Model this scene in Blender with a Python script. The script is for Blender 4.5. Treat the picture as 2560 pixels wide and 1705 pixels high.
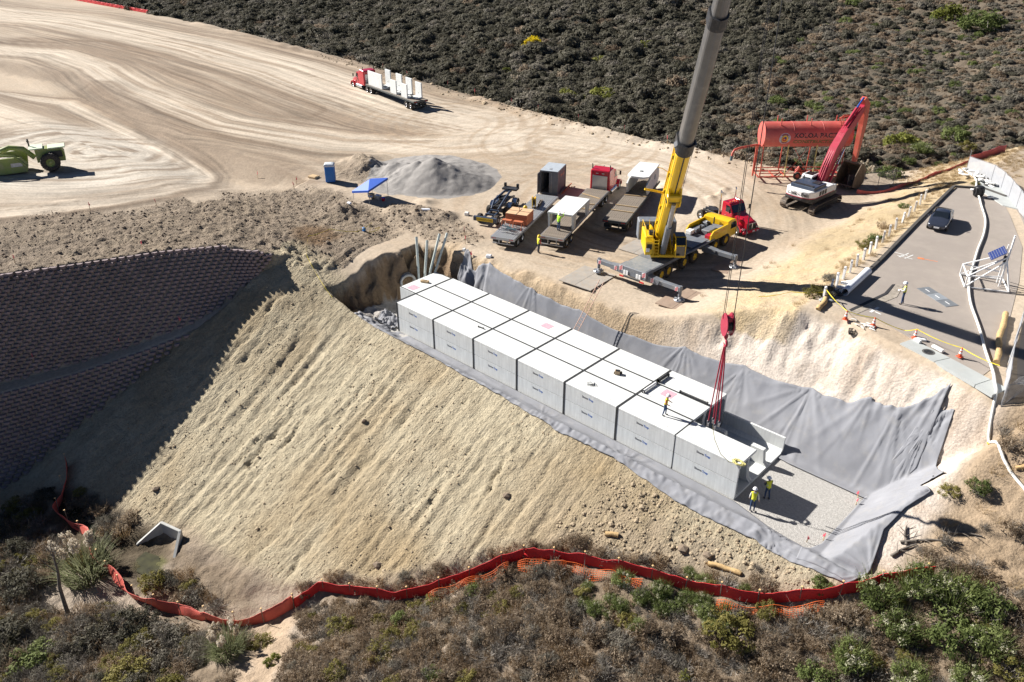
import bpy, bmesh, math, random
import numpy as np
from mathutils import Vector, Matrix, Euler, noise as mnoise

for _o in list(bpy.data.objects):
    bpy.data.objects.remove(_o, do_unlink=True)
SC = bpy.context.scene
COL = SC.collection
R_ = math.radians

# ---------------------------------------------------------------- camera
CAM_POS = Vector((54.58, -42.48, 37.52))
YAW, PITCH = -0.75076, 0.51482
cam_d = bpy.data.cameras.new('camera')
cam_d.sensor_width = 36.0
cam_d.lens = 28.55
cam_d.clip_start = 0.5
cam_d.clip_end = 3000
cam = bpy.data.objects.new('camera', cam_d)
COL.objects.link(cam)
cam.location = CAM_POS
cam.rotation_euler = (math.pi/2 - PITCH, 0, -YAW)
SC.camera = cam

# ---------------------------------------------------------------- sky and sun
SUN_AZ, SUN_EL = R_(14.0), R_(33.0)          # azimuth the shadows run to, measured from +X
world = bpy.data.worlds.new('World')
SC.world = world
world.use_nodes = True
_nt = world.node_tree
_bg = _nt.nodes['Background']
_sky = _nt.nodes.new('ShaderNodeTexSky')
_sky.sky_type = 'NISHITA'
_sky.sun_disc = False
_sky.sun_elevation = SUN_EL
_sky.sun_rotation = math.atan2(-math.cos(SUN_AZ), -math.sin(SUN_AZ))
_sky.air_density = 0.34
_sky.dust_density = 0.12
_sky.ozone_density = 1.6
_nt.links.new(_sky.outputs[0], _bg.inputs[0])
_bg.inputs[1].default_value = 0.05
sun_d = bpy.data.lights.new('sun', 'SUN')
sun_d.energy = 5.0
sun_d.angle = R_(0.53)
sun_d.color = (1.0, 0.955, 0.895)
sun = bpy.data.objects.new('sun', sun_d)
COL.objects.link(sun)
_sd = Vector((math.cos(SUN_AZ)*math.cos(SUN_EL), math.sin(SUN_AZ)*math.cos(SUN_EL), -math.sin(SUN_EL)))
sun.rotation_euler = _sd.to_track_quat('-Z', 'Y').to_euler()
sun.location = (-60, -20, 60)

SC.view_settings.view_transform = 'Standard'
SC.view_settings.look = 'None'
SC.view_settings.gamma = 1.0
SC.view_settings.exposure = 1.05
SC.cycles.use_denoising = True
SC.cycles.max_bounces = 6
SC.cycles.diffuse_bounces = 2
SC.cycles.transparent_max_bounces = 12

# ---------------------------------------------------------------- small tools
def tag(o, label=None, cat=None, group=None, kind=None):
    if label: o['label'] = label
    if cat: o['category'] = cat
    if group: o['group'] = group
    if kind: o['kind'] = kind
    return o

def empty(name, loc=(0, 0, 0), rz=0.0, label=None, cat=None, group=None):
    o = bpy.data.objects.new(name, None)
    o.empty_display_size = 0.3
    COL.objects.link(o)
    o.location = loc
    o.rotation_euler = (0, 0, rz)
    return tag(o, label, cat, group)

def copy_tree(o, parent=None):
    c = o.copy()
    COL.objects.link(c)
    c.parent = parent
    for ch in o.children:
        k = ch.copy(); COL.objects.link(k); k.parent = c
        k.matrix_parent_inverse = ch.matrix_parent_inverse.copy()
        for g in ch.children:
            d = g.copy(); COL.objects.link(d); d.parent = k
    return c

_BOXF = [(0, 3, 2, 1), (4, 5, 6, 7), (0, 1, 5, 4), (1, 2, 6, 5), (2, 3, 7, 6), (3, 0, 4, 7)]

class MB:
    """collects shapes, then becomes one mesh object"""
    def __init__(s):
        s.v = []; s.f = []; s.m = []; s.sm = []
    def add(s, vs, fs, mi=0, smooth=False, M=None):
        b = len(s.v)
        if M is not None:
            vs = [M @ Vector(p) for p in vs]
        s.v.extend([tuple(p) for p in vs])
        for f in fs:
            s.f.append(tuple(b+i for i in f)); s.m.append(mi); s.sm.append(smooth)
        return s
    def box(s, c, d, rz=0.0, mi=0, ch=0.0, M=None, rot=None):
        hx, hy, hz = d[0]/2, d[1]/2, d[2]/2
        T = Matrix.Translation(c) @ (rot.to_4x4() if rot is not None else Matrix.Rotation(rz, 4, 'Z'))
        if M is not None: T = M @ T
        ch = min(ch, hx*.9, hy*.9, hz*.9)
        if ch <= 0:
            vs = [(-hx, -hy, -hz), (hx, -hy, -hz), (hx, hy, -hz), (-hx, hy, -hz), (-hx, -hy, hz), (hx, -hy, hz), (hx, hy, hz), (-hx, hy, hz)]
            return s.add(vs, _BOXF, mi, False, T)
        vs = []; idx = {}
        for sx in (-1, 1):
            for sy in (-1, 1):
                for sz in (-1, 1):
                    for a in range(3):
                        p = [sx*hx, sy*hy, sz*hz]
                        for k in range(3):
                            if k != a: p[k] -= (sx, sy, sz)[k]*ch
                        idx[(sx, sy, sz, a)] = len(vs); vs.append(p)
        fs = []
        for a in range(3):
            b, c2 = (a+1) % 3, (a+2) % 3
            for sg in (-1, 1):
                q = []
                for (u, w) in ((-1, -1), (1, -1), (1, 1), (-1, 1)):
                    k = [0, 0, 0]; k[a] = sg; k[b] = u; k[c2] = w
                    q.append(idx[(k[0], k[1], k[2], a)])
                fs.append(q if sg > 0 else q[::-1])
        for a in range(3):                       # edges along axis a
            b, c2 = (a+1) % 3, (a+2) % 3
            for u in (-1, 1):
                for w in (-1, 1):
                    def K(t, ax):
                        k = [0, 0, 0]; k[a] = t; k[b] = u; k[c2] = w
                        return idx[(k[0], k[1], k[2], ax)]
                    q = [K(-1, b), K(1, b), K(1, c2), K(-1, c2)]
                    fs.append(q if u*w < 0 else q[::-1])
        for sx in (-1, 1):
            for sy in (-1, 1):
                for sz in (-1, 1):
                    q = [idx[(sx, sy, sz, 0)], idx[(sx, sy, sz, 1)], idx[(sx, sy, sz, 2)]]
                    fs.append(q if sx*sy*sz > 0 else q[::-1])
        return s.add(vs, fs, mi, False, T)
    def cyl(s, p0, p1, r0, r1=None, n=12, mi=0, caps=True, smooth=True, M=None):
        r1 = r0 if r1 is None else r1
        p0 = Vector(p0); p1 = Vector(p1); ax = (p1-p0)
        if ax.length < 1e-9: return s
        q = ax.to_track_quat('Z', 'Y')
        vs = []
        for (p, r) in ((p0, r0), (p1, r1)):
            for i in range(n):
                a = 2*math.pi*i/n
                vs.append(p + q @ Vector((math.cos(a)*r, math.sin(a)*r, 0)))
        fs = [(i, (i+1) % n, n+(i+1) % n, n+i) for i in range(n)]
        s.add(vs, fs, mi, smooth, M)
        if caps:
            s.add(vs[:n], [tuple(range(n))[::-1]], mi, False, M)
            s.add(vs[n:], [tuple(range(n))], mi, False, M)
        return s
    def tube(s, pts, r, n=8, mi=0, caps=True, smooth=True, M=None):
        pts = [Vector(p) for p in pts]
        rs = r if isinstance(r, (list, tuple)) else [r]*len(pts)
        vs = []; up = Vector((0, 0, 1))
        for i, p in enumerate(pts):
            t = (pts[min(i+1, len(pts)-1)] - pts[max(i-1, 0)]).normalized()
            if abs(t.dot(up)) > .97: up = Vector((1, 0, 0))
            a = t.cross(up).normalized(); b = a.cross(t).normalized()
            up = b
            for k in range(n):
                an = 2*math.pi*k/n
                vs.append(p + a*math.cos(an)*rs[i] + b*math.sin(an)*rs[i])
        fs = []
        for i in range(len(pts)-1):
            for k in range(n):
                fs.append((i*n+k, i*n+(k+1) % n, (i+1)*n+(k+1) % n, (i+1)*n+k)[::-1])
        s.add(vs, fs, mi, smooth, M)
        if caps:
            s.add(vs[:n], [tuple(range(n))], mi, False, M)
            s.add(vs[-n:], [tuple(range(n))[::-1]], mi, False, M)
        return s
    def prism(s, poly, d, axis='Y', off=0.0, mi=0, M=None):
        """poly of (a,b) extruded by d along axis, centred on off. axis Y: (x,z); axis X: (y,z); axis Z: (x,y)"""
        def P(a, b, t):
            return (a, t, b) if axis == 'Y' else ((t, a, b) if axis == 'X' else (a, b, t))
        n = len(poly)
        ar = sum(poly[i][0]*poly[(i+1) % n][1]-poly[(i+1) % n][0]*poly[i][1] for i in range(n))
        if (ar < 0): poly = poly[::-1]
        vs = [P(a, b, off-d/2) for a, b in poly] + [P(a, b, off+d/2) for a, b in poly]
        fs = [(i, (i+1) % n, n+(i+1) % n, n+i) for i in range(n)] + [tuple(range(n))[::-1], tuple(range(n, 2*n))]
        if axis == 'Y': fs = [f[::-1] for f in fs]
        return s.add(vs, fs, mi, False, M)
    def lathe(s, prof, c=(0, 0, 0), n=16, mi=0, M=None, smooth=True):
        vs = []
        for r, z in prof:
            for i in range(n):
                a = 2*math.pi*i/n
                vs.append((c[0]+r*math.cos(a), c[1]+r*math.sin(a), c[2]+z))
        fs = []
        for j in range(len(prof)-1):
            for i in range(n):
                fs.append((j*n+i, j*n+(i+1) % n, (j+1)*n+(i+1) % n, (j+1)*n+i))
        return s.add(vs, fs, mi, smooth, M)
    def grid(s, fn, nu, nv, mi=0, smooth=True, M=None):
        vs = [fn(i/(nu-1), j/(nv-1)) for j in range(nv) for i in range(nu)]
        fs = [(j*nu+i, j*nu+i+1, (j+1)*nu+i+1, (j+1)*nu+i) for j in range(nv-1) for i in range(nu-1)]
        return s.add(vs, fs, mi, smooth, M)
    def build(s, name, mats, parent=None, label=None, cat=None, group=None, kind=None):
        me = bpy.data.meshes.new(name)
        me.from_pydata(s.v, [], s.f)
        if not isinstance(mats, (list, tuple)): mats = [mats]
        for m in mats: me.materials.append(m)
        me.polygons.foreach_set('material_index', np.array(s.m, dtype=np.int32))
        me.polygons.foreach_set('use_smooth', np.array(s.sm, dtype=bool))
        me.update()
        o = bpy.data.objects.new(name, me)
        COL.objects.link(o)
        if parent is not None: o.parent = parent
        return tag(o, label, cat, group, kind)

def np_mesh(name, V, Fq, mats, smooth=True, midx=None):
    me = bpy.data.meshes.new(name)
    nf = len(Fq); k = Fq.shape[1]
    me.vertices.add(len(V)); me.vertices.foreach_set('co', np.ascontiguousarray(V, dtype=np.float32).ravel())
    me.loops.add(nf*k); me.loops.foreach_set('vertex_index', np.ascontiguousarray(Fq, dtype=np.int32).ravel())
    me.polygons.add(nf)
    me.polygons.foreach_set('loop_start', np.arange(0, nf*k, k, dtype=np.int32))
    me.polygons.foreach_set('loop_total', np.full(nf, k, dtype=np.int32))
    if midx is not None: me.polygons.foreach_set('material_index', np.asarray(midx, dtype=np.int32))
    me.polygons.foreach_set('use_smooth', np.full(nf, smooth, dtype=bool))
    for m in (mats if isinstance(mats, (list, tuple)) else [mats]): me.materials.append(m)
    me.update(calc_edges=True)
    me.validate()
    return me

# ---------------------------------------------------------------- materials
def _hash(*a): return abs(hash(a)) % 10007
def streak_concrete(m):
    # faint vertical form marks and run-off stains
    nt = m.node_tree; N = nt.nodes; Lk = nt.links; b = N['Principled BSDF']
    src = b.inputs['Base Color'].links[0].from_socket
    tc = N.new('ShaderNodeTexCoord'); mp = N.new('ShaderNodeMapping'); mp.inputs['Scale'].default_value = (5.0, 5.0, .35)
    nz = N.new('ShaderNodeTexNoise'); nz.inputs['Scale'].default_value = 1.6; nz.inputs['Detail'].default_value = 6
    Lk.new(tc.outputs['Object'], mp.inputs[0]); Lk.new(mp.outputs[0], nz.inputs['Vector'])
    mr = N.new('ShaderNodeMapRange'); mr.inputs[1].default_value = .35; mr.inputs[2].default_value = .68; mr.inputs[3].default_value = .92; mr.inputs[4].default_value = 1.04
    Lk.new(nz.outputs[0], mr.inputs[0])
    v = N.new('ShaderNodeVectorMath'); v.operation = 'SCALE'; Lk.new(src, v.inputs[0]); Lk.new(mr.outputs[0], v.inputs['Scale']); Lk.new(v.outputs[0], b.inputs['Base Color'])
    return m
def mat(name, col, rough=.6, metal=0.0, var=.12, scale=3.0, bump=0.0, bscale=40.0, dirt=None, dirt_amt=.3, spec=.5, coat=0.0, detail=4):
    """principled surface with a broad tone mottling, optional dust/dirt patches and fine relief"""
    m = bpy.data.materials.new(name); m.use_nodes = True
    nt = m.node_tree; N = nt.nodes; Lk = nt.links
    b = N['Principled BSDF']
    b.inputs['Roughness'].default_value = rough
    b.inputs['Metallic'].default_value = metal
    b.inputs['Specular IOR Level'].default_value = spec
    b.inputs['Coat Weight'].default_value = coat
    tc = N.new('ShaderNodeTexCoord')
    nz = N.new('ShaderNodeTexNoise'); nz.inputs['Scale'].default_value = scale; nz.inputs['Detail'].default_value = detail
    Lk.new(tc.outputs['Object'], nz.inputs['Vector'])
    rp = N.new('ShaderNodeValToRGB')
    c = Vector(col[:3])
    e = rp.color_ramp.elements
    e[0].position = .3; e[1].position = .72
    e[0].color = (*(c*(1-var)), 1); e[1].color = (*[min(x*(1+var), 1) for x in c], 1)
    Lk.new(nz.outputs[0], rp.inputs[0])
    out = rp.outputs[0]
    if dirt is not None:
        n2 = N.new('ShaderNodeTexNoise'); n2.inputs['Scale'].default_value = scale*.8+.7; n2.inputs['Detail'].default_value = 8; n2.inputs['Roughness'].default_value = .65
        Lk.new(tc.outputs['Object'], n2.inputs['Vector'])
        r2 = N.new('ShaderNodeMapRange'); r2.inputs[1].default_value = .62-dirt_amt*.5; r2.inputs[2].default_value = .78
        r2.inputs[4].default_value = min(1, dirt_amt*2)
        Lk.new(n2.outputs[0], r2.inputs[0])
        mx = N.new('ShaderNodeMix'); mx.data_type = 'RGBA'
        Lk.new(r2.outputs[0], mx.inputs[0]); Lk.new(out, mx.inputs[6]); mx.inputs[7].default_value = (*dirt, 1)
        out = mx.outputs[2]
    Lk.new(out, b.inputs['Base Color'])
    if bump > 0:
        n3 = N.new('ShaderNodeTexNoise'); n3.inputs['Scale'].default_value = bscale; n3.inputs['Detail'].default_value = 5
        Lk.new(tc.outputs['Object'], n3.inputs['Vector'])
        bp = N.new('ShaderNodeBump'); bp.inputs['Strength'].default_value = bump; bp.inputs['Distance'].default_value = .05
        Lk.new(n3.outputs[0], bp.inputs['Height']); Lk.new(bp.outputs[0], b.inputs['Normal'])
    return m

DUST = (.42, .34, .25)
M = {}
M['concrete'] = mat('pale_concrete', (.66, .675, .66), .8, var=.05, scale=1.2, bump=.12, bscale=18, dirt=(.46, .45, .42), dirt_amt=.16, detail=8)
streak_concrete(M['concrete'])
M['concrete_grey'] = mat('grey_concrete', (.42, .42, .40), .85, var=.1, scale=2, bump=.2, bscale=25)
M['tape'] = mat('black_bitumen', (.025, .027, .03), .55, var=.3, scale=5, dirt=(.09, .085, .08), dirt_amt=.25)
M['yellow'] = mat('crane_yellow', (.80, .50, .01), .38, var=.06, scale=1.5, dirt=(.50, .36, .10), dirt_amt=.15, coat=.2)
M['crane_grey'] = mat('crane_grey', (.16, .175, .20), .5, var=.12, scale=2, dirt=(.30, .27, .23), dirt_amt=.3)
M['dark'] = mat('dark_steel', (.03, .032, .037), .5, .2, var=.25, scale=4, dirt=(.16, .13, .10), dirt_amt=.25)
M['boom_grey'] = mat('boom_grey', (.135, .132, .13), .36, .35, var=.1, scale=1.2, dirt=(.30, .28, .26), dirt_amt=.2)
M['chrome'] = mat('chrome', (.75, .76, .78), .16, 1.0, var=.05)
M['steel'] = mat('worn_steel', (.40, .41, .43), .42, .7, var=.15, scale=4)
M['tyre'] = mat('rubber', (.022, .021, .02), .85, var=.3, scale=8, dirt=(.17, .135, .10), dirt_amt=.4)
M['red_paint'] = mat('truck_red', (.48, .012, .03), .25, var=.06, scale=2, coat=.6, dirt=(.40, .12, .10), dirt_amt=.1)
M['glass'] = mat('dark_glass', (.012, .016, .022), .05, spec=.8, var=.1)
M['white_paint'] = mat('white_paint', (.80, .80, .79), .5, var=.04, scale=3, dirt=(.62, .58, .52), dirt_amt=.12)
M['wood_deck'] = mat('deck_planks', (.20, .165, .13), .85, var=.3, scale=5, bump=.3, dirt=(.36, .31, .25), dirt_amt=.35)
M['wood'] = mat('raw_timber', (.52, .37, .20), .75, var=.15, scale=6)
M['orange_light'] = mat('lamp_orange', (.8, .22, .02), .35)
M['lamp_red'] = mat('lamp_red', (.55, .01, .01), .3)
M['skin'] = mat('skin', (.42, .24, .16), .6, var=.06)
M['black'] = mat('black_plastic', (.015, .015, .017), .5, var=.2)
# ================================================================ terrain
def _vh(ix, iy, seed):
    h = (ix.astype(np.int64)*374761393 + iy.astype(np.int64)*668265263 + seed*974711) & 0x7fffffff
    h = ((h ^ (h >> 13))*1274126177) & 0x7fffffff
    return ((h ^ (h >> 16)) & 0xffff)/65535.0
def vnoise(x, y, seed=0):
    ix = np.floor(x); iy = np.floor(y); fx = x-ix; fy = y-iy
    fx = fx*fx*fx*(fx*(fx*6-15)+10); fy = fy*fy*fy*(fy*(fy*6-15)+10)
    a = _vh(ix, iy, seed); b = _vh(ix+1, iy, seed); c = _vh(ix, iy+1, seed); d = _vh(ix+1, iy+1, seed)
    return a+(b-a)*fx+(c-a)*fy+(a-b-c+d)*fx*fy
def fbm(x, y, seed=0, o=4, lac=2.03, g=.5):
    s = 0; a = 1; t = 0
    for k in range(o):
        s = s+a*vnoise(x+17.3*k, y-9.1*k, seed+k*13); t += a; a *= g; x = x*lac; y = y*lac
    return s/t*2-1
def sstep(a, b, x):
    t = np.clip((x-a)/(b-a), 0, 1); return t*t*(3-2*t)
def smin(a, b, k):
    h = np.clip(.5+.5*(b-a)/k, 0, 1); return b+(a-b)*h-k*h*(1-h)
def smax(a, b, k): return -smin(-a, -b, k)
ip = np.interp
def rbf_fit(P):
    P = np.array(P, float); n = len(P)
    d = np.hypot(P[:, None, 0]-P[None, :, 0], P[:, None, 1]-P[None, :, 1])
    A = np.zeros((n+3, n+3)); A[:n, :n] = d + np.eye(n)*1e-3
    A[:n, n] = 1; A[:n, n+1:] = P[:, :2]; A[n:, :n] = A[:n, n:].T
    w = np.linalg.solve(A, np.concatenate([P[:, 2], [0, 0, 0]]))
    def f(x, y):
        s = w[n]+w[n+1]*x+w[n+2]*y
        for i in range(n): s = s+w[i]*np.hypot(x-P[i, 0], y-P[i, 1])
        return s
    return f
# foreground ground below the silt fence (creek at the left, knoll in the middle, hillside at the right)
FRONT = rbf_fit([(-30, -36, -12), (-21, -33, -12), (-11, -27, -10.4), (-12, -40, -11.5), (-4, -27.5, -10.4), (0, -27, -10.3), (4, -31, -10.3), (3.5, -40, -10.5), (10, -29, -9.8), (14, -24.5, -9.1), (15.5, -28, -8.2), (15, -40, -8.5),
  (20.5, -19.5, -7.0), (21, -25, -6.3), (25, -14.5, -4.9), (24, -31, -5), (27.5, -12, -3.7), (31, -10, -2.9), (33, -19, -4.2), (37, -8, -2.0), (42, -6, -1.2), (44, -9.5, -2.4), (36, -30, -5), (46, -20, -5), (49, -.5, 1.5), (55, -2, 0.3),
  (60, -20, -4), (52.5, 5.5, 3.2), (60, 8, 4.5), (-60, -60, -14), (0, -90, -12), (60, -80, -9), (110, -40, -4), (110, 30, 9)])
WT_Y = [-60, -24.5, -18.5, -11.9, -6.8, -5.1, -3.0]; WT_X = [-44, -27.2, -24.4, -21.6, -18.3, -15.6, -14.6]; WT_Z = [5.8, 5.8, 5.8, 5.8, 5.7, 5.4, 4.6]
WB_Y = [-60, -28, -22.6, -17, -12.1, -8.6, -4.9, -3]; WB_X = [-41, -25.4, -22.7, -19.9, -17.4, -16.6, -15.4, -14.4]; WB_Z = [-7.5, -4, -3.3, -2.2, -.8, .5, 2.8, 4.4]
LT_Y = [-60, -28.6, -23, -17.1, -12.2, -8.6]; LT_X = [-39.3, -23.9, -21.1, -18.5, -16.2, -15.8]
LB_Y = [-60, -32, -24.2, -20.3, -15.9, -12.2, -8.6]; LB_X = [-34, -20.6, -19.4, -18.2, -17.0, -15.6, -15.5]
EDGE_X = [-400, -210, -150, -87, -56, -24, 0, 17, 22, 32, 60]; EDGE_Y = [60, 60, 62, 58, 54, 52, 53, 53, 62, 73, 90]
def crest_z(x): return ip(x, [-16, -12, -8, -4, 0, 46], [4.9, 3.7, 2.2, 1.2, .8, .8])
def bench_z(x, y):
    b = ip(y, [9, 11.5, 30, 45], [4.75, 5.25, 5.6, 6.1])
    return b + ip(x, [-60, -25, -10], [.7, .3, 0])
def slope_z(x, y):            # embankment front
    return crest_z(x)+ip(x, [-18, -4], [.58, .45])*(y+2)
def right_hill(x, y):
    return ip(y, [-40, -12, -4, -2, 2, 6, 8.5, 10.6], [-8, -3.5, .3, 1.3, 2.8, 4.4, 6.6, 9.0]) + ip(x, [48, 60], [0, .6])
def far_hill(x, y):
    e = ip(x, EDGE_X, EDGE_Y)
    d = y-e
    h = ip(d, [0, 4, 10, 25, 90, 170, 420], [5.6, 3.6, 2.6, 3.2, 11, 24, 62])
    h = h + ip(x, [10, 25, 60, 120], [0, 2.5, 7, 16])*np.clip(d/20, 0, 1)
    h = h + 2.2*fbm(x*.022, y*.022, 5, 4)*np.clip(d/15, 0, 1)
    return h
def wall_t(x, y):              # terrain around the tiered retaining wall
    xt, xb = ip(y, WT_Y, WT_X), ip(y, WB_Y, WB_X); zt, zb = ip(y, WT_Y, WT_Z), ip(y, WB_Y, WB_Z)
    xl = np.maximum(ip(y, LT_Y, LT_X), xb+.01); xlb = np.maximum(ip(y, LB_Y, LB_X), xl+.01)
    return xt, xb, xl, xlb, zt, zb
def height_base(x, y):
    """ground without fine relief"""
    x = np.asarray(x, float); y = np.asarray(y, float)
    # upper level: yard, ramp to road, road plateau, pad
    bench = bench_z(x, y)
    pad = ip(x, [-60, -40, -27, -18], [6.9, 6.9, 6.2, 5.6])
    up = np.where(x < -10, bench+(pad-bench)*sstep(6, -2.9, y), bench)
    ramp = 6+(x-24)*.335
    up = np.where(y > 8, smax(up, np.minimum(ramp, 9.0), .6), up)
    up = np.where(x > 33.2, 9.0, up)
    t = sstep(-2.2, 4.5, y)
    cz = crest_z(x)
    t = t+(1-t)*sstep(-14.5, -19, x)
    up = np.where((y < 4.5) & (x < 20), cz+(up-cz)*t, up)
    wgt = np.where(y < 13.2, sstep(40.5, 43.5, x), sstep(44, 47.5, x)*0)
    wgt = np.where(y < 9, wgt, sstep(43.5, 46.5, x)*(y < 13.2))
    rh = np.minimum(right_hill(x, y), 9.0)
    up = up*(1-wgt)+rh*wgt
    # excavation
    sf = ip(x, [-6, 8, 15, 25, 36, 41, 44, 48], [2.0, 3.2, 2.6, 1.7, 1.3, 1.72, 2.0, 2.9])
    yt = ip(x, [-8, 0, 30, 37], [5.5, 7.9, 7.9, 7.1])
    yt = yt+np.where(x < 3, .5*fbm(x*.7, y*.7, 67, 4), 0)
    ex = np.maximum(0, (y-yt)*sf)
    ex = np.maximum(ex, (x-42.8)*1.12)
    ex = np.maximum(ex, (-6.4-x+.35*y+1.6*fbm(x*.45, y*.45, 66, 4)+.5*fbm(x*1.6, y*1.6, 68, 3))*2.6)
    ex = np.maximum(ex, (-.9-y)*.6)
    g = np.where(y > -2.0, np.minimum(up, ex), 0)
    # embankment front
    fr = slope_z(x, y)
    fr = fr*(1-wgt)+np.minimum(fr, rh)*wgt
    fr = np.where(y <= -2.0, slope_z(x, y)*(1-wgt)+np.where(x > 40, rh, 0)*wgt, fr)
    g = np.where(y <= -2.0, np.minimum(fr, np.where(x < 46, (-.9-y)*.6+.15+np.maximum(0, -1-x)*.9, 99)), g)
    # pad beyond the wall
    xt, xb, xl, xlb, zt, zb = wall_t(x, y)
    padz = zt+(pad-zt)*sstep(0, 9, xt-x)
    w = np.where(x <= xt, padz, np.where(x < xb, zt+(zb-zt)*(x-xt)/np.maximum(xb-xt, .01), np.where(x < xl, zb,
        np.where(x < xlb, zb+(fr-zb)*(x-xl)/np.maximum(xlb-xl, .01), fr))))
    g = np.where((y <= -2.0) & (x < xlb), w, g)
    # creek and foreground
    g = np.where((y < 6) & (x > np.where(y < -3, xlb-.5, 400)), np.where(y < -2.5, smax(g, FRONT(x, y), .5), g), g)
    # canyon
    e = ip(x, EDGE_X, EDGE_Y)
    d = y-e
    fh = far_hill(x, y)
    g = np.where(d > 0, np.maximum(np.minimum(g, g-d*.7), fh), g)
    # push-up berm along the canyon edge, bank between haul roads, small spoil heaps
    g = g+.9*np.exp(-((d+1.8)/1.3)**2)*(.75+.5*fbm(x*.4, y*.4, 9, 3))*(x < 20)*(x > -150)
    return g
HEAPS = [(-27.5, 18.5, 3.2, 1.5), (-30.5, 19.8, 3.0, 1.2), (-24.0, 19.5, 2.0, .9), (-8.8, 14.4, 2.0, .9), (-11.6, 13.2, 2.6, .8), (-14.0, 12.0, 2.4, .6), (-19, 8.0, 3.0, .9), (-13.5, 16.0, 1.6, .4), (4.2, 40.5, 1.3, .7), (4.6, 38.0, 1.5, .8), (4.4, 35.6, 1.3, .6), (10.2, 42, .7, .4), (10.5, 40.3, .6, .4), (10.3, 38.6, .7, .35)]
def region(x, y):
    """weights of the kinds of ground"""
    xt, xb, xl, xlb, zt, zb = wall_t(x, y)
    e = ip(x, EDGE_X, EDGE_Y)
    n = fbm(x*.25, y*.25, 3, 4)
    R = {}
    hb = height_base(x, y)
    R['hill'] = sstep(-.3, .8, y-e+n*.8)
    fr = FRONT(x, y)
    R['front'] = np.where(y < -2.5, sstep(.75, .1, hb-fr-.25+n*.4)*(x > -16), 0)
    R['front'] = np.maximum(R['front'], np.where((x > 44.5) & (y < 13), sstep(1.0, 2.6, x-45.6+n*.8-.12*(y-2)), 0))
    R['slope'] = np.where((y < -2.0), 1-R['front'], 0)*(x > xlb-.5)
    R['slope'] = np.maximum(R['slope'], sstep(-1.6, -2.2, y)*(x > -14)*(1-R['front']))
    R['slope'] = np.maximum(R['slope'], sstep(1.0, -1.2, y+n)*(x < -3)*(x > -16)*(y > -3.2)*.9)
    sf = np.minimum(1, sstep(.15, .5, hb)*sstep(9.0, 8.6, hb)*(y > -1.2)*(x > 3))
    face = np.zeros_like(x)
    up = height_base(x, np.maximum(y, 22.0))
    face = np.where((y > -1) & (y < 15.0) & (x > -4), sstep(.3, .9, np.where(x < 33, np.maximum(up, 5.0), 9.0)-hb+n*.5), 0)
    R['face'] = np.where((x > 20.0), face*sstep(20.0, 28, x+n*3), 0)*(1-R['front'])
    R['tan_face'] = np.where(x <= 29, face*(1-R['face']), 0)*(1-R['front'])*(y > 4)
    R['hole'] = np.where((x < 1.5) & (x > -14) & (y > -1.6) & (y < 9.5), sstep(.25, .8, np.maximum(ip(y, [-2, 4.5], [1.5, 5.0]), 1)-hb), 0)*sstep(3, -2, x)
    R['rough'] = np.where((x < xt+.2) & (y < 6), sstep(16, 12.5, xt-x+n*2.5+ip(y, [-24, -10, 0], [1.5, 0, -8])), 0)*(y < -2.6)
    dq = np.hypot((x+20)/15., (y-3.0)/8.5)
    R['rough'] = np.maximum(R['rough'], sstep(1.1, .8, dq+n*.2)*(x < -9)*(hb > 3.5))
    dq = np.hypot((x+8)/8.5, (y-12.2)/3.2)
    R['rough'] = np.maximum(R['rough'], .7*sstep(1.1, .6, dq+n*.25)*(hb > 3.5))
    dq = np.hypot((x+26)/8, (y-17.5)/4)
    R['rough'] = np.maximum(R['rough'], .8*sstep(1.1, .5, dq+n*.35))
    R['grass'] = sstep(24, 27, x+n*1.5)*sstep(33.2, 32.4, x)*(y > 12)*(1-R['hill'])
    return R, hb, n
ROADS = [([(-240, 28), (-205, 34), (-182, 41), (-153, 43), (-118, 45), (-86, 44), (-63, 41), (-46, 40), (-30, 42), (-14, 45), (-2, 46), (6, 41), (8, 33)], 8.0),
         ([(-180, 10), (-150, 16), (-137, 22), (-117, 22), (-92, 18), (-73, 17), (-60, 17), (-49, 20), (-39, 23), (-32, 28), (-22, 37)], 4.2),
         ([(-111, 3), (-97, 8), (-71, 7), (-56, 6), (-47, 5), (-43, 4), (-39, 1), (-37.2, -4), (-37.6, -10), (-38.8, -16), (-41, -20), (-44, -26)], 1.7),
         ([(-110, -8), (-85, -3), (-69, -1), (-55, -1.5), (-47, -4)], 5.0)]
BANK = [(-135, 11), (-111, 15.5), (-82, 13), (-64, 9.5), (-50, 8.5), (-40, 9.5), (-31, 11)]
def pl_dist(x, y, pl):
    """distance to a polyline and arc length along it"""
    best = np.full(x.shape, 1e9); arc = np.zeros(x.shape); side = np.zeros(x.shape); s = 0
    for (a, b) in zip(pl[:-1], pl[1:]):
        dx, dy = b[0]-a[0], b[1]-a[1]; L = math.hypot(dx, dy)
        t = np.clip(((x-a[0])*dx+(y-a[1])*dy)/L**2, 0, 1)
        px, py = x-a[0]-t*dx, y-a[1]-t*dy
        d = np.hypot(px, py); m = d < best
        best = np.where(m, d, best); arc = np.where(m, s+t*L, arc); side = np.where(m, np.sign(dx*py-dy*px), side); s += L
    return best, arc, side
_rr = np.random.default_rng(17)
RILLS = []
for _k in range(95):
    _y0 = _rr.uniform(-22, -3); _L = _rr.uniform(2.5, 9)
    RILLS.append((_rr.uniform(-13, 40), _y0, max(_y0-_L, -27), _rr.uniform(.07, .16), _rr.uniform(.13, .2), _rr.uniform(-.2, -.06)))
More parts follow.
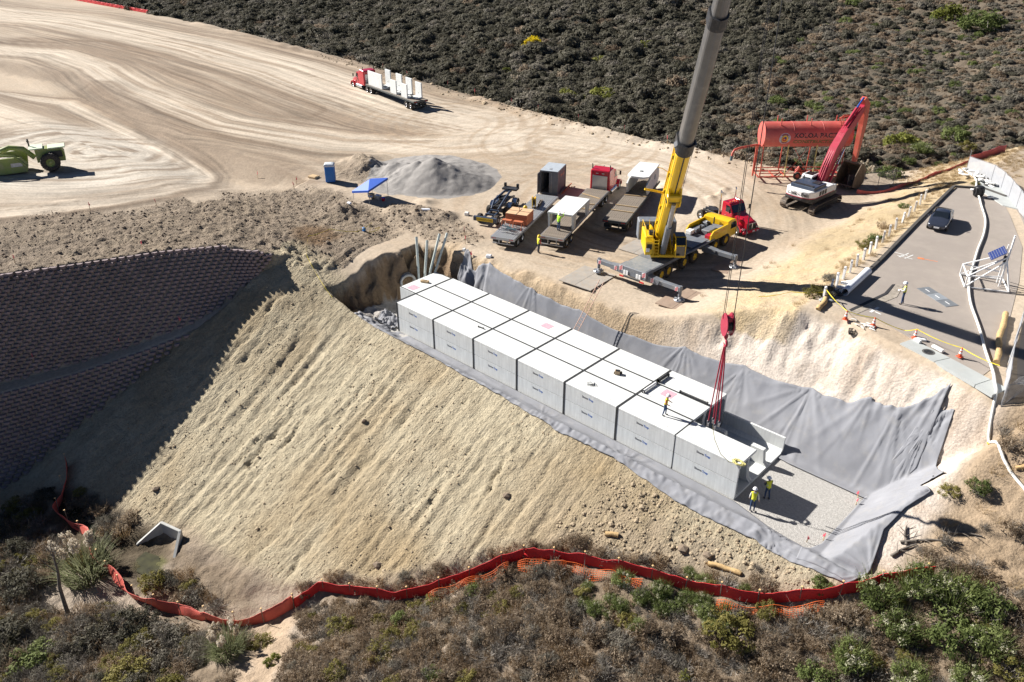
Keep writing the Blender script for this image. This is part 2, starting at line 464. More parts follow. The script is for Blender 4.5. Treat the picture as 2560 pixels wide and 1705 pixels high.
def rills(x, y):
    d = np.zeros_like(x)
    for (x0, y0, y1, dep, w, sk) in RILLS:
        m = (y < y0+.5) & (y > y1-.5) & (np.abs(x-x0) < 6)
        if not m.any(): continue
        xm, ym = x[m], y[m]
        xr = x0+sk*(ym-y0)+.18*np.sin(ym*1.3+x0)+.1*np.sin(ym*3.7+x0*2)
        t = np.clip((y0-ym)/(y0-y1), 0, 1)
        d[m] -= dep*np.exp(-((xm-xr)/w)**2)*np.clip(np.sin(math.pi*t)*1.6, 0, 1)*np.clip(.35+1.3*vnoise(ym*1.1, xm*0+x0, 9), 0, 1.2)
        d[m] += dep*.35*np.exp(-((xm-xr-.45)/.3)**2)*np.sin(math.pi*t)
    return d
def height(x, y, fine=True):
    x = np.asarray(x, float); y = np.asarray(y, float)
    R, h, n = region(x, y)
    for (hx, hy, r, hh) in HEAPS:
        d = np.hypot(x-hx, y-hy)/r
        h = h+hh*np.clip(1-d, 0, 1)**1.2*(1+.5*fbm(x*1.3, y*1.3, 77, 3))
    d, a, sd = pl_dist(x, y, BANK)
    h = h+np.where(x < -30, -.9*sstep(-1.5, 1.5, -d*sd)*sstep(30, 8, d), 0)
    if not fine: return h
    f1 = fbm(x*1.1, y*1.1, 21, 4); f2 = fbm(x*2.7, y*2.7, 31, 3)
    # rills running down the embankment, slightly oblique
    u = x+.12*y+.35*fbm(x*.25, y*.06, 40, 2)
    brk = np.clip(fbm(x*.16, y*.10, 43, 3)*1.5+.45, .1, 1)
    rill = (np.abs(vnoise(u*1.15, y*.035+7, 41)*2-1))
    rill2 = (np.abs(vnoise(u*2.4, y*.06, 45)*2-1))
    cl = np.clip(fbm(x*1.9, y*1.9, 51, 3), 0, 1)
    h = h+R['slope']*((np.minimum(rill, .4)-.4)*.5*brk+(np.minimum(rill2, .35)-.35)*.32*brk+.06*f1+.08*f2+.10*cl+.07*fbm(x*5.2, y*5.2, 52, 2)+rills(x, y))
    h = h+R['rough']*(.13*f1+.15*f2+.20*cl+.11*fbm(x*5.0, y*5.0, 53, 2)+.10*(np.abs(vnoise((x*.4+y)*1.5, (x-y*.4)*.2, 54)*2-1)-.5))
    h = h+R['front']*(.5*fbm(x*.35, y*.35, 61, 4)+.12*f2)
    fu = x*.8+y*.2
    h = h+R['face']*(.6*fbm(x*.5, y*.6, 71, 4)+.14*f2-.22*np.clip(1-5*np.abs(fbm(x*.5+.2*y, y*.35, 74, 3)), 0, 1)+.3*np.abs(fbm(x*1.6, y*.8, 75, 3)))*(.12+.88*sstep(3.8, 5.4, h))*sstep(.2, 1.5, h)*sstep(9.1, 8.2, h)
    h = h+R['tan_face']*(.35*fbm(x*.8, y*.9, 72, 4)+.1*f2)*(.2+.8*sstep(3.3, 4.4, h))
    h = h+R['hole']*(.7*fbm(x*.55, y*.9, 73, 4)+.2*f2)
    h = h+R['hill']*.35*f1
    h = h+R['grass']*(.10*f1+.05*f2)
    yard = (1-R['slope'])*(1-R['rough'])*(1-R['front'])*(1-R['face'])*(1-R['hill'])*(1-R['tan_face'])*(1-R['hole'])*(x < 33)
    e = ip(x, EDGE_X, EDGE_Y)
    h = h+yard*(.03*f1+.02*f2)*(h > .5)
    for pl, w in ROADS[:3]:
        d, a, sd = pl_dist(x, y, pl)
        h = h+yard*(.10*np.exp(-((d-w)/.8)**2)*(.6+.8*fbm(x*.3, y*.3, 81, 2)))
    return h
def gz(x, y, fine=True):
    return float(height(np.array([x]), np.array([y]), fine)[0])

def _axis(segs):
    out = [segs[0][0]]
    for (a, b, s0, s1) in segs:
        p = a; st = s0
        n = max(1, int(round((b-a)/((s0+s1)/2))))
        t = np.linspace(0, 1, n+1)[1:]
        # spacing varies linearly from s0 to s1
        q = (s0*t+.5*(s1-s0)*t*t); q = q/q[-1]
        out.extend(list(a+(b-a)*q))
    return np.array(out)
gx = _axis([(-460, -130, 9, 1.4), (-130, -40, 1.2, .4), (-40, -28, .34, .24), (-28, 53, .2, .2), (53, 66, .4, 1.2), (66, 330, 2, 12)])
gy = _axis([(-160, -46, 8, 1), (-46, -34, .6, .22), (-34, 18, .2, .2), (18, 34, .24, .34), (34, 62, .38, .5), (62, 130, .8, 2.2), (130, 560, 3, 14)])
GX, GY = np.meshgrid(gx, gy)
GZ = height(GX, GY)
REG, HB, NZ = region(GX, GY)
def lerp3(c, new, w): return c*(1-w[..., None])+np.array(new)*w[..., None]
def ground_colour(x, y, R, hb):
    n1 = fbm(x*.12, y*.12, 101, 5); n2 = fbm(x*.9, y*.9, 102, 4); n3 = fbm(x*.03, y*.03, 103, 3)
    c = np.zeros(x.shape+(3,))+np.array((.445, .37, .285))
    # wheel-worn yard, dusty light patches against darker damp soil
    c = lerp3(c, (.345, .265, .185), np.clip(.5*n1+.2+.25*n2, 0, .75))
    for pl, w in ROADS:
        d, a, sd = pl_dist(x, y, pl)
        q = d*sd
        streak = np.clip(.5+.9*fbm(q*1.6+2*n3, a*.025, 110, 4), 0, 1)
        c = lerp3(c, (.235, .175, .125), (x < -33)*sstep(w*2.8, w*.9, d)*sstep(w*.7, w*1.2, d)*.9*np.clip(1.2-streak*1.2, 0, 1))
        c = lerp3(c, (.585, .505, .405), sstep(w*1.15, w*.55, d)*(.35+.65*streak))
        c = lerp3(c, (.30, .23, .165), (x < -30)*sstep(w*1.1, w*.7, d)*sstep(.3, .12, streak)*.7)
    # broad dark islands between haul roads
    for pl, w in (([(-160, 22), (-141, 33), (-109, 33), (-83, 31), (-57, 29)], 5.0), ([(-100, 15), (-75, 12), (-55, 12), (-40, 14), (-30, 14)], 3.0)):
        d, a, sd = pl_dist(x, y, pl)
        s = np.clip(.55+.9*fbm(d*sd*.9+a*.01, a*.03, 120, 4), 0, 1)
        c = lerp3(c, (.20, .145, .10), sstep(w*1.7, w*.5, d+1.5*n1)*s*.95)
    d, a, sd = pl_dist(x, y, BANK)
    c = lerp3(c, (.23, .18, .135), (x < -34)*sstep(3.2, 1.2, d+n2)*.6)
    # scraper turning ground: pale dust with arcs
    rr = np.hypot(x+60, y+1.5); arcs = .5+.5*fbm(rr*.7, np.arctan2(y+1.5, x+60)*1.2, 130, 4)
    w = sstep(25, 15, rr+3*n1)*sstep(8.5, 4, y+2*n1)
    c = lerp3(c, (.55, .50, .425), w*np.clip(.15+1.1*arcs, 0, 1))
    c = lerp3(c, (.27, .21, .155), w*sstep(.5, .72, 1-arcs)*.9)
    # curving tyre arcs in the turning yard
    for (cx, cy, r0, r1, sd) in ((-16, 44, 4, 20, 141), (2, 30, 8, 24, 142), (-34, 40, 6, 22, 143)):
        rr = np.hypot(x-cx, y-cy); ar = fbm(rr*1.5, np.arctan2(y-cy, x-cx)*1.5, sd, 3)
        c = lerp3(c, (.36, .27, .185), np.where((hb > 3) & (y > 12) & (x < 24), sstep(r1, r1*.6, rr)*sstep(r0*.4, r0, rr)*np.clip(ar*1.6, 0, .6), 0))
    c = lerp3(c, (.185, .148, .112), R['rough']*(.8+.2*n2))
    c = lerp3(c, (.30, .245, .18), R['rough']*np.clip(.9*n2+.3*n1, 0, .6))
    c = lerp3(c, (.16, .10, .055), R['rough']*sstep(1.15, .5, np.hypot((x+15.5)/3.2, (y-2.2)/2.6)+n2*.3)*.8)
    c = lerp3(c, (.36, .302, .208), R['slope'])
    c = lerp3(c, (.41, .358, .255), R['slope']*np.clip(.35+n1+.5*n2, 0, .8))
    c = lerp3(c, (.30, .225, .13), R['slope']*np.clip(-n1*1.2-.1, 0, .8))
    c = lerp3(c, (.30, .24, .17), R['slope']*sstep(20, 34, x)*sstep(-3.5, -5.5, y)*.8*np.clip(.6+n2, 0, 1))
    c = lerp3(c, (.565, .495, .425), R['face'])
    c = lerp3(c, (.43, .345, .27), R['face']*np.clip(n2*1.3+n1*.6+.1, 0, .85))
    c = lerp3(c, (.44, .335, .22), R['tan_face'])
    c = lerp3(c, (.29, .215, .14), R['tan_face']*np.clip(n2*1.4, 0, .7))
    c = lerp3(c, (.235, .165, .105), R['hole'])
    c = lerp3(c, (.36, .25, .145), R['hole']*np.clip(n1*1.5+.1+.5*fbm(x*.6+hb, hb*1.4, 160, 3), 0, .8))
    c = lerp3(c, (.20, .155, .11), R['front'])
    c = lerp3(c, (.33, .275, .22), R['front']*np.clip(n1*1.6+.15+.4*n2, 0, .85))
    c = lerp3(c, (.335, .25, .165), R['front']*((x > 44) & (y > -1.5))*sstep(-1.5, 2, y)*.85)
    # track leading down the knoll
    d, a, sd = pl_dist(x, y, [(14.5, -24.5), (18, -27), (21, -31), (24, -38)])
    c = lerp3(c, (.36, .275, .195), R['front']*sstep(2.2, .8, d+n2))
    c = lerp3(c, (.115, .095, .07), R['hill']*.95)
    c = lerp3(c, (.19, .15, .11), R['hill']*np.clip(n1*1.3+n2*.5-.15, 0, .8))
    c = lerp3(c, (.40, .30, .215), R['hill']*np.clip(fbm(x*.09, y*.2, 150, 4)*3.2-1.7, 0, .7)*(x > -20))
    c = lerp3(c, (.46, .35, .20), R['grass']*(.7+.3*n2))
    c = lerp3(c, (.30, .24, .15), R['grass']*np.clip(n1*1.3, 0, .6))
    g = ((x > -5.5) & (y > -1.3) & (y < 8.4) & (x < 43.4) & (hb < .12)).astype(float)
    c = lerp3(c, (.40, .375, .345), g)
    # creek mud
    c = lerp3(c, (.07, .055, .035), R['front']*sstep(1.2, .7, np.hypot((x+6)/9, (y+28)/3.5)+.2*n2)*.9)
    c = lerp3(c, (.10, .11, .035), sstep(1.0, .5, np.hypot((x-1.2)/2.2, (y+27.3)/1.3)+.4*n2)*.6)
    return np.clip(c*(1+.10*n2[..., None]), .01, .9)
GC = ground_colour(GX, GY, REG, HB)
ny, nx = GX.shape
V = np.stack([GX, GY, GZ], -1).reshape(-1, 3)
I = np.arange(nx*ny).reshape(ny, nx)
Fq = np.stack([I[:-1, :-1], I[:-1, 1:], I[1:, 1:], I[1:, :-1]], -1).reshape(-1, 4)
def ground_material():
    m = bpy.data.materials.new('bare_earth'); m.use_nodes = True
    nt = m.node_tree; N = nt.nodes; Lk = nt.links; b = N['Principled BSDF']
    b.inputs['Roughness'].default_value = .95; b.inputs['Specular IOR Level'].default_value = .15
    at = N.new('ShaderNodeAttribute'); at.attribute_name = 'soil'
    rg = N.new('ShaderNodeAttribute'); rg.attribute_name = 'cloddy'
    tc = N.new('ShaderNodeTexCoord')
    n1 = N.new('ShaderNodeTexNoise'); n1.inputs['Scale'].default_value = 3.4; n1.inputs['Detail'].default_value = 10; n1.inputs['Roughness'].default_value = .72
    Lk.new(tc.outputs['Object'], n1.inputs['Vector'])
    vo = N.new('ShaderNodeTexVoronoi'); vo.inputs['Scale'].default_value = 5.5; vo.inputs['Randomness'].default_value = 1
    Lk.new(tc.outputs['Object'], vo.inputs['Vector'])
    mr = N.new('ShaderNodeMapRange'); mr.inputs[1].default_value = .25; mr.inputs[2].default_value = .75; mr.inputs[3].default_value = .72; mr.inputs[4].default_value = 1.28
    Lk.new(n1.outputs[0], mr.inputs[0])
    mx = N.new('ShaderNodeVectorMath'); mx.operation = 'SCALE'
    Lk.new(at.outputs['Color'], mx.inputs[0]); Lk.new(mr.outputs[0], mx.inputs['Scale'])
    # wheel tracks: fine streaks that follow the haul roads
    tv = N.new('ShaderNodeAttribute'); tv.attribute_name = 'track'
    tw = N.new('ShaderNodeAttribute'); tw.attribute_name = 'trackw'
    nt_ = N.new('ShaderNodeTexNoise'); nt_.inputs['Scale'].default_value = 1.0; nt_.inputs['Detail'].default_value = 7; nt_.inputs['Roughness'].default_value = .62
    Lk.new(tv.outputs['Vector'], nt_.inputs['Vector'])
    r2 = N.new('ShaderNodeMapRange'); r2.inputs[1].default_value = .36; r2.inputs[2].default_value = .66; r2.inputs[3].default_value = .60; r2.inputs[4].default_value = 1.12
    Lk.new(nt_.outputs[0], r2.inputs[0])
    mm = N.new('ShaderNodeMix'); mm.inputs[2].default_value = 1.0
    Lk.new(tw.outputs['Fac'], mm.inputs[0]); Lk.new(r2.outputs[0], mm.inputs[3])
    m2 = N.new('ShaderNodeVectorMath'); m2.operation = 'SCALE'
    Lk.new(mx.outputs[0], m2.inputs[0]); Lk.new(mm.outputs[0], m2.inputs['Scale'])
    Lk.new(m2.outputs[0], b.inputs['Base Color'])
    # fine furrows running down the embankment
    rl = N.new('ShaderNodeAttribute'); rl.attribute_name = 'furrow'
    mp = N.new('ShaderNodeMapping'); mp.inputs['Rotation'].default_value = (0, 0, .12); mp.inputs['Scale'].default_value = (1.0, .10, .10)
    Lk.new(tc.outputs['Object'], mp.inputs[0])
    nf = N.new('ShaderNodeTexNoise'); nf.inputs['Scale'].default_value = 3.2; nf.inputs['Detail'].default_value = 5; nf.inputs['Roughness'].default_value = .6
    Lk.new(mp.outputs[0], nf.inputs['Vector'])
    fm = N.new('ShaderNodeMath'); fm.operation = 'MULTIPLY'; Lk.new(nf.outputs[0], fm.inputs[0]); Lk.new(rl.outputs['Fac'], fm.inputs[1])
    ma = N.new('ShaderNodeMath'); ma.operation = 'MULTIPLY_ADD'
    Lk.new(vo.outputs['Distance'], ma.inputs[0]); ma.inputs[1].default_value = -.28
    Lk.new(n1.outputs[0], ma.inputs[2])
    ml = N.new('ShaderNodeMath'); ml.operation = 'MULTIPLY'
    Lk.new(ma.outputs[0], ml.inputs[0]); Lk.new(rg.outputs['Fac'], ml.inputs[1])
    bp = N.new('ShaderNodeBump'); bp.inputs['Strength'].default_value = .75; bp.inputs['Distance'].default_value = .25
    fa_ = N.new('ShaderNodeMath'); fa_.operation = 'MULTIPLY_ADD'; fa_.inputs[1].default_value = .9; Lk.new(fm.outputs[0], fa_.inputs[0]); Lk.new(ml.outputs[0], fa_.inputs[2])
    Lk.new(fa_.outputs[0], bp.inputs['Height']); Lk.new(bp.outputs[0], b.inputs['Normal'])
    return m
M['earth'] = ground_material()
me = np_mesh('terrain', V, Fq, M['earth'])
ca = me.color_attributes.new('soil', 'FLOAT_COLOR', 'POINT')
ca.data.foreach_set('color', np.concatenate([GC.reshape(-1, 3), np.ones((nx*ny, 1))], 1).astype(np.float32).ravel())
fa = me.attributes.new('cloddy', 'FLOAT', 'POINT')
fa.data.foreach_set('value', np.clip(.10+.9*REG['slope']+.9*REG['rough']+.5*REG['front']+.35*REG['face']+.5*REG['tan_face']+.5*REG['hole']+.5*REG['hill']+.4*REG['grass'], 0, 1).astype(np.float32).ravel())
_best = np.full(GX.shape, 1e9); TQ = np.zeros(GX.shape); TA = np.zeros(GX.shape)
for _i, (pl, w) in enumerate(ROADS[:3]):
    d, a, sd = pl_dist(GX, GY, pl); k = d/w < _best
    _best = np.where(k, d/w, _best); TQ = np.where(k, d*sd*1.1, TQ); TA = np.where(k, a*.03+_i*37, TA)
_yd = (1-REG['slope'])*(1-REG['rough'])*(1-REG['front'])*(1-REG['face'])*(1-REG['hill'])*(1-REG['tan_face'])*(1-REG['hole'])*(GX < 24)
TWt = sstep(3.2, 1.6, _best)*_yd
_r = np.hypot(GX+60, GY+1.5); _k = (GY < 5) & (_r < 25)
TQ = np.where(_k, _r*1.1, TQ); TA = np.where(_k, np.arctan2(GY+1.5, GX+60)*1.1+90, TA); TWt = np.where(_k, .8*_yd, TWt)
_k = (GX > -36) & (GX < 24) & (GY > 24); _r = np.hypot(GX+4, GY-22)
TQ = np.where(_k, _r*1.3, TQ); TA = np.where(_k, np.arctan2(GY-22, GX+4)*1.4+150, TA); TWt = np.where(_k, .45*_yd, TWt)
tva = me.attributes.new('track', 'FLOAT_VECTOR', 'POINT'); tva.data.foreach_set('vector', np.stack([TQ, TA, TQ*0], -1).astype(np.float32).ravel())
twa = me.attributes.new('trackw', 'FLOAT', 'POINT'); twa.data.foreach_set('value', TWt.astype(np.float32).ravel())
fwa = me.attributes.new('furrow', 'FLOAT', 'POINT'); fwa.data.foreach_set('value', REG['slope'].astype(np.float32).ravel())
terrain = bpy.data.objects.new('terrain', me); COL.objects.link(terrain)
tag(terrain, 'bare graded earth of the construction site, its cut slopes and hillsides', 'terrain', kind='structure')
def zs(x, y):
    """height of the built sheet (bilinear)"""
    i = min(max(int(np.searchsorted(gx, x))-1, 0), nx-2); j = min(max(int(np.searchsorted(gy, y))-1, 0), ny-2)
    u = (x-gx[i])/(gx[i+1]-gx[i]); v = (y-gy[j])/(gy[j+1]-gy[j])
    return float(GZ[j, i]*(1-u)*(1-v)+GZ[j, i+1]*u*(1-v)+GZ[j+1, i]*(1-u)*v+GZ[j+1, i+1]*u*v)
def zsv(x, y):
    i = np.clip(np.searchsorted(gx, x)-1, 0, nx-2); j = np.clip(np.searchsorted(gy, y)-1, 0, ny-2)
    u = (x-gx[i])/(gx[i+1]-gx[i]); v = (y-gy[j])/(gy[j+1]-gy[j])
    return GZ[j, i]*(1-u)*(1-v)+GZ[j, i+1]*u*(1-v)+GZ[j+1, i]*(1-u)*v+GZ[j+1, i+1]*u*v
# ================================================================ precast storm-water vault
VL, VW, VH = 5.151, 2.44, 3.1
HH = VH/2
ORD = ['first', 'second', 'third', 'fourth', 'fifth', 'sixth', 'seventh', 'eighth']
def text_mesh(name, body, size, mats, parent, loc, rot, extrude=.002, align='CENTER', sx=1.0, bold=0.0):
    cu = bpy.data.curves.new(name, 'FONT'); cu.body = body; cu.size = size; cu.extrude = extrude
    cu.align_x = align; cu.align_y = 'CENTER'; cu.resolution_u = 2; cu.offset = bold
    t = bpy.data.objects.new(name, cu)
    COL.objects.link(t)
    bpy.context.view_layer.update()
    me = bpy.data.meshes.new_from_object(t.evaluated_get(bpy.context.evaluated_depsgraph_get()))
    bpy.data.objects.remove(t, do_unlink=True); bpy.data.curves.remove(cu)
    me.materials.clear(); me.materials.append(mats)
    o = bpy.data.objects.new(name, me); COL.objects.link(o)
    o.parent = parent; o.location = loc; o.rotation_euler = rot; o.scale = (sx, 1, 1)
    return o
M['ink_dark'] = mat('ink_dark', (.10, .10, .11), .7)
M['ink_blue'] = mat('ink_blue', (.06, .14, .42), .7)
M['pink'] = mat('pink_marking_paint', (.80, .36, .42), .8, var=.15, scale=6)
M['void'] = mat('shaded_concrete', (.45, .455, .445), .85, var=.06)
_txt = {}
def module(i, row, upper, length=VL, label=None, group=None, open_near=False, open_far=False):
    """row 0 beside the embankment, 2 beside the cut bank; half-height inverted or upright trough"""
    x0 = i*VL; y0 = row*VW; g = .035
    z0 = HH if upper else 0
    r = empty('vault_module', (x0+length/2, y0+VW/2, z0), 0, label, 'vault module', group)
    lx, ly = length/2-g, VW/2-.02
    th = .2
    m = MB()
    zt = HH-.01
    if upper:
        m.box((0, 0, zt-th/2), (2*lx, 2*ly, th), ch=.03)
    else:
        m.box((0, 0, th/2+.02), (2*lx, 2*ly, th), ch=.03)
    m.build('slab', M['concrete'], r)
    wz0, wz1 = (0.03, zt-th) if upper else (th+.02, zt-.004)
    def wall(sy):
        w = MB()
        y = sy*(ly-.09)
        hz = .28
        if upper: prof = [(y-.09, wz0), (y+.09, wz0), (y+.09, wz1), (y-.09-(hz if sy > 0 else 0)*0, wz1)]
        else: prof = [(y-.09, wz0), (y+.09, wz0), (y+.09, wz1), (y-.09, wz1)]
        w.prism(prof, 2*lx, 'X')
        # haunch
        yi = y-sy*.09
        if upper: w.prism([(yi, wz1-.3), (yi, wz1), (yi-sy*.3, wz1)], 2*lx-.02, 'X')
        else: w.prism([(yi, wz0+.3), (yi, wz0), (yi-sy*.3, wz0)], 2*lx-.02, 'X')
        return w.build('wall', M['concrete'], r)
    def legs(sy):
        y = sy*(ly-.09)
        for xc in (-lx+.95, lx-.95):
            w = MB()
            if upper: poly = [(xc-.5, wz0), (xc+.5, wz0), (xc+.62, wz1-.3), (xc+.9, wz1), (xc-.9, wz1), (xc-.62, wz1-.3)]
            else: poly = [(xc-.9, wz0), (xc+.9, wz0), (xc+.62, wz0+.3), (xc+.5, wz1), (xc-.5, wz1), (xc-.62, wz0+.3)]
            w.prism(poly, .18, 'Y', y)
            w.build('leg', M['concrete'], r)
    if upper:
        for ax_ in (-1, 1):
            for ay_ in (-1, 1):
                q = MB(); q.cyl((ax_*lx*.62, ay_*ly*.6, zt-.004), (ax_*lx*.62, ay_*ly*.6, zt+.003), .055, n=8, smooth=False); q.build('lifting_anchor', M['concrete_grey'], r)
    wall(-1) if row == 0 or open_near is None else legs(-1)
    wall(1) if row == 2 or open_far is None else legs(1)
    if row == 0:
        tz = HH*.66 if upper else HH*.74
        for key, body, mt, dx in (('a', 'Storm', 'ink_dark', -.27), ('b', 'Trap', 'ink_blue', .30)):
            t = text_mesh('lettering', body, .26, M[mt], r, (dx-.2, -ly-.004, tz), (math.pi/2, 0, 0), sx=.92, bold=.008)
    return r
ROWN = ['outer row by the embankment', 'middle row', 'inner row by the cut bank']
for row in range(3):
    for i in range(7):
        if row == 0 or i < 6:
            module(i, row, True, label='white concrete top module, %s from the pipe end, %s' % (ORD[i], ROWN[row]), group='top vault modules')
        if row == 0 or i >= 5:
            module(i, row, False, label=('white concrete bottom module, %s from the pipe end, %s' % (ORD[i], ROWN[row])) if i < 6 or row == 0 else 'open concrete trough module with upright legs in the %s' % ROWN[row], group='bottom vault modules')
# turned end module by the pipes
for up in (True, False):
    r = empty('vault_module', (-1.18, VW*1.98, HH if up else 0), 0, 'narrow white %s module turned across the pipe end of the vault' % ('top' if up else 'bottom'), 'vault module', 'turned end modules')
    m = MB()
    m.box((0, 0, HH/2), (2.22, VW*1.98, HH-.02), ch=.03)
    m.build('shell', M['concrete'], r)
if True:
    pm = MB()
    def hatch_patch(x, y, w, d, lab):
        m = MB(); m.box((0, 0, .004), (w, d, .006))
        o = m.build('pink_panel', M['pink'], None, lab, 'paint mark', 'pink marks on the vault roof'); o.location = (x, y, VH+.001-.008)
        return o
    hatch_patch(-1.2, 3.2, .95, .95, 'pink painted square on the narrow end module by the pipes')
    hatch_patch(VL*2.62, 6.15, .95, .8, 'pink painted square on the inner row near the ladder')
    hatch_patch(VL*5.35, 4.2, 1.0, .95, 'pink painted square on the middle row near the worker')
# black joint strips
def strip(pts, w, lab, grp):
    m = MB()
    zt = VH-.01
    for (a, b) in zip(pts[:-1], pts[1:]):
        a = Vector(a); b = Vector(b); d = b-a; c = (a+b)/2
        if abs(d.z) > .1: m.box(c, (w, .012, abs(d.z)), ch=.003)
        elif abs(d.x) > abs(d.y): m.box(c, (abs(d.x), w, .012), ch=.003)
        else: m.box(c, (w, abs(d.y), .012), ch=.003)
    return m.build('joint_strip', M['tape'], None, lab, 'joint strip', grp)
zt = VH+.002
for i in range(0, 7):
    yf = 3*VW-.05 if i < 6 else VW*.98
    pts = [(i*VL, yf, zt), (i*VL, .012, zt)]
    w = .2 if i < 6 else .05
    o = strip(pts, w, 'black joint strip across the vault roof, %s from the pipe end' % ORD[i], 'cross joint strips')
    strip([(i*VL+(.1 if i == 0 else 0), .010, VH-.02), (i*VL+(.1 if i == 0 else 0), .010, .02)], w, 'black joint strip down the vault side, %s from the pipe end' % ORD[i], 'side joint strips')
for row in (1, 2):
    for i in range(6):
        strip([(i*VL+.09, row*VW, zt-.001), ((i+1)*VL-.09, row*VW, zt-.001)], .15,
              'black lengthwise joint strip, %s bay from the pipe end, %s seam of the vault roof' % (ORD[i], ['', 'outer', 'inner'][row]), 'lengthwise joint strips')
strip([(-2.25, VW*1.02, zt), (-.1, VW*1.02, zt)], .12, 'black joint strip along the edge of the turned end module', 'end joint strips')
strip([(-2.25, VW*2.93, zt), (-.1, VW*2.93, zt)], .09, 'thin black joint strip at the far edge of the turned end module', 'end joint strips')
# rolled joint wrap and seal pipes lying on the roof
def roof_roll(p0, p1, r, mt, lab):
    m = MB(); m.cyl(p0, p1, r, n=10)
    m.cyl(p0, Vector(p0).lerp(Vector(p1), .04), r*1.5, n=10, mi=1); m.cyl(Vector(p0).lerp(Vector(p1), .96), p1, r*1.5, n=10, mi=1)
    return m.build('joint_roll', [mt, M['tape']], None, lab, 'roll', 'rolls of joint wrap')
roof_roll((5.0*VL+.28, 1.2*VW, VH+.13), (5.0*VL+.30, 1.95*VW, VH+.13), .10, M['white_paint'], 'white roll lying beside the cross joint of the middle row')
roof_roll((5.0*VL+.3, 2.05*VW, VH+.17), (5.0*VL+.3, 2.6*VW, VH+.17), .13, M['tape'], 'short black roll lying on the cross joint near the cut bank')
roof_roll((5.45*VL, 2*VW+.08, VH+.11), (5.93*VL, 2*VW+.1, VH+.11), .075, M['tape'], 'black roll on the inner lengthwise joint near the open end')
roof_roll((2.0*VL-1.15, 1.0*VW-.62, VH+.06), (2.0*VL-.55, VW-.55, VH+.06), .055, M['tape'], 'short dark rod on the outer row near the third joint')
def small_thing(name, parts, loc, rz, lab, cat, grp=None):
    r = empty(name, loc, rz, lab, cat, grp)
    for pn, mb, mt in parts: mb.build(pn, mt, r)
    return r
M['card'] = mat('cardboard', (.45, .33, .20), .85)
b = MB().box((0, 0, .16), (.42, .32, .3), ch=.01); l = MB().box((.02, 0, .33), (.34, .26, .04)); l.box((.3, .1, .1), (.16, .12, .2)); l.box((-.24, .05, .05), (.1, .2, .1))
small_thing('tool_box', [('carton', b, M['card']), ('lid', l, M['black'])], (4.45*VL, 3.85, VH), .5, 'brown carton with dark tools on the middle row of the roof', 'carton')
b = MB().box((0, 0, .12), (.85, .3, .22), ch=.015); l = MB().box((0, 0, .25), (.5, .06, .03))
small_thing('timber_block', [('block', b, M['wood']), ('handle', l, M['dark'])], (-1.25, 4.75, VH-.02), R_(25), 'timber block on the narrow end module by the pipes', 'timber')
# scatter of chain on roof
m = MB(); random.seed(4)
for k in range(5):
    a = random.uniform(0, 3); p = Vector((random.uniform(-.3, .3), random.uniform(-.3, .3), .03))
    m.tube([p, p+Vector((.5*math.cos(a), .5*math.sin(a), .02)), p+Vector((.6*math.cos(a+.6), .6*math.sin(a+.6), .0))], .018, n=5)
o = m.build('lifting_chain', M['dark'], None, 'loose dark chain lying on the outer row of the roof', 'chain'); o.location = (4.35*VL, 1.05, VH+.0)

# ================================================================ geotextile
M['textile'] = mat('grey_geotextile', (.235, .24, .26), .8, var=.1, scale=.5, bump=.10, bscale=4, dirt=(.34, .32, .29), dirt_amt=.2, spec=.2)
def drape(name, fx, nu, nv, lab, wrinkle, pins, off=.10, edge_noise=0.0, thick=.012):
    U, Vv = np.meshgrid(np.linspace(0, 1, nu), np.linspace(0, 1, nv))
    X, Y, Zx = fx(U, Vv)
    Z = zsv(X, Y)+off+Zx
    w = np.zeros_like(X)
    for (px, py, amp, rad, k) in pins:
        d = np.hypot(X-px, Y-py); a = np.arctan2(Y-py, X-px)
        rg = np.clip(1-3.2*np.abs(fbm(a*k*.28+px, d*.10, int(px*3) % 97, 3)), 0, 1)
        w += amp*np.exp(-(d/rad)**2)*np.clip(d/.4, 0, 1)*(rg**1.6-.2)
    w += wrinkle*(.5*fbm(X*.5, Y*.9, 210, 3)+1.6*np.clip(1-4*np.abs(fbm(X*.22+Y*.35, Y*.3-X*.12, 220, 3)), 0, 1)**2)
    Z = Z+w*np.clip(Vv*6+.15, 0, 1)
    Yn = Y-w*.35
    P = np.stack([X, Yn, Z], -1).reshape(-1, 3)
    I = np.arange(nu*nv).reshape(nv, nu)
    F = np.stack([I[:-1, :-1], I[:-1, 1:], I[1:, 1:], I[1:, :-1]], -1).reshape(-1, 4)
    me = np_mesh(name, P, F, M['textile'])
    o = bpy.data.objects.new(name, me); COL.objects.link(o)
    sd = o.modifiers.new('thickness', 'SOLIDIFY'); sd.thickness = thick; sd.offset = 0
    return tag(o, lab, 'fabric', 'geotextile sheets')
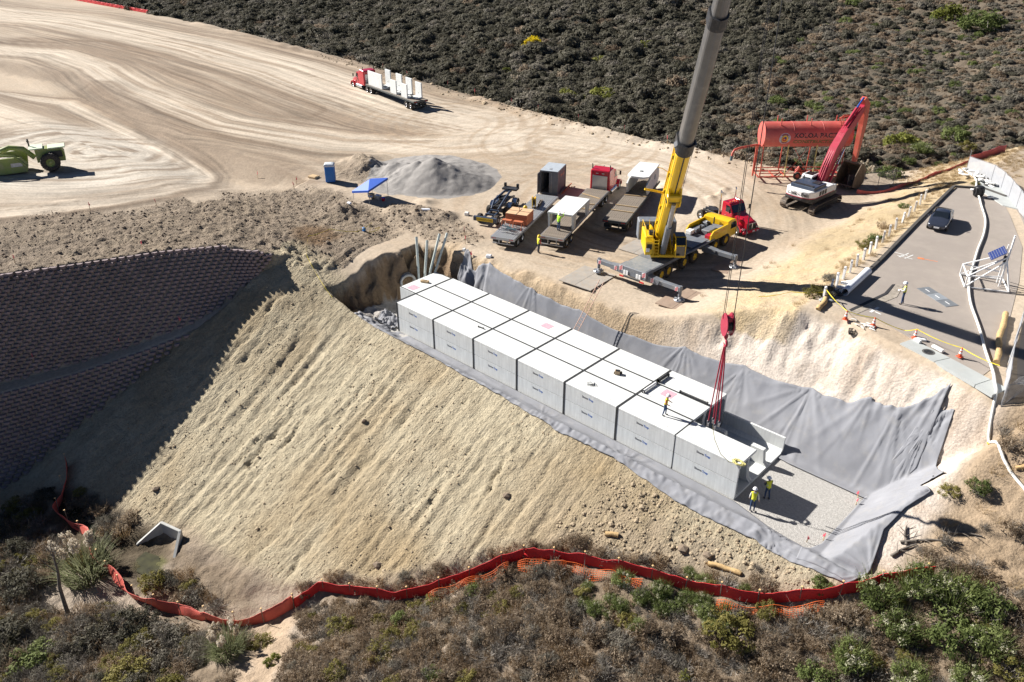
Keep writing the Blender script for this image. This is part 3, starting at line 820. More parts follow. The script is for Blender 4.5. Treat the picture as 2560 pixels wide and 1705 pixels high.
# far bank
PINX = np.array([-.6, .8, 2.6, 9.0, 14.5, 20.5, 25.2, 30.5, 36.0, 40.3, 42.3, 45.0])
PINZ = np.array([6.0, 3.7, 4.9, 4.15, 3.8, 3.3, 3.75, 4.0, 4.3, 4.1, 3.9, 4.9])
def far_fx(U, Vv):
    x = -.6+U*45.4
    yt = np.interp(x, [-8, 0, 30, 37], [5.5, 7.9, 7.9, 7.1]); sf = np.interp(x, [-6, 8, 15, 25, 36], [2.0, 3.2, 2.6, 1.7, 1.3])
    k = np.clip(np.searchsorted(PINX, x)-1, 0, len(PINX)-2); q = (x-PINX[k])/(PINX[k+1]-PINX[k])
    top = PINZ[k]+(PINZ[k+1]-PINZ[k])*q-np.minimum(.28, .07*(PINX[k+1]-PINX[k]))*(4*q*(1-q))**.8
    yt = np.where(x > 42.6, yt+(x-42.6)*.9, yt)
    y1 = yt+np.maximum(.35, (top-np.where(x > 42.6, (x-42.6)*1.1, 0))/sf); y0 = yt-.75
    return x, y0+(y1-y0)*Vv, .02*np.sin(x*3)*Vv
drape('geotextile_sheet', far_fx, 420, 40, 'grey geotextile sheet pinned in scallops along the cut bank below the yard', .018,
      [(-.6, 9.5, .14, 2.0, 9), (2.6, 9.4, .12, 2.0, 8), (9.0, 9.5, .10, 2.2, 9), (25.2, 10.3, .10, 2.5, 9), (30.5, 10.4, .10, 3, 9), (36.0, 10.55, .13, 3.6, 10), (40.3, 10.5, .08, 3, 8), (42.3, 10.2, .12, 3, 10), (45, 12, .18, 4.5, 10)], off=.14)
def right_fx(U, Vv):
    y = -3.0+U*13.0
    x1 = np.interp(y, [-3, -1.8, 1.0, 3.0, 4.7, 5.6, 6.4, 8.2, 10.0], [45.3, 46.0, 45.5, 45.9, 46.7, 45.8, 46.8, 45.9, 45.6])
    x0 = np.interp(y, [-3, -1.5, 0, 6.5, 8, 10], [42.0, 41.8, 42.4, 42.6, 43.0, 44.0])
    return x0+(x1-x0)*Vv, y+.25*np.sin(Vv*3)*.3, 0*U
drape('geotextile_sheet', right_fx, 150, 46, 'pale grey geotextile sheet over the short end slope of the pit', .02,
      [(46.7, 4.7, .15, 3.2, 9), (46.8, 6.4, .16, 3.2, 9), (46, -1.8, .08, 3, 8), (44.4, 9.5, .14, 4, 9)], off=.16)
def near_fx(U, Vv):
    x = -5.2+U*50.7
    y1 = np.interp(x, [-12, -9, -4, 2.6, 10.7, 17.6, 22.8, 27.4, 33.7, 36, 39.4, 42, 45.5], [-1.3, -1.7, -1.6, -1.9, -2.1, -2.3, -2.7, -2.5, -3.2, -3.1, -3.0, -3.3, -3.0])
    y0 = np.interp(x, [-12, -9, -4, 0, 30, 36.2, 39, 43, 45.5], [-.7, -.7, -.5, -.06, -.06, -.1, -.8, -1.5, -2.3])
    y1 = y1+.13*fbm(x*.8, x*0+3.3, 230, 3)
    return x, y0+(y1-y0)*Vv, .0*x
drape('geotextile_sheet', near_fx, 520, 26, 'long grey geotextile sheet lapped over the low embankment crest beside the vault', .03,
      [(40, -2.5, .12, 3, 9), (20, -2.0, .08, 3, 9), (28, -2.2, .08, 3, 9), (-6, -1.2, .1, 3, 9)], off=.10)
def crumple_fx(U, Vv):
    return -3.4+U*2.9, -.4+Vv*2.0, .1+.18*np.abs(fbm(U*6, Vv*6, 240, 3))*2
drape('geotextile_sheet', crumple_fx, 60, 44, 'crumpled dark geotextile bunched at the pipe end of the vault', .2, [], off=.05)
M['pit_gravel'] = mat('pit_gravel', (.40, .385, .36), .95, var=.2, scale=7, bump=.9, bscale=16, detail=12)
m = MB(); m.prism([(-3.0, -.9), (36.5, -1.0), (42.0, -1.6), (43.0, .5), (43.3, 7.2), (36.6, 7.5), (30, 8.2), (-3.0, 8.2)], .06, 'Z', .0)
m.build('gravel_bed', M['pit_gravel'], None, 'even grey gravel bed on the pit floor', 'gravel', None, 'structure')
# ================================================================ tiered retaining wall
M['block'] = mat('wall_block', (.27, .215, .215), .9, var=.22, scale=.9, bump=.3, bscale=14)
def wall_line(Ys, Xs, Zs, y): return np.array([np.interp(y, Ys, Xs), y, np.interp(y, Ys, Zs)])
random.seed(11)
def tier(ytop, ybot, ftop, fbot, dh, bw):
    """positions on a battered face between a top line and a base line"""
    out = []
    s = np.arange(-46, ytop, .05)
    T = np.array([ftop(y) for y in s]); B = np.array([fbot(y) for y in s])
    arc = np.concatenate([[0], np.cumsum(np.linalg.norm(np.diff(T[:, :2], axis=0), axis=1))])
    nrow = int(11.5/dh)
    for r in range(nrow):
        off = (r % 2)*.5*bw
        for a in np.arange(off, arc[-1], bw):
            y = np.interp(a, arc, s)
            t = ftop(y); b = fbot(y)
            z = 5.78-(r+.5)*dh if ftop is up_top else t[2]-(r+.5)*dh
            if z > t[2]-.05 or z < b[2]+.05: continue
            f = (t[2]-z)/(t[2]-b[2])
            p = t+(b-t)*f
            t2 = ftop(y+.1); dr = math.atan2(t2[1]-t[1], t2[0]-t[0])
            out.append((p, dr))
    return out
def up_top(y): return wall_line(WT_Y, WT_X, WT_Z, y)
def up_bot(y):
    return wall_line(WB_Y, WB_X, WB_Z, y)
def lo_top(y):
    return np.array([np.interp(y, LT_Y, LT_X), y, np.interp(y, WB_Y, WB_Z)])
def lo_bot(y):
    x = np.interp(y, LB_Y, LB_X); return np.array([x, y, float(slope_z(np.array(x), np.array(y)))])
def block_mesh():
    m = MB()
    # half-round planter lip over a recessed pocket
    w, h, d = .56, .27, .30
    n = 8
    top = []; bot = []
    for k in range(n+1):
        a = math.pi*k/n
        x = -w/2*math.cos(a); y = -d*math.sin(a)**.7
        top.append((x, y, h/2)); bot.append((x*.96, y*.8, -h/2))
    vs = top+bot; fs = []
    for k in range(n): fs.append((k, n+1+k, n+2+k, k+1))
    fs.append(tuple(range(n+1))); fs.append(tuple(range(n+1, 2*n+2))[::-1])
    m.add(vs, fs, 0, False)
    return m
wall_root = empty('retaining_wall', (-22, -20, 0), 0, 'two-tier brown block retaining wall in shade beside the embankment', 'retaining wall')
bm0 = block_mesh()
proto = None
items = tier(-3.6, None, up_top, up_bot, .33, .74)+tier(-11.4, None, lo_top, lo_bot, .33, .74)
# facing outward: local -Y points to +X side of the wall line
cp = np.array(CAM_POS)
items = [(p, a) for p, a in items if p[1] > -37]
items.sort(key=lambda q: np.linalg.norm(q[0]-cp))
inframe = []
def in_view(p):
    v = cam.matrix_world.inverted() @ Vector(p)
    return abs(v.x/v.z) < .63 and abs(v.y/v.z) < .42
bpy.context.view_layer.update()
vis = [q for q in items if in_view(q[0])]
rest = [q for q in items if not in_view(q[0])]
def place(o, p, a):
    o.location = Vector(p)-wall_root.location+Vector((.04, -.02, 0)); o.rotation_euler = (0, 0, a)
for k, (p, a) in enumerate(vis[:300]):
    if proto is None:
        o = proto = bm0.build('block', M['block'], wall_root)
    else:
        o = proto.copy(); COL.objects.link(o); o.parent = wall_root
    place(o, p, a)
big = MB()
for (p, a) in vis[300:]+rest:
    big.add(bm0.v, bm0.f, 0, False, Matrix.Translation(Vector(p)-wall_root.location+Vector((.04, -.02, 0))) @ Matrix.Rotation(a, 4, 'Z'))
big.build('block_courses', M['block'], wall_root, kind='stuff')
# capping units along the top
cap = MB().box((0, 0, 0), (.62, .34, .30), ch=.06)
cproto = None
for y in np.arange(-34, -3.6, .7):
    t = up_top(y); t2 = up_top(y+.1); a = math.atan2(t2[1]-t[1], t2[0]-t[0])
    if random.random() < .25: continue
    if cproto is None: o = cproto = cap.build('cap_block', M['block'], wall_root)
    else: o = cproto.copy(); COL.objects.link(o); o.parent = wall_root
    o.location = Vector(t)-wall_root.location+Vector((.02, 0, .02+random.uniform(-.36, -.26))); o.rotation_euler = (random.uniform(-.05, .05), random.uniform(-.05, .05), a+random.uniform(-.08, .08))
# ================================================================ road plateau
def asphalt_material():
    m = mat('worn_asphalt', (.31, .27, .236), .9, var=.06, scale=.35, bump=.35, bscale=60, dirt=(.38, .33, .28), dirt_amt=.3, detail=10)
    return m
M['asphalt'] = asphalt_material()
M['pave'] = mat('pale_pavement', (.40, .42, .41), .85, var=.05, scale=1.5, bump=.1, dirt=(.36, .33, .29), dirt_amt=.15)
def sheet(name, poly, z, th, mt, lab, cat=None, kind='structure', parent=None, ch=0):
    m = MB(); m.prism(poly, th, 'Z', z-th/2)
    return m.build(name, mt, parent, lab, cat, None, kind)
ROADP = [(34.25, 15.9), (36.3, 14.9), (37.9, 15.4), (39.6, 14.7), (41.2, 14.0), (44.8, 12.75), (46.2, 12.3), (46.6, 15.4), (45.2, 22.0), (43.8, 30), (42.0, 38.0), (38.9, 45.9), (36.4, 51.5), (32.3, 52.2), (32.1, 49.2), (33.0, 37.4), (33.9, 26.6), (34.3, 19.4)]
sheet('road', ROADP, 9.03, .25, M['asphalt'], 'worn grey-brown asphalt road end above the excavation', 'road')
# asphalt beyond the fence
sheet('road', [(48.2, 12.6), (47.4, 15.6), (46.1, 22.0), (44.7, 30), (42.9, 38.2), (39.8, 46.1), (37.2, 52), (44, 62), (75, 62), (75, 12.6)], 9.015, .3, M['asphalt'], 'shaded asphalt lot behind the fence', 'road')
M['kerb_shaded'] = mat('asphalt_dike_shaded', (.07, .065, .06), .9, var=.2, scale=3, dirt=(.22, .19, .16), dirt_amt=.2)  # shaded side of the asphalt kerb painted into its near-black colour
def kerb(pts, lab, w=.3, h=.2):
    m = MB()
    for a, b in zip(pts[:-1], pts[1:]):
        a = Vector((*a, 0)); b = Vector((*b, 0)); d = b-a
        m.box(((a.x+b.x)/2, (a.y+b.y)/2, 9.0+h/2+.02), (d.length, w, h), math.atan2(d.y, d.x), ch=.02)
    return m.build('kerb', M['kerb_shaded'], None, lab, 'kerb', None, 'structure')
kerb([(32.0, 51.0), (32.1, 49.2), (32.95, 37.4), (33.85, 26.6), (34.25, 19.4), (34.2, 17.2)], 'low asphalt kerb, coloured dark for its shade, along the road edge by the posts')
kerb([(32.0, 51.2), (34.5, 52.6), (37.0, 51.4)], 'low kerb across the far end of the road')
# pavement slabs at the broken road end
def slab(poly, lab, z=9.10):
    return sheet('pavement', poly, z, .22, M['pave'], lab, 'pavement')
slab([(41.0, 13.95), (40.6, 12.75), (43.25, 11.85), (43.85, 13.05)], 'pale concrete pavement slab with a round cover at the broken edge')
slab([(43.9, 13.03), (43.3, 11.83), (46.2, 10.55), (46.75, 11.95)], 'wide pale concrete pavement slab beside the round-cover slab')
slab([(46.8, 11.93), (46.25, 10.53), (47.4, 10.0), (47.9, 11.5)], 'small pale pavement slab under the fence corner')
slab([(33.0, 55.6), (35.0, 56.2), (36.6, 54.0), (39.4, 48.2), (37.5, 48.4), (33.6, 52.6)], 'pale concrete apron with manhole at the far road end', 9.12)
def disc(name, x, y, r, z, mt, lab, cat, grp=None):
    m = MB(); m.cyl((0, 0, 0), (0, 0, .012), r, n=24, smooth=False)
    m2 = MB(); m2.cyl((0, 0, .012), (0, 0, .016), r*.72, n=24, smooth=False)
    rt = empty(name, (x, y, z), 0, lab, cat, grp)
    m.build('rim', mt, rt); m2.build('lid', M['dark'] if mt is not M['dark'] else M['steel'], rt)
    return rt
M['iron'] = mat('cast_iron', (.13, .125, .12), .7, .3)
disc('manhole_cover', 42.5, 12.85, .42, 9.101, M['iron'], 'round iron manhole cover set in the pavement slab', 'manhole cover')
disc('manhole_cover', 34.6, 54.0, .5, 9.121, M['iron'], 'round iron manhole cover on the far concrete apron', 'manhole cover')
# trench plates
M['plate'] = mat('grey_plate', (.20, .215, .23), .6, .2, var=.15, scale=2)
M['plate_light'] = mat('light_plate', (.30, .325, .35), .6, .2, var=.1, scale=2)
for k in range(3):
    rt = empty('trench_plate', (38.95+k*.96, 23.0-k*.62, 9.034), R_(-33), ['dark grey steel trench plate nearest the kerb side', 'lighter grey middle trench plate', 'dark grey steel trench plate nearest the hose'][k], 'steel plate', 'trench plates on the road')
    MB().box((0, 0, .012), (1.12, 1.15, .024), ch=.004).build('plate', M['plate_light' if k == 1 else 'plate'], rt)
    MB().box((0, 0, .028), (.5, .07, .008)).build('handle_slot', M['white_paint'], rt)
# painted marks
M['mark'] = mat('marking_white', (.70, .70, .68), .8, var=.15, scale=8)
M['mark_orange'] = mat('marking_orange', (.75, .22, .08), .8)
def marks(x, y, rz, segs, mt, lab):
    m = MB()
    for (a, b, w) in segs:
        a = Vector((*a, 0)); b = Vector((*b, 0)); d = b-a
        m.box(((a.x+b.x)/2, (a.y+b.y)/2, 0), (d.length, w, .004), math.atan2(d.y, d.x))
    o = m.build('painted_mark', mt, None, lab, 'paint mark', 'painted marks on the road'); o.location = (x, y, 9.038); o.rotation_euler = (0, 0, rz)
marks(37.2, 16.8, .1, [((-.55, -.1), (.55, .1), .16), ((-.15, -.6), (.1, .6), .2), ((.1, -.3), (.6, -.5), .12)], M['mark'], 'white sprayed letter mark near the cones')
marks(34.9, 28.9, .2, [((-.8, .3), (.3, .1), .1), ((-.2, -.6), (.3, .7), .1), ((.2, -.7), (.7, .5), .1), ((-.5, -.3), (.8, -.5), .08), ((-.3, -.6), (-.1, 0), .08)], M['mark'], 'white sprayed hash mark near the kerb')
marks(36.3, 29.2, .15, [((-.3, 0), (.2, .05), .34), ((.1, 0), (1.3, .1), .08)], M['mark_orange'], 'orange sprayed arrow beside the white hash mark')
# trench cut across the asphalt
m = MB(); m.prism([(36.0, 15.2), (36.45, 15.05), (37.6, 20.2), (37.2, 22.6), (36.7, 22.5), (36.95, 20.2)], .05, 'Z', 0)
o = m.build('trench_patch', mat('trench_soil', (.33, .29, .24), .95, var=.3, scale=3, bump=.5), None, 'strip of broken asphalt and soil across the road', 'patch', None, 'structure'); o.location = (0, 0, 9.03)
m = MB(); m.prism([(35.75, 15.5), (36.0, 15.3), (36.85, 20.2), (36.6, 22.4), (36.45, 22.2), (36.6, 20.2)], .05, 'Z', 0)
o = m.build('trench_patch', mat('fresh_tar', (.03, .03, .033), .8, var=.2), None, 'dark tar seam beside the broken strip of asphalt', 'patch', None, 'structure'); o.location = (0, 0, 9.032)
# posts
POSTS = [(30.4, 47.6), (30.75, 45.1), (31.05, 42.6), (31.3, 40.2), (31.55, 37.9), (31.75, 35.6), (31.95, 33.5), (32.15, 31.4), (32.3, 29.4), (32.5, 27.5), (32.65, 25.7), (32.8, 23.9), (32.95, 22.2), (33.05, 20.6), (33.2, 19.0), (33.35, 17.5), (33.5, 15.9)]
ORDN = ORD+['ninth', 'tenth', 'eleventh', 'twelfth', 'thirteenth', 'fourteenth', 'fifteenth', 'sixteenth', 'seventeenth']
pp = None
for k, (x, y) in enumerate(POSTS):
    z = zs(x, y)
    if pp is None:
        rt = pp = empty('guide_post', (x, y, z), 0)
        MB().box((0, 0, .55), (.17, .17, 1.2), ch=.015).build('shaft', M['white_paint'], rt)
        MB().box((0, -.088, .98), (.11, .006, .1)).build('reflector', M['steel'], rt)
    else:
        rt = copy_tree(pp); rt.location = (x, y, z)
    rt.rotation_euler = (random.uniform(-.07, .07), random.uniform(-.09, .05), random.uniform(-.3, .3))
    tag(rt, 'square white wooden guide post, %s along the kerb from the large white pipe end' % ORDN[len(POSTS)-1-k], 'post', 'white posts along the kerb')
# white pipe by the kerb
m = MB(); r0 = .3; L = 5.2
m.cyl((0, 0, 0), (L, 0, 0), r0, n=20, caps=False); m.cyl((L, 0, 0), (0, 0, 0), r0*.9, n=20, caps=False)
mi = MB()
for e in (0, L):
    m.lathe([(r0*.9, 0), (r0, 0)], n=20, M=Matrix.Translation((e, 0, 0)) @ Matrix.Rotation(R_(90), 4, 'Y'))
    mi.lathe([(r0*1.0, -.16), (r0*1.07, -.15), (r0*1.07, .0), (r0*1.0, .01)], n=20, M=Matrix.Translation((max(.17, min(e, L)), 0, 0)) @ Matrix.Rotation(R_(90), 4, 'Y'))
rt = empty('plastic_pipe', (34.45, 17.55, 9.36), R_(93), 'large white plastic pipe lying against the kerb', 'pipe')
M['pvc'] = mat('white_pvc', (.78, .80, .84), .35, var=.04)
m.build('barrel', M['pvc'], rt); mi.build('collar', M['pvc'], rt)
# sacks
M['sack'] = mat('white_woven_sack', (.78, .77, .74), .8, var=.08, scale=6, bump=.4, bscale=20)
M['sack_dark'] = mat('grey_sack', (.34, .36, .37), .8, var=.1, scale=6, bump=.4, bscale=20)
def sack_mesh(seed, lx=.75, ly=.42, lz=.2):
    m = MB(); rnd = random.Random(seed); n = 12; rows = 7
    vs = []; fs = []
    def P(u, v):
        a = 2*math.pi*u; ph = math.pi*(v-.5)
        cx = math.copysign(abs(math.cos(a))**.55, math.cos(a)); cy = math.copysign(abs(math.sin(a))**.55, math.sin(a))
        c = math.cos(ph)**.6 if math.cos(ph) > 0 else 0
        k = 1+.14*mnoise.noise(Vector((cx*2+seed, cy*2, v*3)))
        return (lx/2*cx*c*k, ly/2*cy*c*k, lz/2*math.sin(ph)*(1+.35*mnoise.noise(Vector((cx*3, cy*3+seed, 1)))))
    m.grid(lambda u, v: P(u, v), 15, 8)
    return m
SACKM = [sack_mesh(s) for s in range(4)]
_sackobj = {}
def sack(x, y, z, rz, lab, grp, k=0, mt='sack', tilt=0):
    key = (k, mt)
    if key not in _sackobj:
        o = _sackobj[key] = SACKM[k].build('sandbag', M[mt])
    else:
        o = _sackobj[key].copy(); COL.objects.link(o)
    o.location = (x, y, z); o.rotation_euler = (tilt, tilt*.5, rz)
    return tag(o, lab, 'sandbag', grp)
for k, (x, y, dz, rz) in enumerate([(33.75, 18.0, .1, .3), (33.8, 18.9, .1, .5), (33.7, 19.8, .1, .2), (33.8, 18.4, .28, .6), (33.75, 19.3, .28, .1), (33.85, 20.3, .1, .8), (33.6, 17.3, .1, .2)]):
    sack(x, y, zs(x, y)+dz, rz, 'white sandbag in the small heap beside the white pipe', 'sandbags beside the pipe', k % 4)
for k, (x, y, dz, rz) in enumerate([(33.75, 16.4, .12, 1.0), (33.95, 15.9, .1, .4), (33.6, 15.6, .12, 1.4)]):
    sack(x, y, zs(x, y)+dz, rz, 'grey sandbag by the bush at the end of the kerb', 'grey sandbags', k % 4, 'sack_dark')
sack(33.95, 51.3, 9.15, .4, 'white sandbag at the corner of the concrete apron', None, 1)
sack(35.9, 50.0, 9.15, 1.1, 'white sandbag at the middle of the apron edge', None, 2)
sack(41.5, 14.35, 9.13, .3, 'white sandbag beside the cone at the pavement corner', None, 0)
# ================================================================ vehicles
def tilt_to(p0, p1, up=Vector((0, 0, 1))):
    """matrix whose X axis runs from p0 to p1"""
    p0 = Vector(p0); p1 = Vector(p1); x = (p1-p0).normalized(); y = up.cross(x).normalized(); z = x.cross(y)
    m = Matrix((x, y, z)).transposed().to_4x4(); m.translation = p0
    return m
_wheel_cache = {}
def wheel(parent, x, y, r, w, side, rim='chrome', hub=None, deep=.55, z=None, sub=True):
    """one tyre with its rim as sub-part; side is +1/-1 for the outward face"""
    key = (round(r, 2), round(w, 2), rim, side, sub)
    z = r if z is None else z
    if key not in _wheel_cache:
        m = MB(); T = Matrix.Rotation(R_(-90)*side, 4, 'X')
        ri = r*deep
        m.lathe([(ri*.9, -w*.42), (ri, -w*.5), (r*.86, -w*.5), (r*.97, -w*.40), (r, -w*.28), (r, w*.28), (r*.97, w*.40), (r*.86, w*.5), (ri, w*.5), (ri*.9, w*.42)], n=22, M=T)
        k = 26
        for i in range(k):
            a = 2*math.pi*i/k
            m.box((math.cos(a)*r*1.0, math.sin(a)*r*1.0, 0), (r*.05, r*.10, w*.62), a, M=T)
        t = m.build('wheel', M['tyre'])
        q = MB()
        q.lathe([(ri, w*.46), (ri*.92, w*.44), (ri*.84, w*.22), (ri*.45, w*.20), (ri*.40, w*.36), (ri*.22, w*.42), (.001, w*.42)], n=22, M=T)
        q.lathe([(ri*.93, -w*.44), (.001, -w*.3)], n=18, M=T)
        for i in range(8):
            a = 2*math.pi*i/8
            q.cyl((math.cos(a)*ri*.58, math.sin(a)*ri*.58, w*.2), (math.cos(a)*ri*.58, math.sin(a)*ri*.58, w*.26), ri*.07, n=6, M=T)
        rr = q.build('rim', M[rim], t)
        _wheel_cache[key] = t
        t.parent = parent; t.location = (x, y, z)
        return t
    src = _wheel_cache[key]
    t = src.copy(); COL.objects.link(t); t.parent = parent; t.location = (x, y, z)
    for c in src.children:
        d = c.copy(); COL.objects.link(d); d.parent = t
    return t

M['aluminium'] = mat('aluminium', (.62, .63, .65), .3, .8, var=.06)
M['lens'] = mat('headlamp_lens', (.75, .77, .8), .12, .3)
M['frame_black'] = mat('chassis_black', (.02, .02, .022), .6, var=.3, dirt=(.20, .16, .12), dirt_amt=.3)
def tractor(name, loc, rz, lab, sleeper=False, hood=True, headache=False, tilt=0.0, white_boxes=True):
    """conventional truck tractor; +X is forward, origin under the front axle"""
    r = empty(name, loc, rz, lab, 'truck')
    P = 'red_paint'
    f = MB()
    L = -6.4 if sleeper else -5.2
    for s in (-1, 1): f.box((L/2-.2+.5, s*.43, .95), (abs(L)+1.6, .10, .26), ch=.02)
    for x in (-.9, -2.4, L+.2, L-.4): f.box((x, 0, .95), (.12, .8, .2))
    f.cyl((-.05, -1.0, .52), (-.05, 1.0, .52), .07); f.cyl((L+1.2, -1, .52), (L+1.2, 1, .52), .12); f.cyl((L-.15, -1, .52), (L-.15, 1, .52), .12)
    f.build('chassis', M['frame_black'], r)
    fw = MB(); fw.prism([(L-.1, -.45), (L+1.0, -.45), (L+1.15, .0), (L+1.0, .45), (L-.1, .45), (L-.4, .2), (L+.2, 0), (L-.4, -.2)], .09, 'Z', 1.2)
    fw.build('fifth_wheel', M['dark'], r)
    # hood: tapering lofted shape
    h = MB()
    st = [(.95, .50, .75, 1.38), (.80, .62, .62, 1.50), (.1, .78, .60, 1.72), (-.95, .90, .60, 1.98)]
    rings = []
    for (x, hw, z0, z1) in st:
        c = .16
        rings.append([(x, -hw, z0), (x, -hw, z1-c), (x, -hw+c, z1), (x, -hw*.4, z1+.06), (x, hw*.4, z1+.06), (x, hw-c, z1), (x, hw, z1-c), (x, hw, z0)])
    vs = [p for rg in rings for p in rg]; n = 8
    fs = [(a*n+k, a*n+k+1, (a+1)*n+k+1, (a+1)*n+k) for a in range(3) for k in range(n-1)]
    fs += [tuple(range(n))[::-1], tuple(range(3*n, 4*n))]
    h.add(vs, fs, 0, False)
    h.build('hood', M[P], r)
    for s in (-1, 1):
        fd = MB()
        prof = []
        for k in range(11):
            a = math.pi*(k/10)
            prof.append((-.05+.72*math.cos(a), .52+.70*math.sin(a)))
        outer = prof; inner = [(-.05+.60*math.cos(math.pi*k/10), .52+.58*math.sin(math.pi*k/10)) for k in range(11)]
        for k in range(10):
            fd.prism([outer[k], outer[k+1], inner[k+1], inner[k]], .52, 'Y', s*.98)
        fd.box((.62, s*.95, .70), (.28, .56, .34), ch=.06)
        fd.build('fender', M[P], r)
        MB().box((.79, s*.93, .80), (.06, .34, .17), ch=.03).build('headlight', M['lens'], r)
        wheel(r, -.05, s*1.02, .52, .3, s, 'aluminium')
        for ax in (L+1.2, L-.15):
            wheel(r, ax, s*.93, .52, .56, s, 'aluminium')
        tk = MB(); tk.cyl((-1.6, s*1.0, .72), (-2.9 if not sleeper else -3.6, s*1.0, .72), .33, n=18)
        t = tk.build('fuel_tank', M['chrome'], r)
        bd = MB()
        for x in (-1.9, -2.6): bd.lathe([(.337, -.03), (.34, -.03), (.34, .03), (.337, .03)], n=18, M=Matrix.Translation((x, s*1.0, .72)) @ Matrix.Rotation(R_(90), 4, 'Y'))
        bd.build('tank_strap', M['steel'], t)
        ex = MB(); xs = -2.75 if not sleeper else -3.9
        ex.cyl((xs, s*1.05, 1.0), (xs, s*1.05, 3.0), .10, n=12); ex.cyl((xs, s*1.05, 3.0), (xs, s*1.05, 3.75), .065, n=10)
        ex.tube([(xs, s*1.05, 3.7), (xs-.02, s*1.05, 3.85), (xs-.12, s*1.05, 3.98)], .065, n=8)
        ex.build('exhaust_stack', M['chrome' if not sleeper else 'dark'], r)
        mr = MB(); mr.box((-1.0, s*1.42, 2.35), (.08, .22, .48), ch=.03); mr.cyl((-1.05, s*1.1, 2.62), (-1.0, s*1.42, 2.56), .015, n=5); mr.cyl((-1.05, s*1.1, 2.1), (-1.0, s*1.42, 2.14), .015, n=5)
        mr.build('mirror', M['black'], r)
    if white_boxes:
        for s, x in ((-1, -3.15), (1, -3.15)):
            MB().box((x, s*.98, .80), (.62, .5, .55), ch=.04).build('tool_box', M['white_paint'], r)
    g = MB()
    g.box((.965, 0, 1.06), (.05, .98, .72), ch=.02)
    gr = g.build('grille', M['chrome'], r)
    gs = MB()
    for k in range(8):
        for s in (-1, 1): gs.box((.995, s*(.05+.052*k+.02), 1.06), (.02, .03, .62))
    gs.build('grille_bar', M['dark'], gr)
    b = MB(); b.box((.92, 0, .52), (.24, 2.3, .34), ch=.07)
    bp = b.build('bumper', M[P if not sleeper else 'chrome'], r)
    pl = MB(); pl.box((1.045, .25, .52), (.01, .34, .16)); pl.build('number_plate', M['white_paint'], bp)
    MB().box((1.045, -.7, .5), (.02, .3, .12)).box((1.045, .85, .5), (.02, .3, .12)).build('fog_lamp', M['lens'], bp)
    # cab
    c = MB(); x1, x0 = -.95, -2.5
    prof = [(x1+.05, 1.0), (x1, 1.95), (x1-.42, 2.75), (x1-.62, 2.92), (x0, 2.98), (x0, .95)]
    c.prism(prof, 2.05, 'Y')
    cab = c.build('cab', M[P], r)
    bv = cab.modifiers.new('bevel', 'BEVEL'); bv.width = .07; bv.segments = 2; bv.limit_method = 'ANGLE'
    gl = MB()
    a, b2 = Vector((x1-.005, 0, 2.02)), Vector((x1-.40, 0, 2.72))
    d = (b2-a); nrm = Vector((d.z, 0, -d.x)).normalized()
    ctr = (a+b2)/2+nrm*.012
    gl.box(ctr, (d.length, 1.78, .02), rot=Matrix((d.normalized(), Vector((0, 1, 0)), nrm)).transposed(), ch=.01)
    gl.build('windscreen', M['glass'], cab)
    for s in (-1, 1):
        w = MB(); w.prism([(x1-.18, 2.02), (x1-.46, 2.66), (x1-.98, 2.70), (x1-.98, 2.0)], .02, 'Y', s*1.03)
        w.build('side_window', M['glass'], cab)
        w = MB(); w.box((x1-.6, s*1.03, 1.5), (.94, .015, .96), ch=.01); dr = w.build('door', M[P], cab)
        w = MB(); w.box((x1-.95, s*1.045, 1.62), (.16, .03, .05)); w.box((x1-.35, s*1.042, 1.32), (.28, .012, .34), mi=1); w.build('door_handle', [M['chrome'], M['glass']], r)
        w = MB(); w.box((x1-.7, s*1.0, .62), (1.3, .34, .07)); w.box((x1-.7, s*1.0, .9), (1.3, .3, .06)); w.build('step', M['steel'], r)
    tp = MB()
    for k in range(5): tp.lathe([(.06, 0), (.07, .05), (.03, .1), (.0, .1)], (x1-.8, -.7+.35*k, 2.96), n=8)
    tp.build('marker_lamp', M['orange_light'] if not sleeper else M['lens'], cab)
    hn = MB(); hn.cyl((x1-1.2, .4, 3.08), (x1-.6, .4, 3.08), .03, .07, n=8); hn.build('air_horn', M['chrome'], cab)
    if sleeper:
        s_ = MB(); sx0 = -4.35
        s_.prism([(x0+.02, .95), (x0+.02, 2.98), (x0-.1, 3.35), (x0-.5, 3.5), (sx0, 3.42), (sx0, .95)], 2.32, 'Y')
        sl = s_.build('sleeper_box', M[P], r); bv = sl.modifiers.new('bevel', 'BEVEL'); bv.width = .16; bv.segments = 3; bv.limit_method = 'ANGLE'
        MB().box((sx0-.02, 0, 1.95), (.05, 1.75, 1.7), ch=.02).build('rear_guard', M['aluminium'], r)
        w = MB(); w.box((sx0-.01, -.35, 3.05), (.03, .28, .07)); w.box((sx0-.01, .35, 3.05), (.03, .28, .07)); w.build('rear_lamp', M['lens'], sl)
    return r

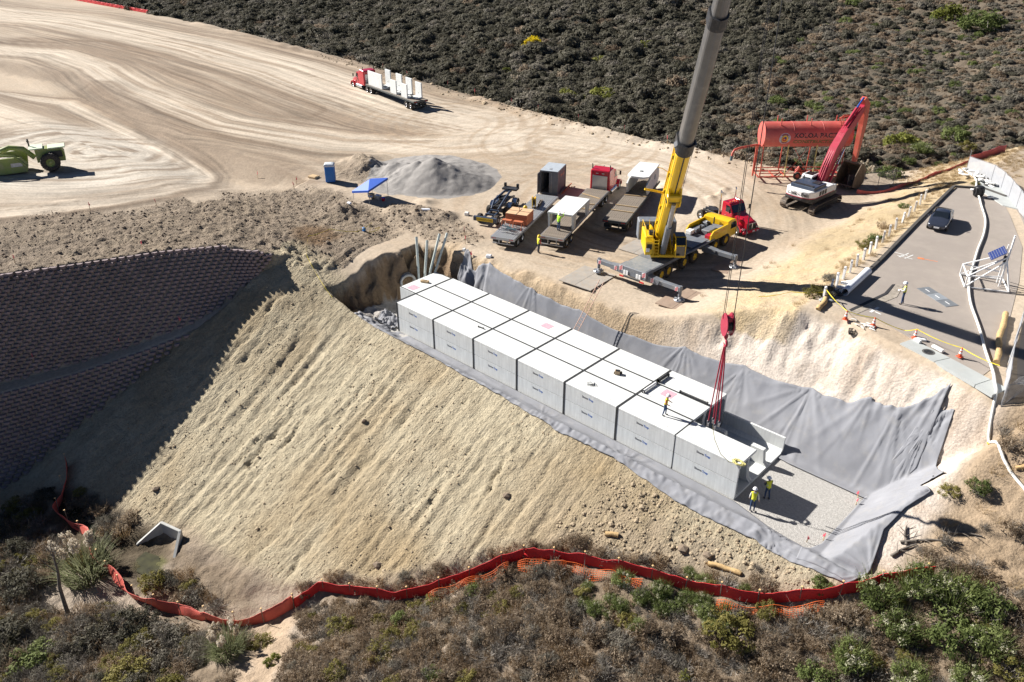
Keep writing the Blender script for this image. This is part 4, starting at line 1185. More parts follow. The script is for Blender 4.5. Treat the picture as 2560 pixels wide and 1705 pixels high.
M['galv'] = mat('galvanised', (.42, .43, .44), .45, .5, var=.12, scale=3, dirt=(.36, .31, .25), dirt_amt=.25)
M['trailer_paint'] = mat('trailer_dark', (.05, .06, .06), .55, var=.2, dirt=(.22, .18, .14), dirt_amt=.25)
def flatbed(name, loc, rz, lab, L=14.6, deckz=1.42, step=0.0, planks=True, metal=False, axle=(1.2, 2.5), rim='aluminium', battens=(), body='galv'):
    """flatbed trailer; rear at x=0, +X to the front, origin on the ground at the rear"""
    r = empty(name, loc, rz, lab, 'trailer')
    f = MB()
    for s in (-1, 1):
        f.box((L/2, s*1.27, deckz-.14), (L, .06, .26), ch=.01)
        f.prism([(0.4, deckz-.06), (L-.2, deckz-.06), (L-.2, deckz-.28), (L-2.6, deckz-.35), (L-3.6, deckz-.62), (.4, deckz-.5)], .12, 'Y', s*.5)
    for k in range(int(L/.6)): f.box((.3+k*.6, 0, deckz-.15), (.08, 2.48, .16))
    f.build('frame', M[body], r)
    if planks:
        n = 11; wd = 2.46/n
        pm = None
        for k in range(n):
            y = -1.23+wd*(k+.5)
            mm = M['galv'] if (metal or k in (3, 7)) and (metal and k % 3 == 0 or not metal and False) else M['wood_deck']
            if pm is None:
                m = MB(); m.box((L/2, 0, deckz-.02), (L-.05, wd-.025, .05), ch=.006)
                o = pm = m.build('deck_plank', M['galv'] if metal else M['wood_deck'], r)
            else:
                o = pm.copy(); COL.objects.link(o); o.parent = r
            o.location = (0, y, random.uniform(-.006, .006))
    for k, (x, rot) in enumerate(battens):
        m = MB(); m.box((x, 0, deckz+.055), (.10, 2.5, .09), rot, ch=.01); m.build('batten', M['wood'], r)
    b = MB(); b.box((-.03, 0, deckz-.14), (.08, 2.6, .30), ch=.015); bb = b.build('rear_beam', M[body], r)
    for s in (-1, 1):
        l = MB()
        for k in range(3): l.cyl((-.09, s*(1.1-.16*k), deckz-.14), (-.065, s*(1.1-.16*k), deckz-.14), .055, n=10)
        l.build('tail_lamp', M['lamp_red'], bb)
    g = MB(); g.box((.1, 0, .55), (.1, 2.3, .10), ch=.01)
    for s in (-1, 1): g.box((.12, s*.45, .85), (.08, .1, .6))
    g.build('underride_bar', M[body], r)
    for s in (-1, 1):
        for ax in axle: wheel(r, ax, s*.95, .52, .56, s, rim)
        fl = MB(); fl.box((.35, s*.95, .62), (.02, .56, .55)); fl.build('mud_flap', M['black'], r)
        lg = MB(); lg.box((L-3.0, s*.55, .55), (.12, .12, 1.1)); lg.box((L-3.0, s*.55, .04), (.3, .3, .06)); lg.build('landing_leg', M['dark'], r)
    a = MB()
    for ax in axle: a.cyl((ax, -1.0, .52), (ax, 1.0, .52), .09)
    a.build('axle', M['dark'], r)
    return r
M['vault_white'] = M['concrete']
def vault_piece(loc, rz, lab, L=4.9, W=2.44, H=2.1, hole=False, round_side=False):
    """precast table-like piece: slab on four legs"""
    r = empty('precast_piece', loc, rz, lab, 'concrete piece')
    m = MB()
    if hole:
        n = 20; rr = .28; cx = -L*.12
        ring = [(cx+rr*math.cos(2*math.pi*k/n), rr*math.sin(2*math.pi*k/n)) for k in range(n)]
        out = []
        for k in range(n):
            a = 2*math.pi*k/n; c, s = math.cos(a), math.sin(a)
            t = min((L/2-cx)/c if c > 1e-6 else 1e9, (-L/2-cx)/c if c < -1e-6 else 1e9, (W/2)/s if s > 1e-6 else 1e9, (-W/2)/s if s < -1e-6 else 1e9)
            out.append((cx+c*t, s*t))
        for z, fl in ((H, 1), (H-.2, -1)):
            vs = [(*p, z) for p in ring]+[(*p, z) for p in out]
            fs = [(k, n+k, n+(k+1) % n, (k+1) % n) for k in range(n)]
            m.add(vs, fs if fl > 0 else [f[::-1] for f in fs])
        m.add([(*p, H) for p in ring]+[(*p, H-.2) for p in ring], [(k, (k+1) % n, n+(k+1) % n, n+k) for k in range(n)])
        m.add([(*p, H) for p in out]+[(*p, H-.2) for p in out], [(k, n+k, n+(k+1) % n, (k+1) % n) for k in range(n)])
        for (x, y) in ((-L/2, -W/2), (L/2, -W/2), (L/2, W/2), (-L/2, W/2)): m.box((x*.995, y*.99, H-.1), (.03, .03, .199))
    else:
        m.box((0, 0, H-.1), (L, W, .2), ch=.02)
    m.build('slab', M['concrete'], r)
    if round_side:
        for s in (-1, 1):
            w = MB(); n = 16; cx = L*.12; cz = H*.58; rr = .36
            yy = s*(W/2-.09)
            ring = [(cx+rr*math.cos(2*math.pi*k/n), cz+rr*math.sin(2*math.pi*k/n)) for k in range(n)]
            x0, x1, z0, z1 = -L/2, L/2, 0, H-.2
            out = []
            for k in range(n):
                a = 2*math.pi*k/n; c, q = math.cos(a), math.sin(a)
                t = min((x1-cx)/c if c > 1e-6 else 1e9, (x0-cx)/c if c < -1e-6 else 1e9, (z1-cz)/q if q > 1e-6 else 1e9, (z0-cz)/q if q < -1e-6 else 1e9)
                out.append((cx+c*t, cz+q*t))
            for yq, fl in ((yy-.08, 1), (yy+.08, -1)):
                vs = [(p[0], yq, p[1]) for p in ring]+[(p[0], yq, p[1]) for p in out]
                fs = [(k, n+k, n+(k+1) % n, (k+1) % n) for k in range(n)]
                w.add(vs, fs if fl > 0 else [f[::-1] for f in fs])
            w.add([(p[0], yy-.08, p[1]) for p in ring]+[(p[0], yy+.08, p[1]) for p in ring], [(k, (k+1) % n, n+(k+1) % n, n+k) for k in range(n)])
            w.add([(p[0], yy-.08, p[1]) for p in out]+[(p[0], yy+.08, p[1]) for p in out], [(k, n+k, n+(k+1) % n, (k+1) % n) for k in range(n)])
            w.build('wall', M['concrete'], r)
    else:
        for sx in (-1, 1):
            for sy in (-1, 1):
                w = MB(); xc = sx*(L/2-.55); z1 = H-.2
                w.prism([(xc-.28, 0), (xc+.28, 0), (xc+.4, z1-.4), (xc+.6 if sx < 0 else xc+.5, z1), (xc-.5 if sx < 0 else xc-.6, z1), (xc-.4, z1-.4)], .2, 'Y', sy*(W/2-.1))
                w.build('leg', M['concrete'], r)
    return r

# --- loaded flatbed with slab table and red sleeper tractor (beside the crane)
hD = math.atan2(14.0, -5.0)
def along(o, h, d, s=0): return (o[0]+math.cos(h)*d-math.sin(h)*s, o[1]+math.sin(h)*d+math.cos(h)*s)
oD = (6.05, 15.35)
zD = gz(*oD)
tD = flatbed('flatbed_trailer', (oD[0], oD[1], zD), hD, 'plank-decked flatbed carrying a white concrete table piece behind a red sleeper tractor', battens=((9.6, .25), (8.3, 0), (12.2, -.35)))
tD.rotation_euler = (0, -math.atan2(gz(*along(oD, hD, 14.6))-zD, 14.6), hD)
p = along(oD, hD, 14.6+2.0)
tractor('semi_truck', (*along(oD, hD, 14.6+4.9), gz(*along(oD, hD, 17))), hD, 'red sleeper tractor with silver rear guard hitched to the slab-loaded flatbed', sleeper=True, white_boxes=False)
vault_piece((*along(oD, hD, 4.9), zD+1.50), hD, 'white concrete table piece standing on the flatbed beside the worker in lime jacket', 5.3, 2.75, 1.62)
# --- flatbed with the holed piece
oE = (8.15, 22.9); zE_ = gz(*oE); hE = R_(110.5)
tE = flatbed('flatbed_trailer', (*oE, zE_), hE, 'plank-decked flatbed with a holed white box piece at its front', battens=((2.9, 0), (4.6, 0), (8.2, .1)), body='trailer_paint', rim='steel')
vault_piece((*along(oE, hE, 11.2), zE_+1.5), hE, 'white concrete box piece with round openings standing on the flatbed behind the crane boom', 5.6, 2.44, 2.1, hole=True, round_side=True)
# --- step-deck trailer with the timber stack, yellow block and steel container
oC = (2.15, 12.35); hC = R_(111.5); zC = gz(*oC)
tC = flatbed('flatbed_trailer', (*oC, zC), hC, 'silver metal-decked trailer carrying an orange timber stack and a yellow hook block', L=13.6, deckz=1.25, metal=True)
M['formply'] = mat('orange_formply', (.50, .145, .06), .6, var=.12, scale=3)
M['ply_top'] = mat('ply_top', (.62, .40, .23), .7, var=.1, scale=2)
st = empty('timber_stack', (*along(oC, hC, 4.7), zC+1.27), hC, 'strapped stack of orange-edged timber mats on the silver trailer', 'timber stack')
pm = None
for k in range(4):
    m = MB(); m.box((0, 0, .15+k*.27), (2.0, 2.35, .25), ch=.012)
    m.build('mat_board', M['formply'], st)
MB().box((0, 0, 1.12), (2.0, 2.35, .03)).build('top_sheet', M['ply_top'], st)
m = MB(); m.box((0, 0, 1.145), (.06, 2.4, .012)); m.box((-.3, 0, 1.145), (2.02, .05, .012)); m.tube([(0, 0, 1.14), (.1, .05, 1.4), (0, .1, 1.6)], .03, n=6)
m.build('strap', M['dark'], st)
for k in range(2):
    y = -.62+1.24*k
    r = empty('steel_rack', (*along(oC, hC, 2.75, y), zC+1.27), hC, ['rusty brown steel stand beside the timber stack, kerb-side one', 'rusty brown steel stand beside the timber stack, worker-side one'][k], 'steel stand', 'steel stands on the silver trailer')
    m = MB()
    for sx in (-.5, .5):
        m.cyl((sx, -.45, 0), (sx*.4, -.45, .75), .04, n=6); m.cyl((sx, .45, 0), (sx*.4, .45, .75), .04, n=6)
    m.build('leg', M['formply'], r)
    MB().box((0, 0, .78), (.46, 1.0, .07), ch=.01).build('top_bar', M['formply'], r)
M['teal'] = mat('teal_steel', (.08, .13, .15), .5, var=.2)
random.seed(5)
m = MB()
for k in range(9):
    a = random.uniform(-.3, .3); y = random.uniform(-.9, .9); x = random.uniform(-.5, .5)
    c, s = math.cos(a+1.57), math.sin(a+1.57)
    m.box((x, y*.6, .1+.05*k), (1.1, .10, .09), a+1.5, mi=k % 2)
r = m.build('spreader_beam', [M['teal'], M['galv']], None, 'heap of teal and grey steel spreader beams on the silver trailer', 'steel beams'); r.location = (*along(oC, hC, 1.7), zC+1.27); r.rotation_euler = (0, 0, hC)
def hook_block(loc, rz, lab, paint, s=1.0, stripes=True, name='hook_block', hz=.75, hx=.62):
    r = empty(name, loc, rz, lab, 'hook block')
    for y in (-.22, .22):
        m = MB()
        poly = [(hx*math.cos(a)*s, (hz*math.sin(a))*s) for a in [2*math.pi*k/16 for k in range(16)]]
        m.prism(poly, .07*s, 'Y', y*s); ck = m.build('cheek_plate', paint, r)
        if stripes:
            for k in range(-2, 3):
                q = MB(); q.box((0, (y+math.copysign(.04, y))*s, k*.27*s), (1.0*s*(1-abs(k)*.13), .008, .10*s), rot=Matrix.Rotation(-.7, 3, 'Y')); q.build('stripe', M['black'], ck)
    m = MB()
    for k in range(4): m.cyl((0, (-.15+.1*k)*s-.02, 0), (0, (-.15+.1*k)*s+.03, 0), hx*.85*s, n=18)
    m.build('sheave', M['dark'], r)
    MB().box((0, 0, .35*hz*s), (hx*1.1*s, .37*s, hz*.7*s), ch=.03).build('block_body', paint, r)
    m = MB(); m.cyl((0, 0, -.72*s), (0, 0, -.98*s), .13*s, n=10); m.build('swivel', paint, r)
    m = MB(); pts = [(0, 0, -.95*s)]
    for k in range(11):
        a = math.radians(90-k*25); pts.append((.22*s*math.cos(a)*1.0, 0, -1.32*s+.24*s*math.sin(a)))
    m.tube(pts, [.07*s]*2+[.085*s]*7+[.06*s, .04*s, .02*s], n=8); m.build('hook', M['dark'] if stripes else paint, r)
    return r
hook_block((*along(oC, hC, 9.3, .1), zC+1.27+.62), hC+.3, 'yellow and black striped hook block standing on the silver trailer', M['yellow'], .85).rotation_euler = (0, .1, hC+.4)
r = empty('hook_ball', (*along(oC, hC, 8.4, .75), zC+1.27), 0, 'small yellow hook ball on the silver trailer', 'hook ball')
MB().lathe([(.0, 0), (.16, .03), (.24, .16), (.2, .3), (.08, .4), (0, .42)], n=14).build('ball', M['yellow'], r); MB().tube([(0, 0, .4), (0, .12, .55), (0, .02, .7), (0, -.1, .58)], .03, n=6).build('shank', M['dark'], r)
# timber dunnage
for k in range(5):
    o = MB().box((0, 0, .07), (2.0-.2*k, .2, .14), ch=.01).build('timber_beam', M['wood_deck'], None, 'dark timber beam in the loose pile behind the yellow hook block', 'timber', 'timber beams on the silver trailer')
    o.location = (*along(oC, hC, 10.3+.25*(k % 3), -.2), zC+1.27+.145*(k//3)); o.rotation_euler = (0, 0, hC+.2)
# steel storage container standing past the trailer
M['container'] = mat('container_grey', (.155, .165, .185), .55, var=.12, scale=2, dirt=(.27, .24, .21), dirt_amt=.2)
M['container_roof'] = mat('container_roof', (.40, .44, .48), .5, var=.08)
cx, cy = (-5.35, 28.85); cz = gz(cx, cy)
r = empty('storage_container', (cx, cy, cz), R_(20+90+3), 'dark grey steel container with one door open beside the silver trailer', 'container')
Lc, Wc, Hc = 3.2, 2.1, 2.75
def corr(p0, p1, z0, z1, n, dep):
    m = MB(); p0 = Vector((*p0, 0)); p1 = Vector((*p1, 0)); d = (p1-p0); nr = Vector((d.y, -d.x, 0)).normalized()
    pts = []
    for k in range(n):
        for q, o in ((0, 0), (.3, 0), (.5, 1), (.8, 1)):
            pts.append(p0+d*((k+q)/n)+nr*(-dep*o))
    pts.append(p1)
    vs = [(*p[:2], z0) for p in pts]+[(*p[:2], z1) for p in pts]; N_ = len(pts)
    return m.add(vs, [(k, k+1, N_+k+1, N_+k) for k in range(N_-1)])
for nm, a, b in (('side_panel', (-Lc/2, -Wc/2), (Lc/2, -Wc/2)), ('side_panel', (Lc/2, Wc/2), (-Lc/2, Wc/2)), ('end_panel', (Lc/2, -Wc/2), (Lc/2, Wc/2))):
    corr(a, b, .12, Hc-.1, 9, .05).build(nm, M['container'], r)
m = MB()
for sx in (-1, 1):
    for sy in (-1, 1): m.box((sx*Lc/2, sy*Wc/2, Hc/2), (.12, .12, Hc))
for z in (.08, Hc-.06):
    for sy in (-1, 1): m.box((0, sy*Wc/2, z), (Lc-.1, .11, .14))
    for sx in (-1, 1): m.box((sx*Lc/2, 0, z), (.11, Wc-.1, .14))
m.build('corner_frame', M['container'], r)
m = MB(); m.box((0, 0, .1), (Lc-.1, Wc-.1, .08)); m.build('floor', M['wood_deck'], r)
m = MB(); m.box((0, 0, Hc+.012), (Lc+.06, Wc+.06, .05), ch=.01); rf = m.build('roof', M['container_roof'], r)
MB().box((-Lc*.28, 0, Hc+.05), (.4, .3, .03)).build('roof_patch', M['galv'], rf)
m = MB(); m.box((-Lc/2-.02, -Wc/4, Hc/2), (.06, Wc/2-.08, Hc-.3), ch=.01); d1 = m.build('door', M['container'], r)
m = MB(); m.cyl((-Lc/2-.08, -Wc/4+.2, .2), (-Lc/2-.08, -Wc/4+.2, Hc-.2), .025, n=6); m.build('lock_rod', M['steel'], d1)
m = MB(); m.box((-Lc/2-.45, Wc/2+.06, Hc/2), (.9, .05, Hc-.3), ch=.01); m.build('door', M['container'], r)
text_mesh('lettering', 'BRAGG', .42, M['lamp_red'], r, (0.25, -Wc/2-.03, Hc*.72), (R_(90), 0, 0))
for k in range(3):
    o = MB().box((0, 0, .05), (2.8, .10, .10), ch=.01).build('timber_beam', M['formply'], None, 'red steel bar leaning along the container base', 'bar', 'red bars by the container')
    o.location = (*along((cx, cy), R_(113), .3+.15*k, -1.45-.14*k), gz(cx, cy)+.05+.12*k); o.rotation_euler = (0, -.02, R_(113))
# --- low dolly truck with the oversize sign
M['blue_dark'] = mat('dark_blue_paint', (.04, .06, .10), .4, var=.15, dirt=(.2, .17, .14), dirt_amt=.2)
M['sign_yellow'] = mat('sign_yellow', (.72, .50, .03), .6)
oB = (-3.5, 15.55); hB = R_(112); zB = gz(*oB)
r = empty('dolly_trailer', (*oB, zB), hB, 'dark blue heavy-haul dolly with a yellow sign board beside the silver trailer', 'dolly trailer')
m = MB()
for s in (-1, 1):
    m.prism([(0, .75), (2.6, .75), (3.2, 1.15), (6.3, 1.3), (7.6, 1.0), (7.6, .8), (6.2, 1.05), (3.3, .9), (2.6, .55), (0, .5)], .16, 'Y', s*.45)
for x in (.1, 1.2, 2.5, 4.2, 5.6, 6.8): m.box((x, 0, .85 if x < 3 else 1.05), (.18, .9, .18))
m.box((.05, 0, .72), (.3, 2.7, .5), ch=.03)
m.build('frame', M['blue_dark'], r)
sg = MB().box((-.12, 0, .7), (.03, 1.9, .36), ch=.005).build('sign_board', M['sign_yellow'], r)
text_mesh('lettering', 'OVERSIZE LOAD', .26, M['black'], sg, (-.14, 0, .7), (R_(90), 0, R_(-90)), sx=.9)
for s in (-1, 1):
    for x in (.9, 3.6, 4.9, 6.6): wheel(r, x, s*.98, .48, .5, s, 'steel')
    m = MB()
    for x in (4.9, 6.6):
        pr = [(x+.62*math.cos(math.pi*k/8), .5+.62*math.sin(math.pi*k/8)) for k in range(9)]
        for k in range(8): m.prism([pr[k], pr[k+1], (pr[k+1][0]*.94+x*.06, pr[k+1][1]-.03), (pr[k][0]*.94+x*.06, pr[k][1]-.03)], .56, 'Y', s*.98)
    m.build('fender', M['chrome'], r)
    m = MB(); m.tube([(2.8, s*.4, .9), (4.0, s*.55, 1.5), (6.5, s*.3, 1.75), (7.4, s*.1, 1.5)], .13, n=8); m.build('gooseneck', M['blue_dark'], r)
m = MB(); m.box((7.6, 0, 1.75), (.9, 1.8, .22), ch=.03); m.box((7.9, -.75, 2.0), (.25, .25, .5)); m.box((7.9, .75, 2.0), (.25, .25, .5)); m.cyl((5.2, 0, 1.25), (5.2, 0, 1.5), .5, n=14)
m.build('turntable', M['dark'], r)
m = MB(); m.box((3.5, 0, 1.0), (.9, .7, .4), ch=.03); m.cyl((2.9, .2, 1.1), (4.4, -.1, 1.3), .1, n=8); m.cyl((6, -.3, 1.3), (6, .5, 1.3), .16, n=10); m.build('gearbox', M['frame_black'], r)
# --- red bobtail tractor beside the crane
bt = tractor('semi_truck', (18.2, 31.9, gz(18, 31.5)), R_(-15), 'red day-cab tractor without trailer parked beside the yellow crane')
# --- distant loaded semi
hA = math.atan2(3.9, -22.0)
oA = (-43.0, 41.35); zA = gz(-50, 41.5)
flatbed('flatbed_trailer', (*oA, zA), hA, 'flatbed loaded with white L-shaped panels behind the distant red tractor', L=15.6, battens=(), body='trailer_paint')
tractor('semi_truck', (*along(oA, hA, 15.6+5.0), zA), hA, 'distant red sleeper tractor hauling white L-shaped panels along the haul road', sleeper=True, white_boxes=False)
for k, (d, w, h2, fl) in enumerate([(12.6, 4.6, 2.3, -1), (11.6, 1.7, 2.7, 1), (8.0, 1.8, 2.6, 1), (6.6, 1.9, 2.1, -1), (4.9, 1.8, 2.5, 1), (3.2, 1.8, 2.1, -1), (2.0, 1.8, 2.3, 1)]):
    r = empty('concrete_block', (*along(oA, hA, d, 0), zA+1.44), hA, 'white L-shaped concrete panel, %s from the distant tractor cab' % ORD[k], 'concrete panel', 'panels on the distant flatbed')
    m = MB(); m.box((0, fl*-.95, h2/2), (w, .2, h2), ch=.015); m.build('upright', M['concrete'], r)
    m = MB(); m.box((0, fl*-.35, .09), (w, 1.0, .18), ch=.015); m.build('foot', M['concrete'], r)
    m = MB(); m.cyl((0, fl*-.84, h2*.3), (0, fl*-.83, h2*.3), .07, n=10); m.build('lifting_insert', M['dark'], r)
# ================================================================ mobile crane
CZ = 5.56
crane = empty('mobile_crane', (17.05, 13.6, CZ), R_(90), 'yellow six-axle mobile crane on grey outriggers with its boom raised over the pit', 'crane')
G = 'crane_grey'
m = MB()
m.box((3.2, 0, 1.52), (5.2, 2.9, .30), ch=.03); m.box((10.3, 0, 1.42), (9.0, 2.3, .26), ch=.03)
m.box((.55, 0, 1.32), (1.1, 2.96, .85), ch=.05)
m.build('deck', M[G], crane)
m = MB(); m.box((8, 0, 1.0), (15.4, 1.1, .6), ch=.05)
for x in (2.65, 3.85, 6.5, 8.3, 12.1, 14.1): m.cyl((x, -1.2, .68), (x, 1.2, .68), .14, n=8)
m.build('chassis', M['dark'], crane)
for s in (-1, 1):
    for x in (2.65, 3.85, 6.5, 8.3, 12.1, 14.1): wheel(crane, x, s*1.22, .68, .5, s, 'yellow')
    m = MB(); m.box((9.6, s*1.35, 1.45), (4.2, .28, .2), ch=.02); m.box((5.2, s*1.36, 1.47), (5.0, .26, .1), ch=.02); m.build('mudguard', M[G], crane)
# chequer deck plates
for k, (x, w) in enumerate(((.55, 1.0), (2.0, 1.6), (4.0, 2.0), (9.1, 2.6))):
    MB().box((x, 0, 1.685 if x > .6 else 1.755), (w, 2.6, .02), ch=.004).build('deck_plate', mat('deck_plate_%d' % k, (.21+.02*k, .225+.02*k, .235+.02*k), .6, var=.12, dirt=(.34, .31, .27), dirt_amt=.3) if k < 2 else M[G], crane)
# outriggers
M['stripe_red'] = mat('stripe_red', (.55, .03, .04), .5)
def stripes(parent, c, w, h, nrm, n=4):
    q = MB(); rotm = nrm.to_track_quat('Z', 'Y').to_matrix()
    q.box(c, (w, h, .012), rot=rotm); pl = q.build('warning_panel', M['white_paint'], parent)
    q = MB()
    for k in range(n):
        o = (k+.5)/n-.5
        q.box(c+rotm @ Vector((0, o*h, .008)), (w*.96, h/n*.5, .006), rot=rotm @ Matrix.Rotation(.55, 3, 'Z'))
    q.build('warning_stripe', M['stripe_red'], parent)
for x, zz in ((.55, 1.12), (10.05, 1.05)):
    for s, reach in ((1, 4.15), (-1, 4.75)):
        m = MB()
        m.prism([(s*1.3, zz-.32), (s*2.6, zz-.26), (s*2.75, zz+.16), (s*1.2, zz+.32)], .62, 'X', x); ob = m.build('outrigger_box', M[G], crane)
        m = MB(); m.box((x, s*(2.2+reach)/2, zz-.03), (.46, reach-2.0, .40), ch=.02); bm = m.build('outrigger_beam', M[G], crane)
        m = MB(); m.cyl((x, s*reach, zz+.25), (x, s*reach, .35), .15, n=12); m.cyl((x, s*reach, .4), (x, s*reach, .12), .10, n=10, mi=1); m.build('outrigger_jack', [M[G], M['chrome']], crane)
        m = MB(); m.lathe([(.05, .22), (.22, .16), (.48, .09), (.5, .03), (.5, 0)], (x, s*reach, 0.02), n=14)
        for k in range(8):
            a = 2*math.pi*k/8; m.box((x+.3*math.cos(a), s*reach+.3*math.sin(a), .12), (.34, .06, .14), a)
        m.build('outrigger_foot', M['steel'], crane)
        if x < 5:
            stripes(bm, Vector((x-.245, s*(reach-.25), zz-.03)), .34, .36, Vector((-1, 0, 0)))
            stripes(ob, Vector((x-.325, s*2.0, zz)), .34, .38, Vector((-1, 0, 0)))
# rear face details
for s in (-1, 1):
    for k in range(2):
        MB().box((-.03, s*(.55+.28*k)-.0, 1.15), (.06, .22, .42), ch=.01).build('control_plate', M['white_paint'], crane)
    stripes(crane, Vector((-.012, s*1.25, 1.45)), .4, .42, Vector((-1, 0, 0)))
    MB().box((-.06, s*1.1, .72), (.1, .5, .14), ch=.02).build('tail_lamp', M['lamp_red'], crane)
MB().box((-.05, 0, .8), (.12, 1.8, .16), ch=.02).build('rear_bumper', M['dark'], crane)
# front: yellow engine well sides, driver cab
for s in (-1, 1):
    m = MB(); m.prism([(10.9, 1.45), (10.95, 2.0), (11.4, 2.35), (14.2, 2.35), (14.2, 1.35), (12.8, 1.3)], .12, 'Y', s*1.38)
    sd = m.build('side_fairing', M['yellow'], crane)
    if s < 0: text_mesh('lettering', 'BRAGG CRANE', .3, M['orange_light'], sd, (12.6, -1.445, 2.02), (R_(90), 0, 0))
m = MB(); m.prism([(14.2, .75), (14.2, 2.55), (14.9, 2.6), (15.7, 2.45), (16.15, 1.6), (16.2, .75)], 2.86, 'Y')
cb = m.build('driver_cab', M['yellow'], crane); bv = cb.modifiers.new('bevel', 'BEVEL'); bv.width = .08; bv.segments = 2; bv.limit_method = 'ANGLE'
for s in (-1, 1):
    w = MB(); w.prism([(14.75, 1.65), (14.75, 2.35), (15.55, 2.28), (15.95, 1.62)], .02, 'Y', s*1.44); w.build('side_window', M['glass'], cb)
d = Vector((.45, 0, -.85)); nr = Vector((.85, 0, .45)).normalized()
w = MB(); w.box(Vector((15.95, 0, 2.02))+nr*.03, (.85, 2.4, .02), rot=Matrix((d.normalized(), Vector((0, 1, 0)), nr)).transposed()); w.build('windscreen', M['glass'], cb)
m = MB(); m.box((13.0, -.25, 1.75), (2.3, .95, .55), ch=.08); m.box((12.2, .75, 1.8), (1.6, .6, .5), ch=.05); m.box((13.7, .8, 1.9), (.7, .7, .5), ch=.06); m.box((13.6, -.85, 1.85), (.8, .5, .5), ch=.05)
m.build('engine_cover', M[G], crane)
m = MB(); m.cyl((11.6, .2, 1.6), (11.6, .2, 2.5), .09, n=10); m.cyl((14.0, .1, 1.7), (14.0, .1, 2.7), .07, n=8); m.cyl((14.0, .3, 1.8), (13.4, .6, 2.3), .12, n=8); m.build('exhaust_stack', M['dark'], crane)
m = MB(); m.box((11.5, -.9, 1.7), (.8, .5, .35), ch=.03); m.build('red_tool_box', M['red_paint'], crane)
m = MB(); m.box((10.9, .9, 1.85), (.7, .6, .4), ch=.03); m.build('white_tank', M['white_paint'], crane)
# ---- superstructure, turned towards the pit
PIV = Vector((16.25, 18.95, 8.0)); HK = Vector((33.25, .25, 0))
hd = math.atan2(HK.y-PIV.y, HK.x-PIV.x)
ctr = Vector((PIV.x+.9*math.cos(hd), PIV.y+.9*math.sin(hd), CZ+1.72))
TW = Matrix.Translation(ctr) @ Matrix.Rotation(hd, 4, 'Z')
crane_m = Matrix.Translation(crane.location) @ Matrix.Rotation(R_(90), 4, 'Z')
T = crane_m.inverted() @ TW
m = MB(); m.cyl((0, 0, -.05), (0, 0, .22), 1.15, n=28, M=T); m.build('slew_ring', M['dark'], crane)
m = MB(); m.box((-.7, 0, .36), (4.6, 2.3, .26), ch=.04, M=T); m.build('turntable_base', M['yellow'], crane)
for s in (-1, 1):
    m = MB(); m.prism([(-2.6, .45), (-2.4, 1.9), (-1.3, 2.1), (-.4, 1.7), (1.3, .75), (1.3, .45)], .12, 'Y', s*.78, M=T); m.build('boom_bracket', M['yellow'], crane)
m = MB(); m.box((-.2, -1.32, 1.25), (2.7, .72, 1.7), ch=.08, M=T); m.prism([(1.15, .45), (1.15, 2.0), (1.5, 1.7), (1.5, .45)], .7, 'Y', -1.32, M=T); eb = m.build('engine_house', M['yellow'], crane)
m = MB(); m.box((1.52, -1.32, 1.25), (.03, .45, .5), M=T); m.build('vent', M['black'], eb)
m = MB(); m.box((1.56, -1.45, .95), (.03, .3, .36), M=T); m.build('notice', M['white_paint'], eb)
m = MB()
for s in (-.22, .22): m.box((1.62, -.72+s, 1.15), (.05, .05, 1.8), M=T)
for k in range(6): m.box((1.62, -.72, .4+.3*k), (.05, .44, .05), M=T)
m.build('ladder', M['yellow'], crane)
m = MB()
for p in ((-1.5, -1.65), (1.1, -1.65), (1.1, -1.0), (-1.5, -1.0)): m.cyl((p[0], p[1], 2.1), (p[0], p[1], 2.75), .025, n=5, M=T)
m.tube([(-1.5, -1.65, 2.75), (1.1, -1.65, 2.75), (1.1, -1.0, 2.75)], .025, n=5, M=T); m.build('handrail', M['yellow'], crane)
m = MB(); m.box((-3.35, 0, 1.15), (1.35, 3.6, 1.9), ch=.08, M=T)
m.box((-3.35, 0, .25), (1.1, 2.6, .2), M=T)
cw = m.build('counterweight', M['crane_grey'], crane)
m = MB(); m.box((-4.04, 0, 1.5), (.02, 3.2, .06), M=T); m.box((-4.04, 0, .85), (.02, 3.2, .06), M=T); m.build('counterweight_seam', M['dark'], cw)
m = MB(); m.cyl((-2.3, -.5, 1.5), (-2.3, .5, 1.5), .45, n=18, M=T); m.cyl((-2.3, -.6, 1.5), (-2.3, -.5, 1.5), .6, n=18, M=T); m.cyl((-2.3, .5, 1.5), (-2.3, .6, 1.5), .6, n=18, M=T); m.build('winch_drum', M['dark'], crane)
m = MB(); m.box((.5, -1.05, 2.25), (.6, .5, .35), M=T); m.cyl((-.6, -1.3, 2.1), (-.6, -1.3, 2.6), .16, n=10, M=T); m.build('engine_fitting', M['dark'], eb)
# operator cab
m = MB(); m.prism([(.4, .3), (.4, 2.1), (.55, 2.25), (1.55, 2.25), (2.0, 1.55), (1.95, .35)], 1.0, 'Y', 1.45, M=T); oc = m.build('operator_cab', M['yellow'], crane)
bv = oc.modifiers.new('bevel', 'BEVEL'); bv.width = .05; bv.segments = 2; bv.limit_method = 'ANGLE'
d = Vector((.45, 0, -.7)).normalized(); nr = Vector((.7, 0, .45)).normalized()
m = MB(); m.box(Vector((1.78, 1.45, 1.9))+nr*.02, (.72, .86, .02), rot=Matrix((d, Vector((0, 1, 0)), nr)).transposed(), M=T); m.box((2.0, 1.45, 1.05), (.02, .84, .9), M=T); m.build('windscreen', M['glass'], oc)
for s in (-1, 1):
    m = MB(); m.prism([(.62, 1.1), (.62, 2.05), (1.5, 2.05), (1.85, 1.5), (1.85, 1.1)], .02, 'Y', 1.45+s*.51, M=T); m.build('side_window', M['glass'], oc)
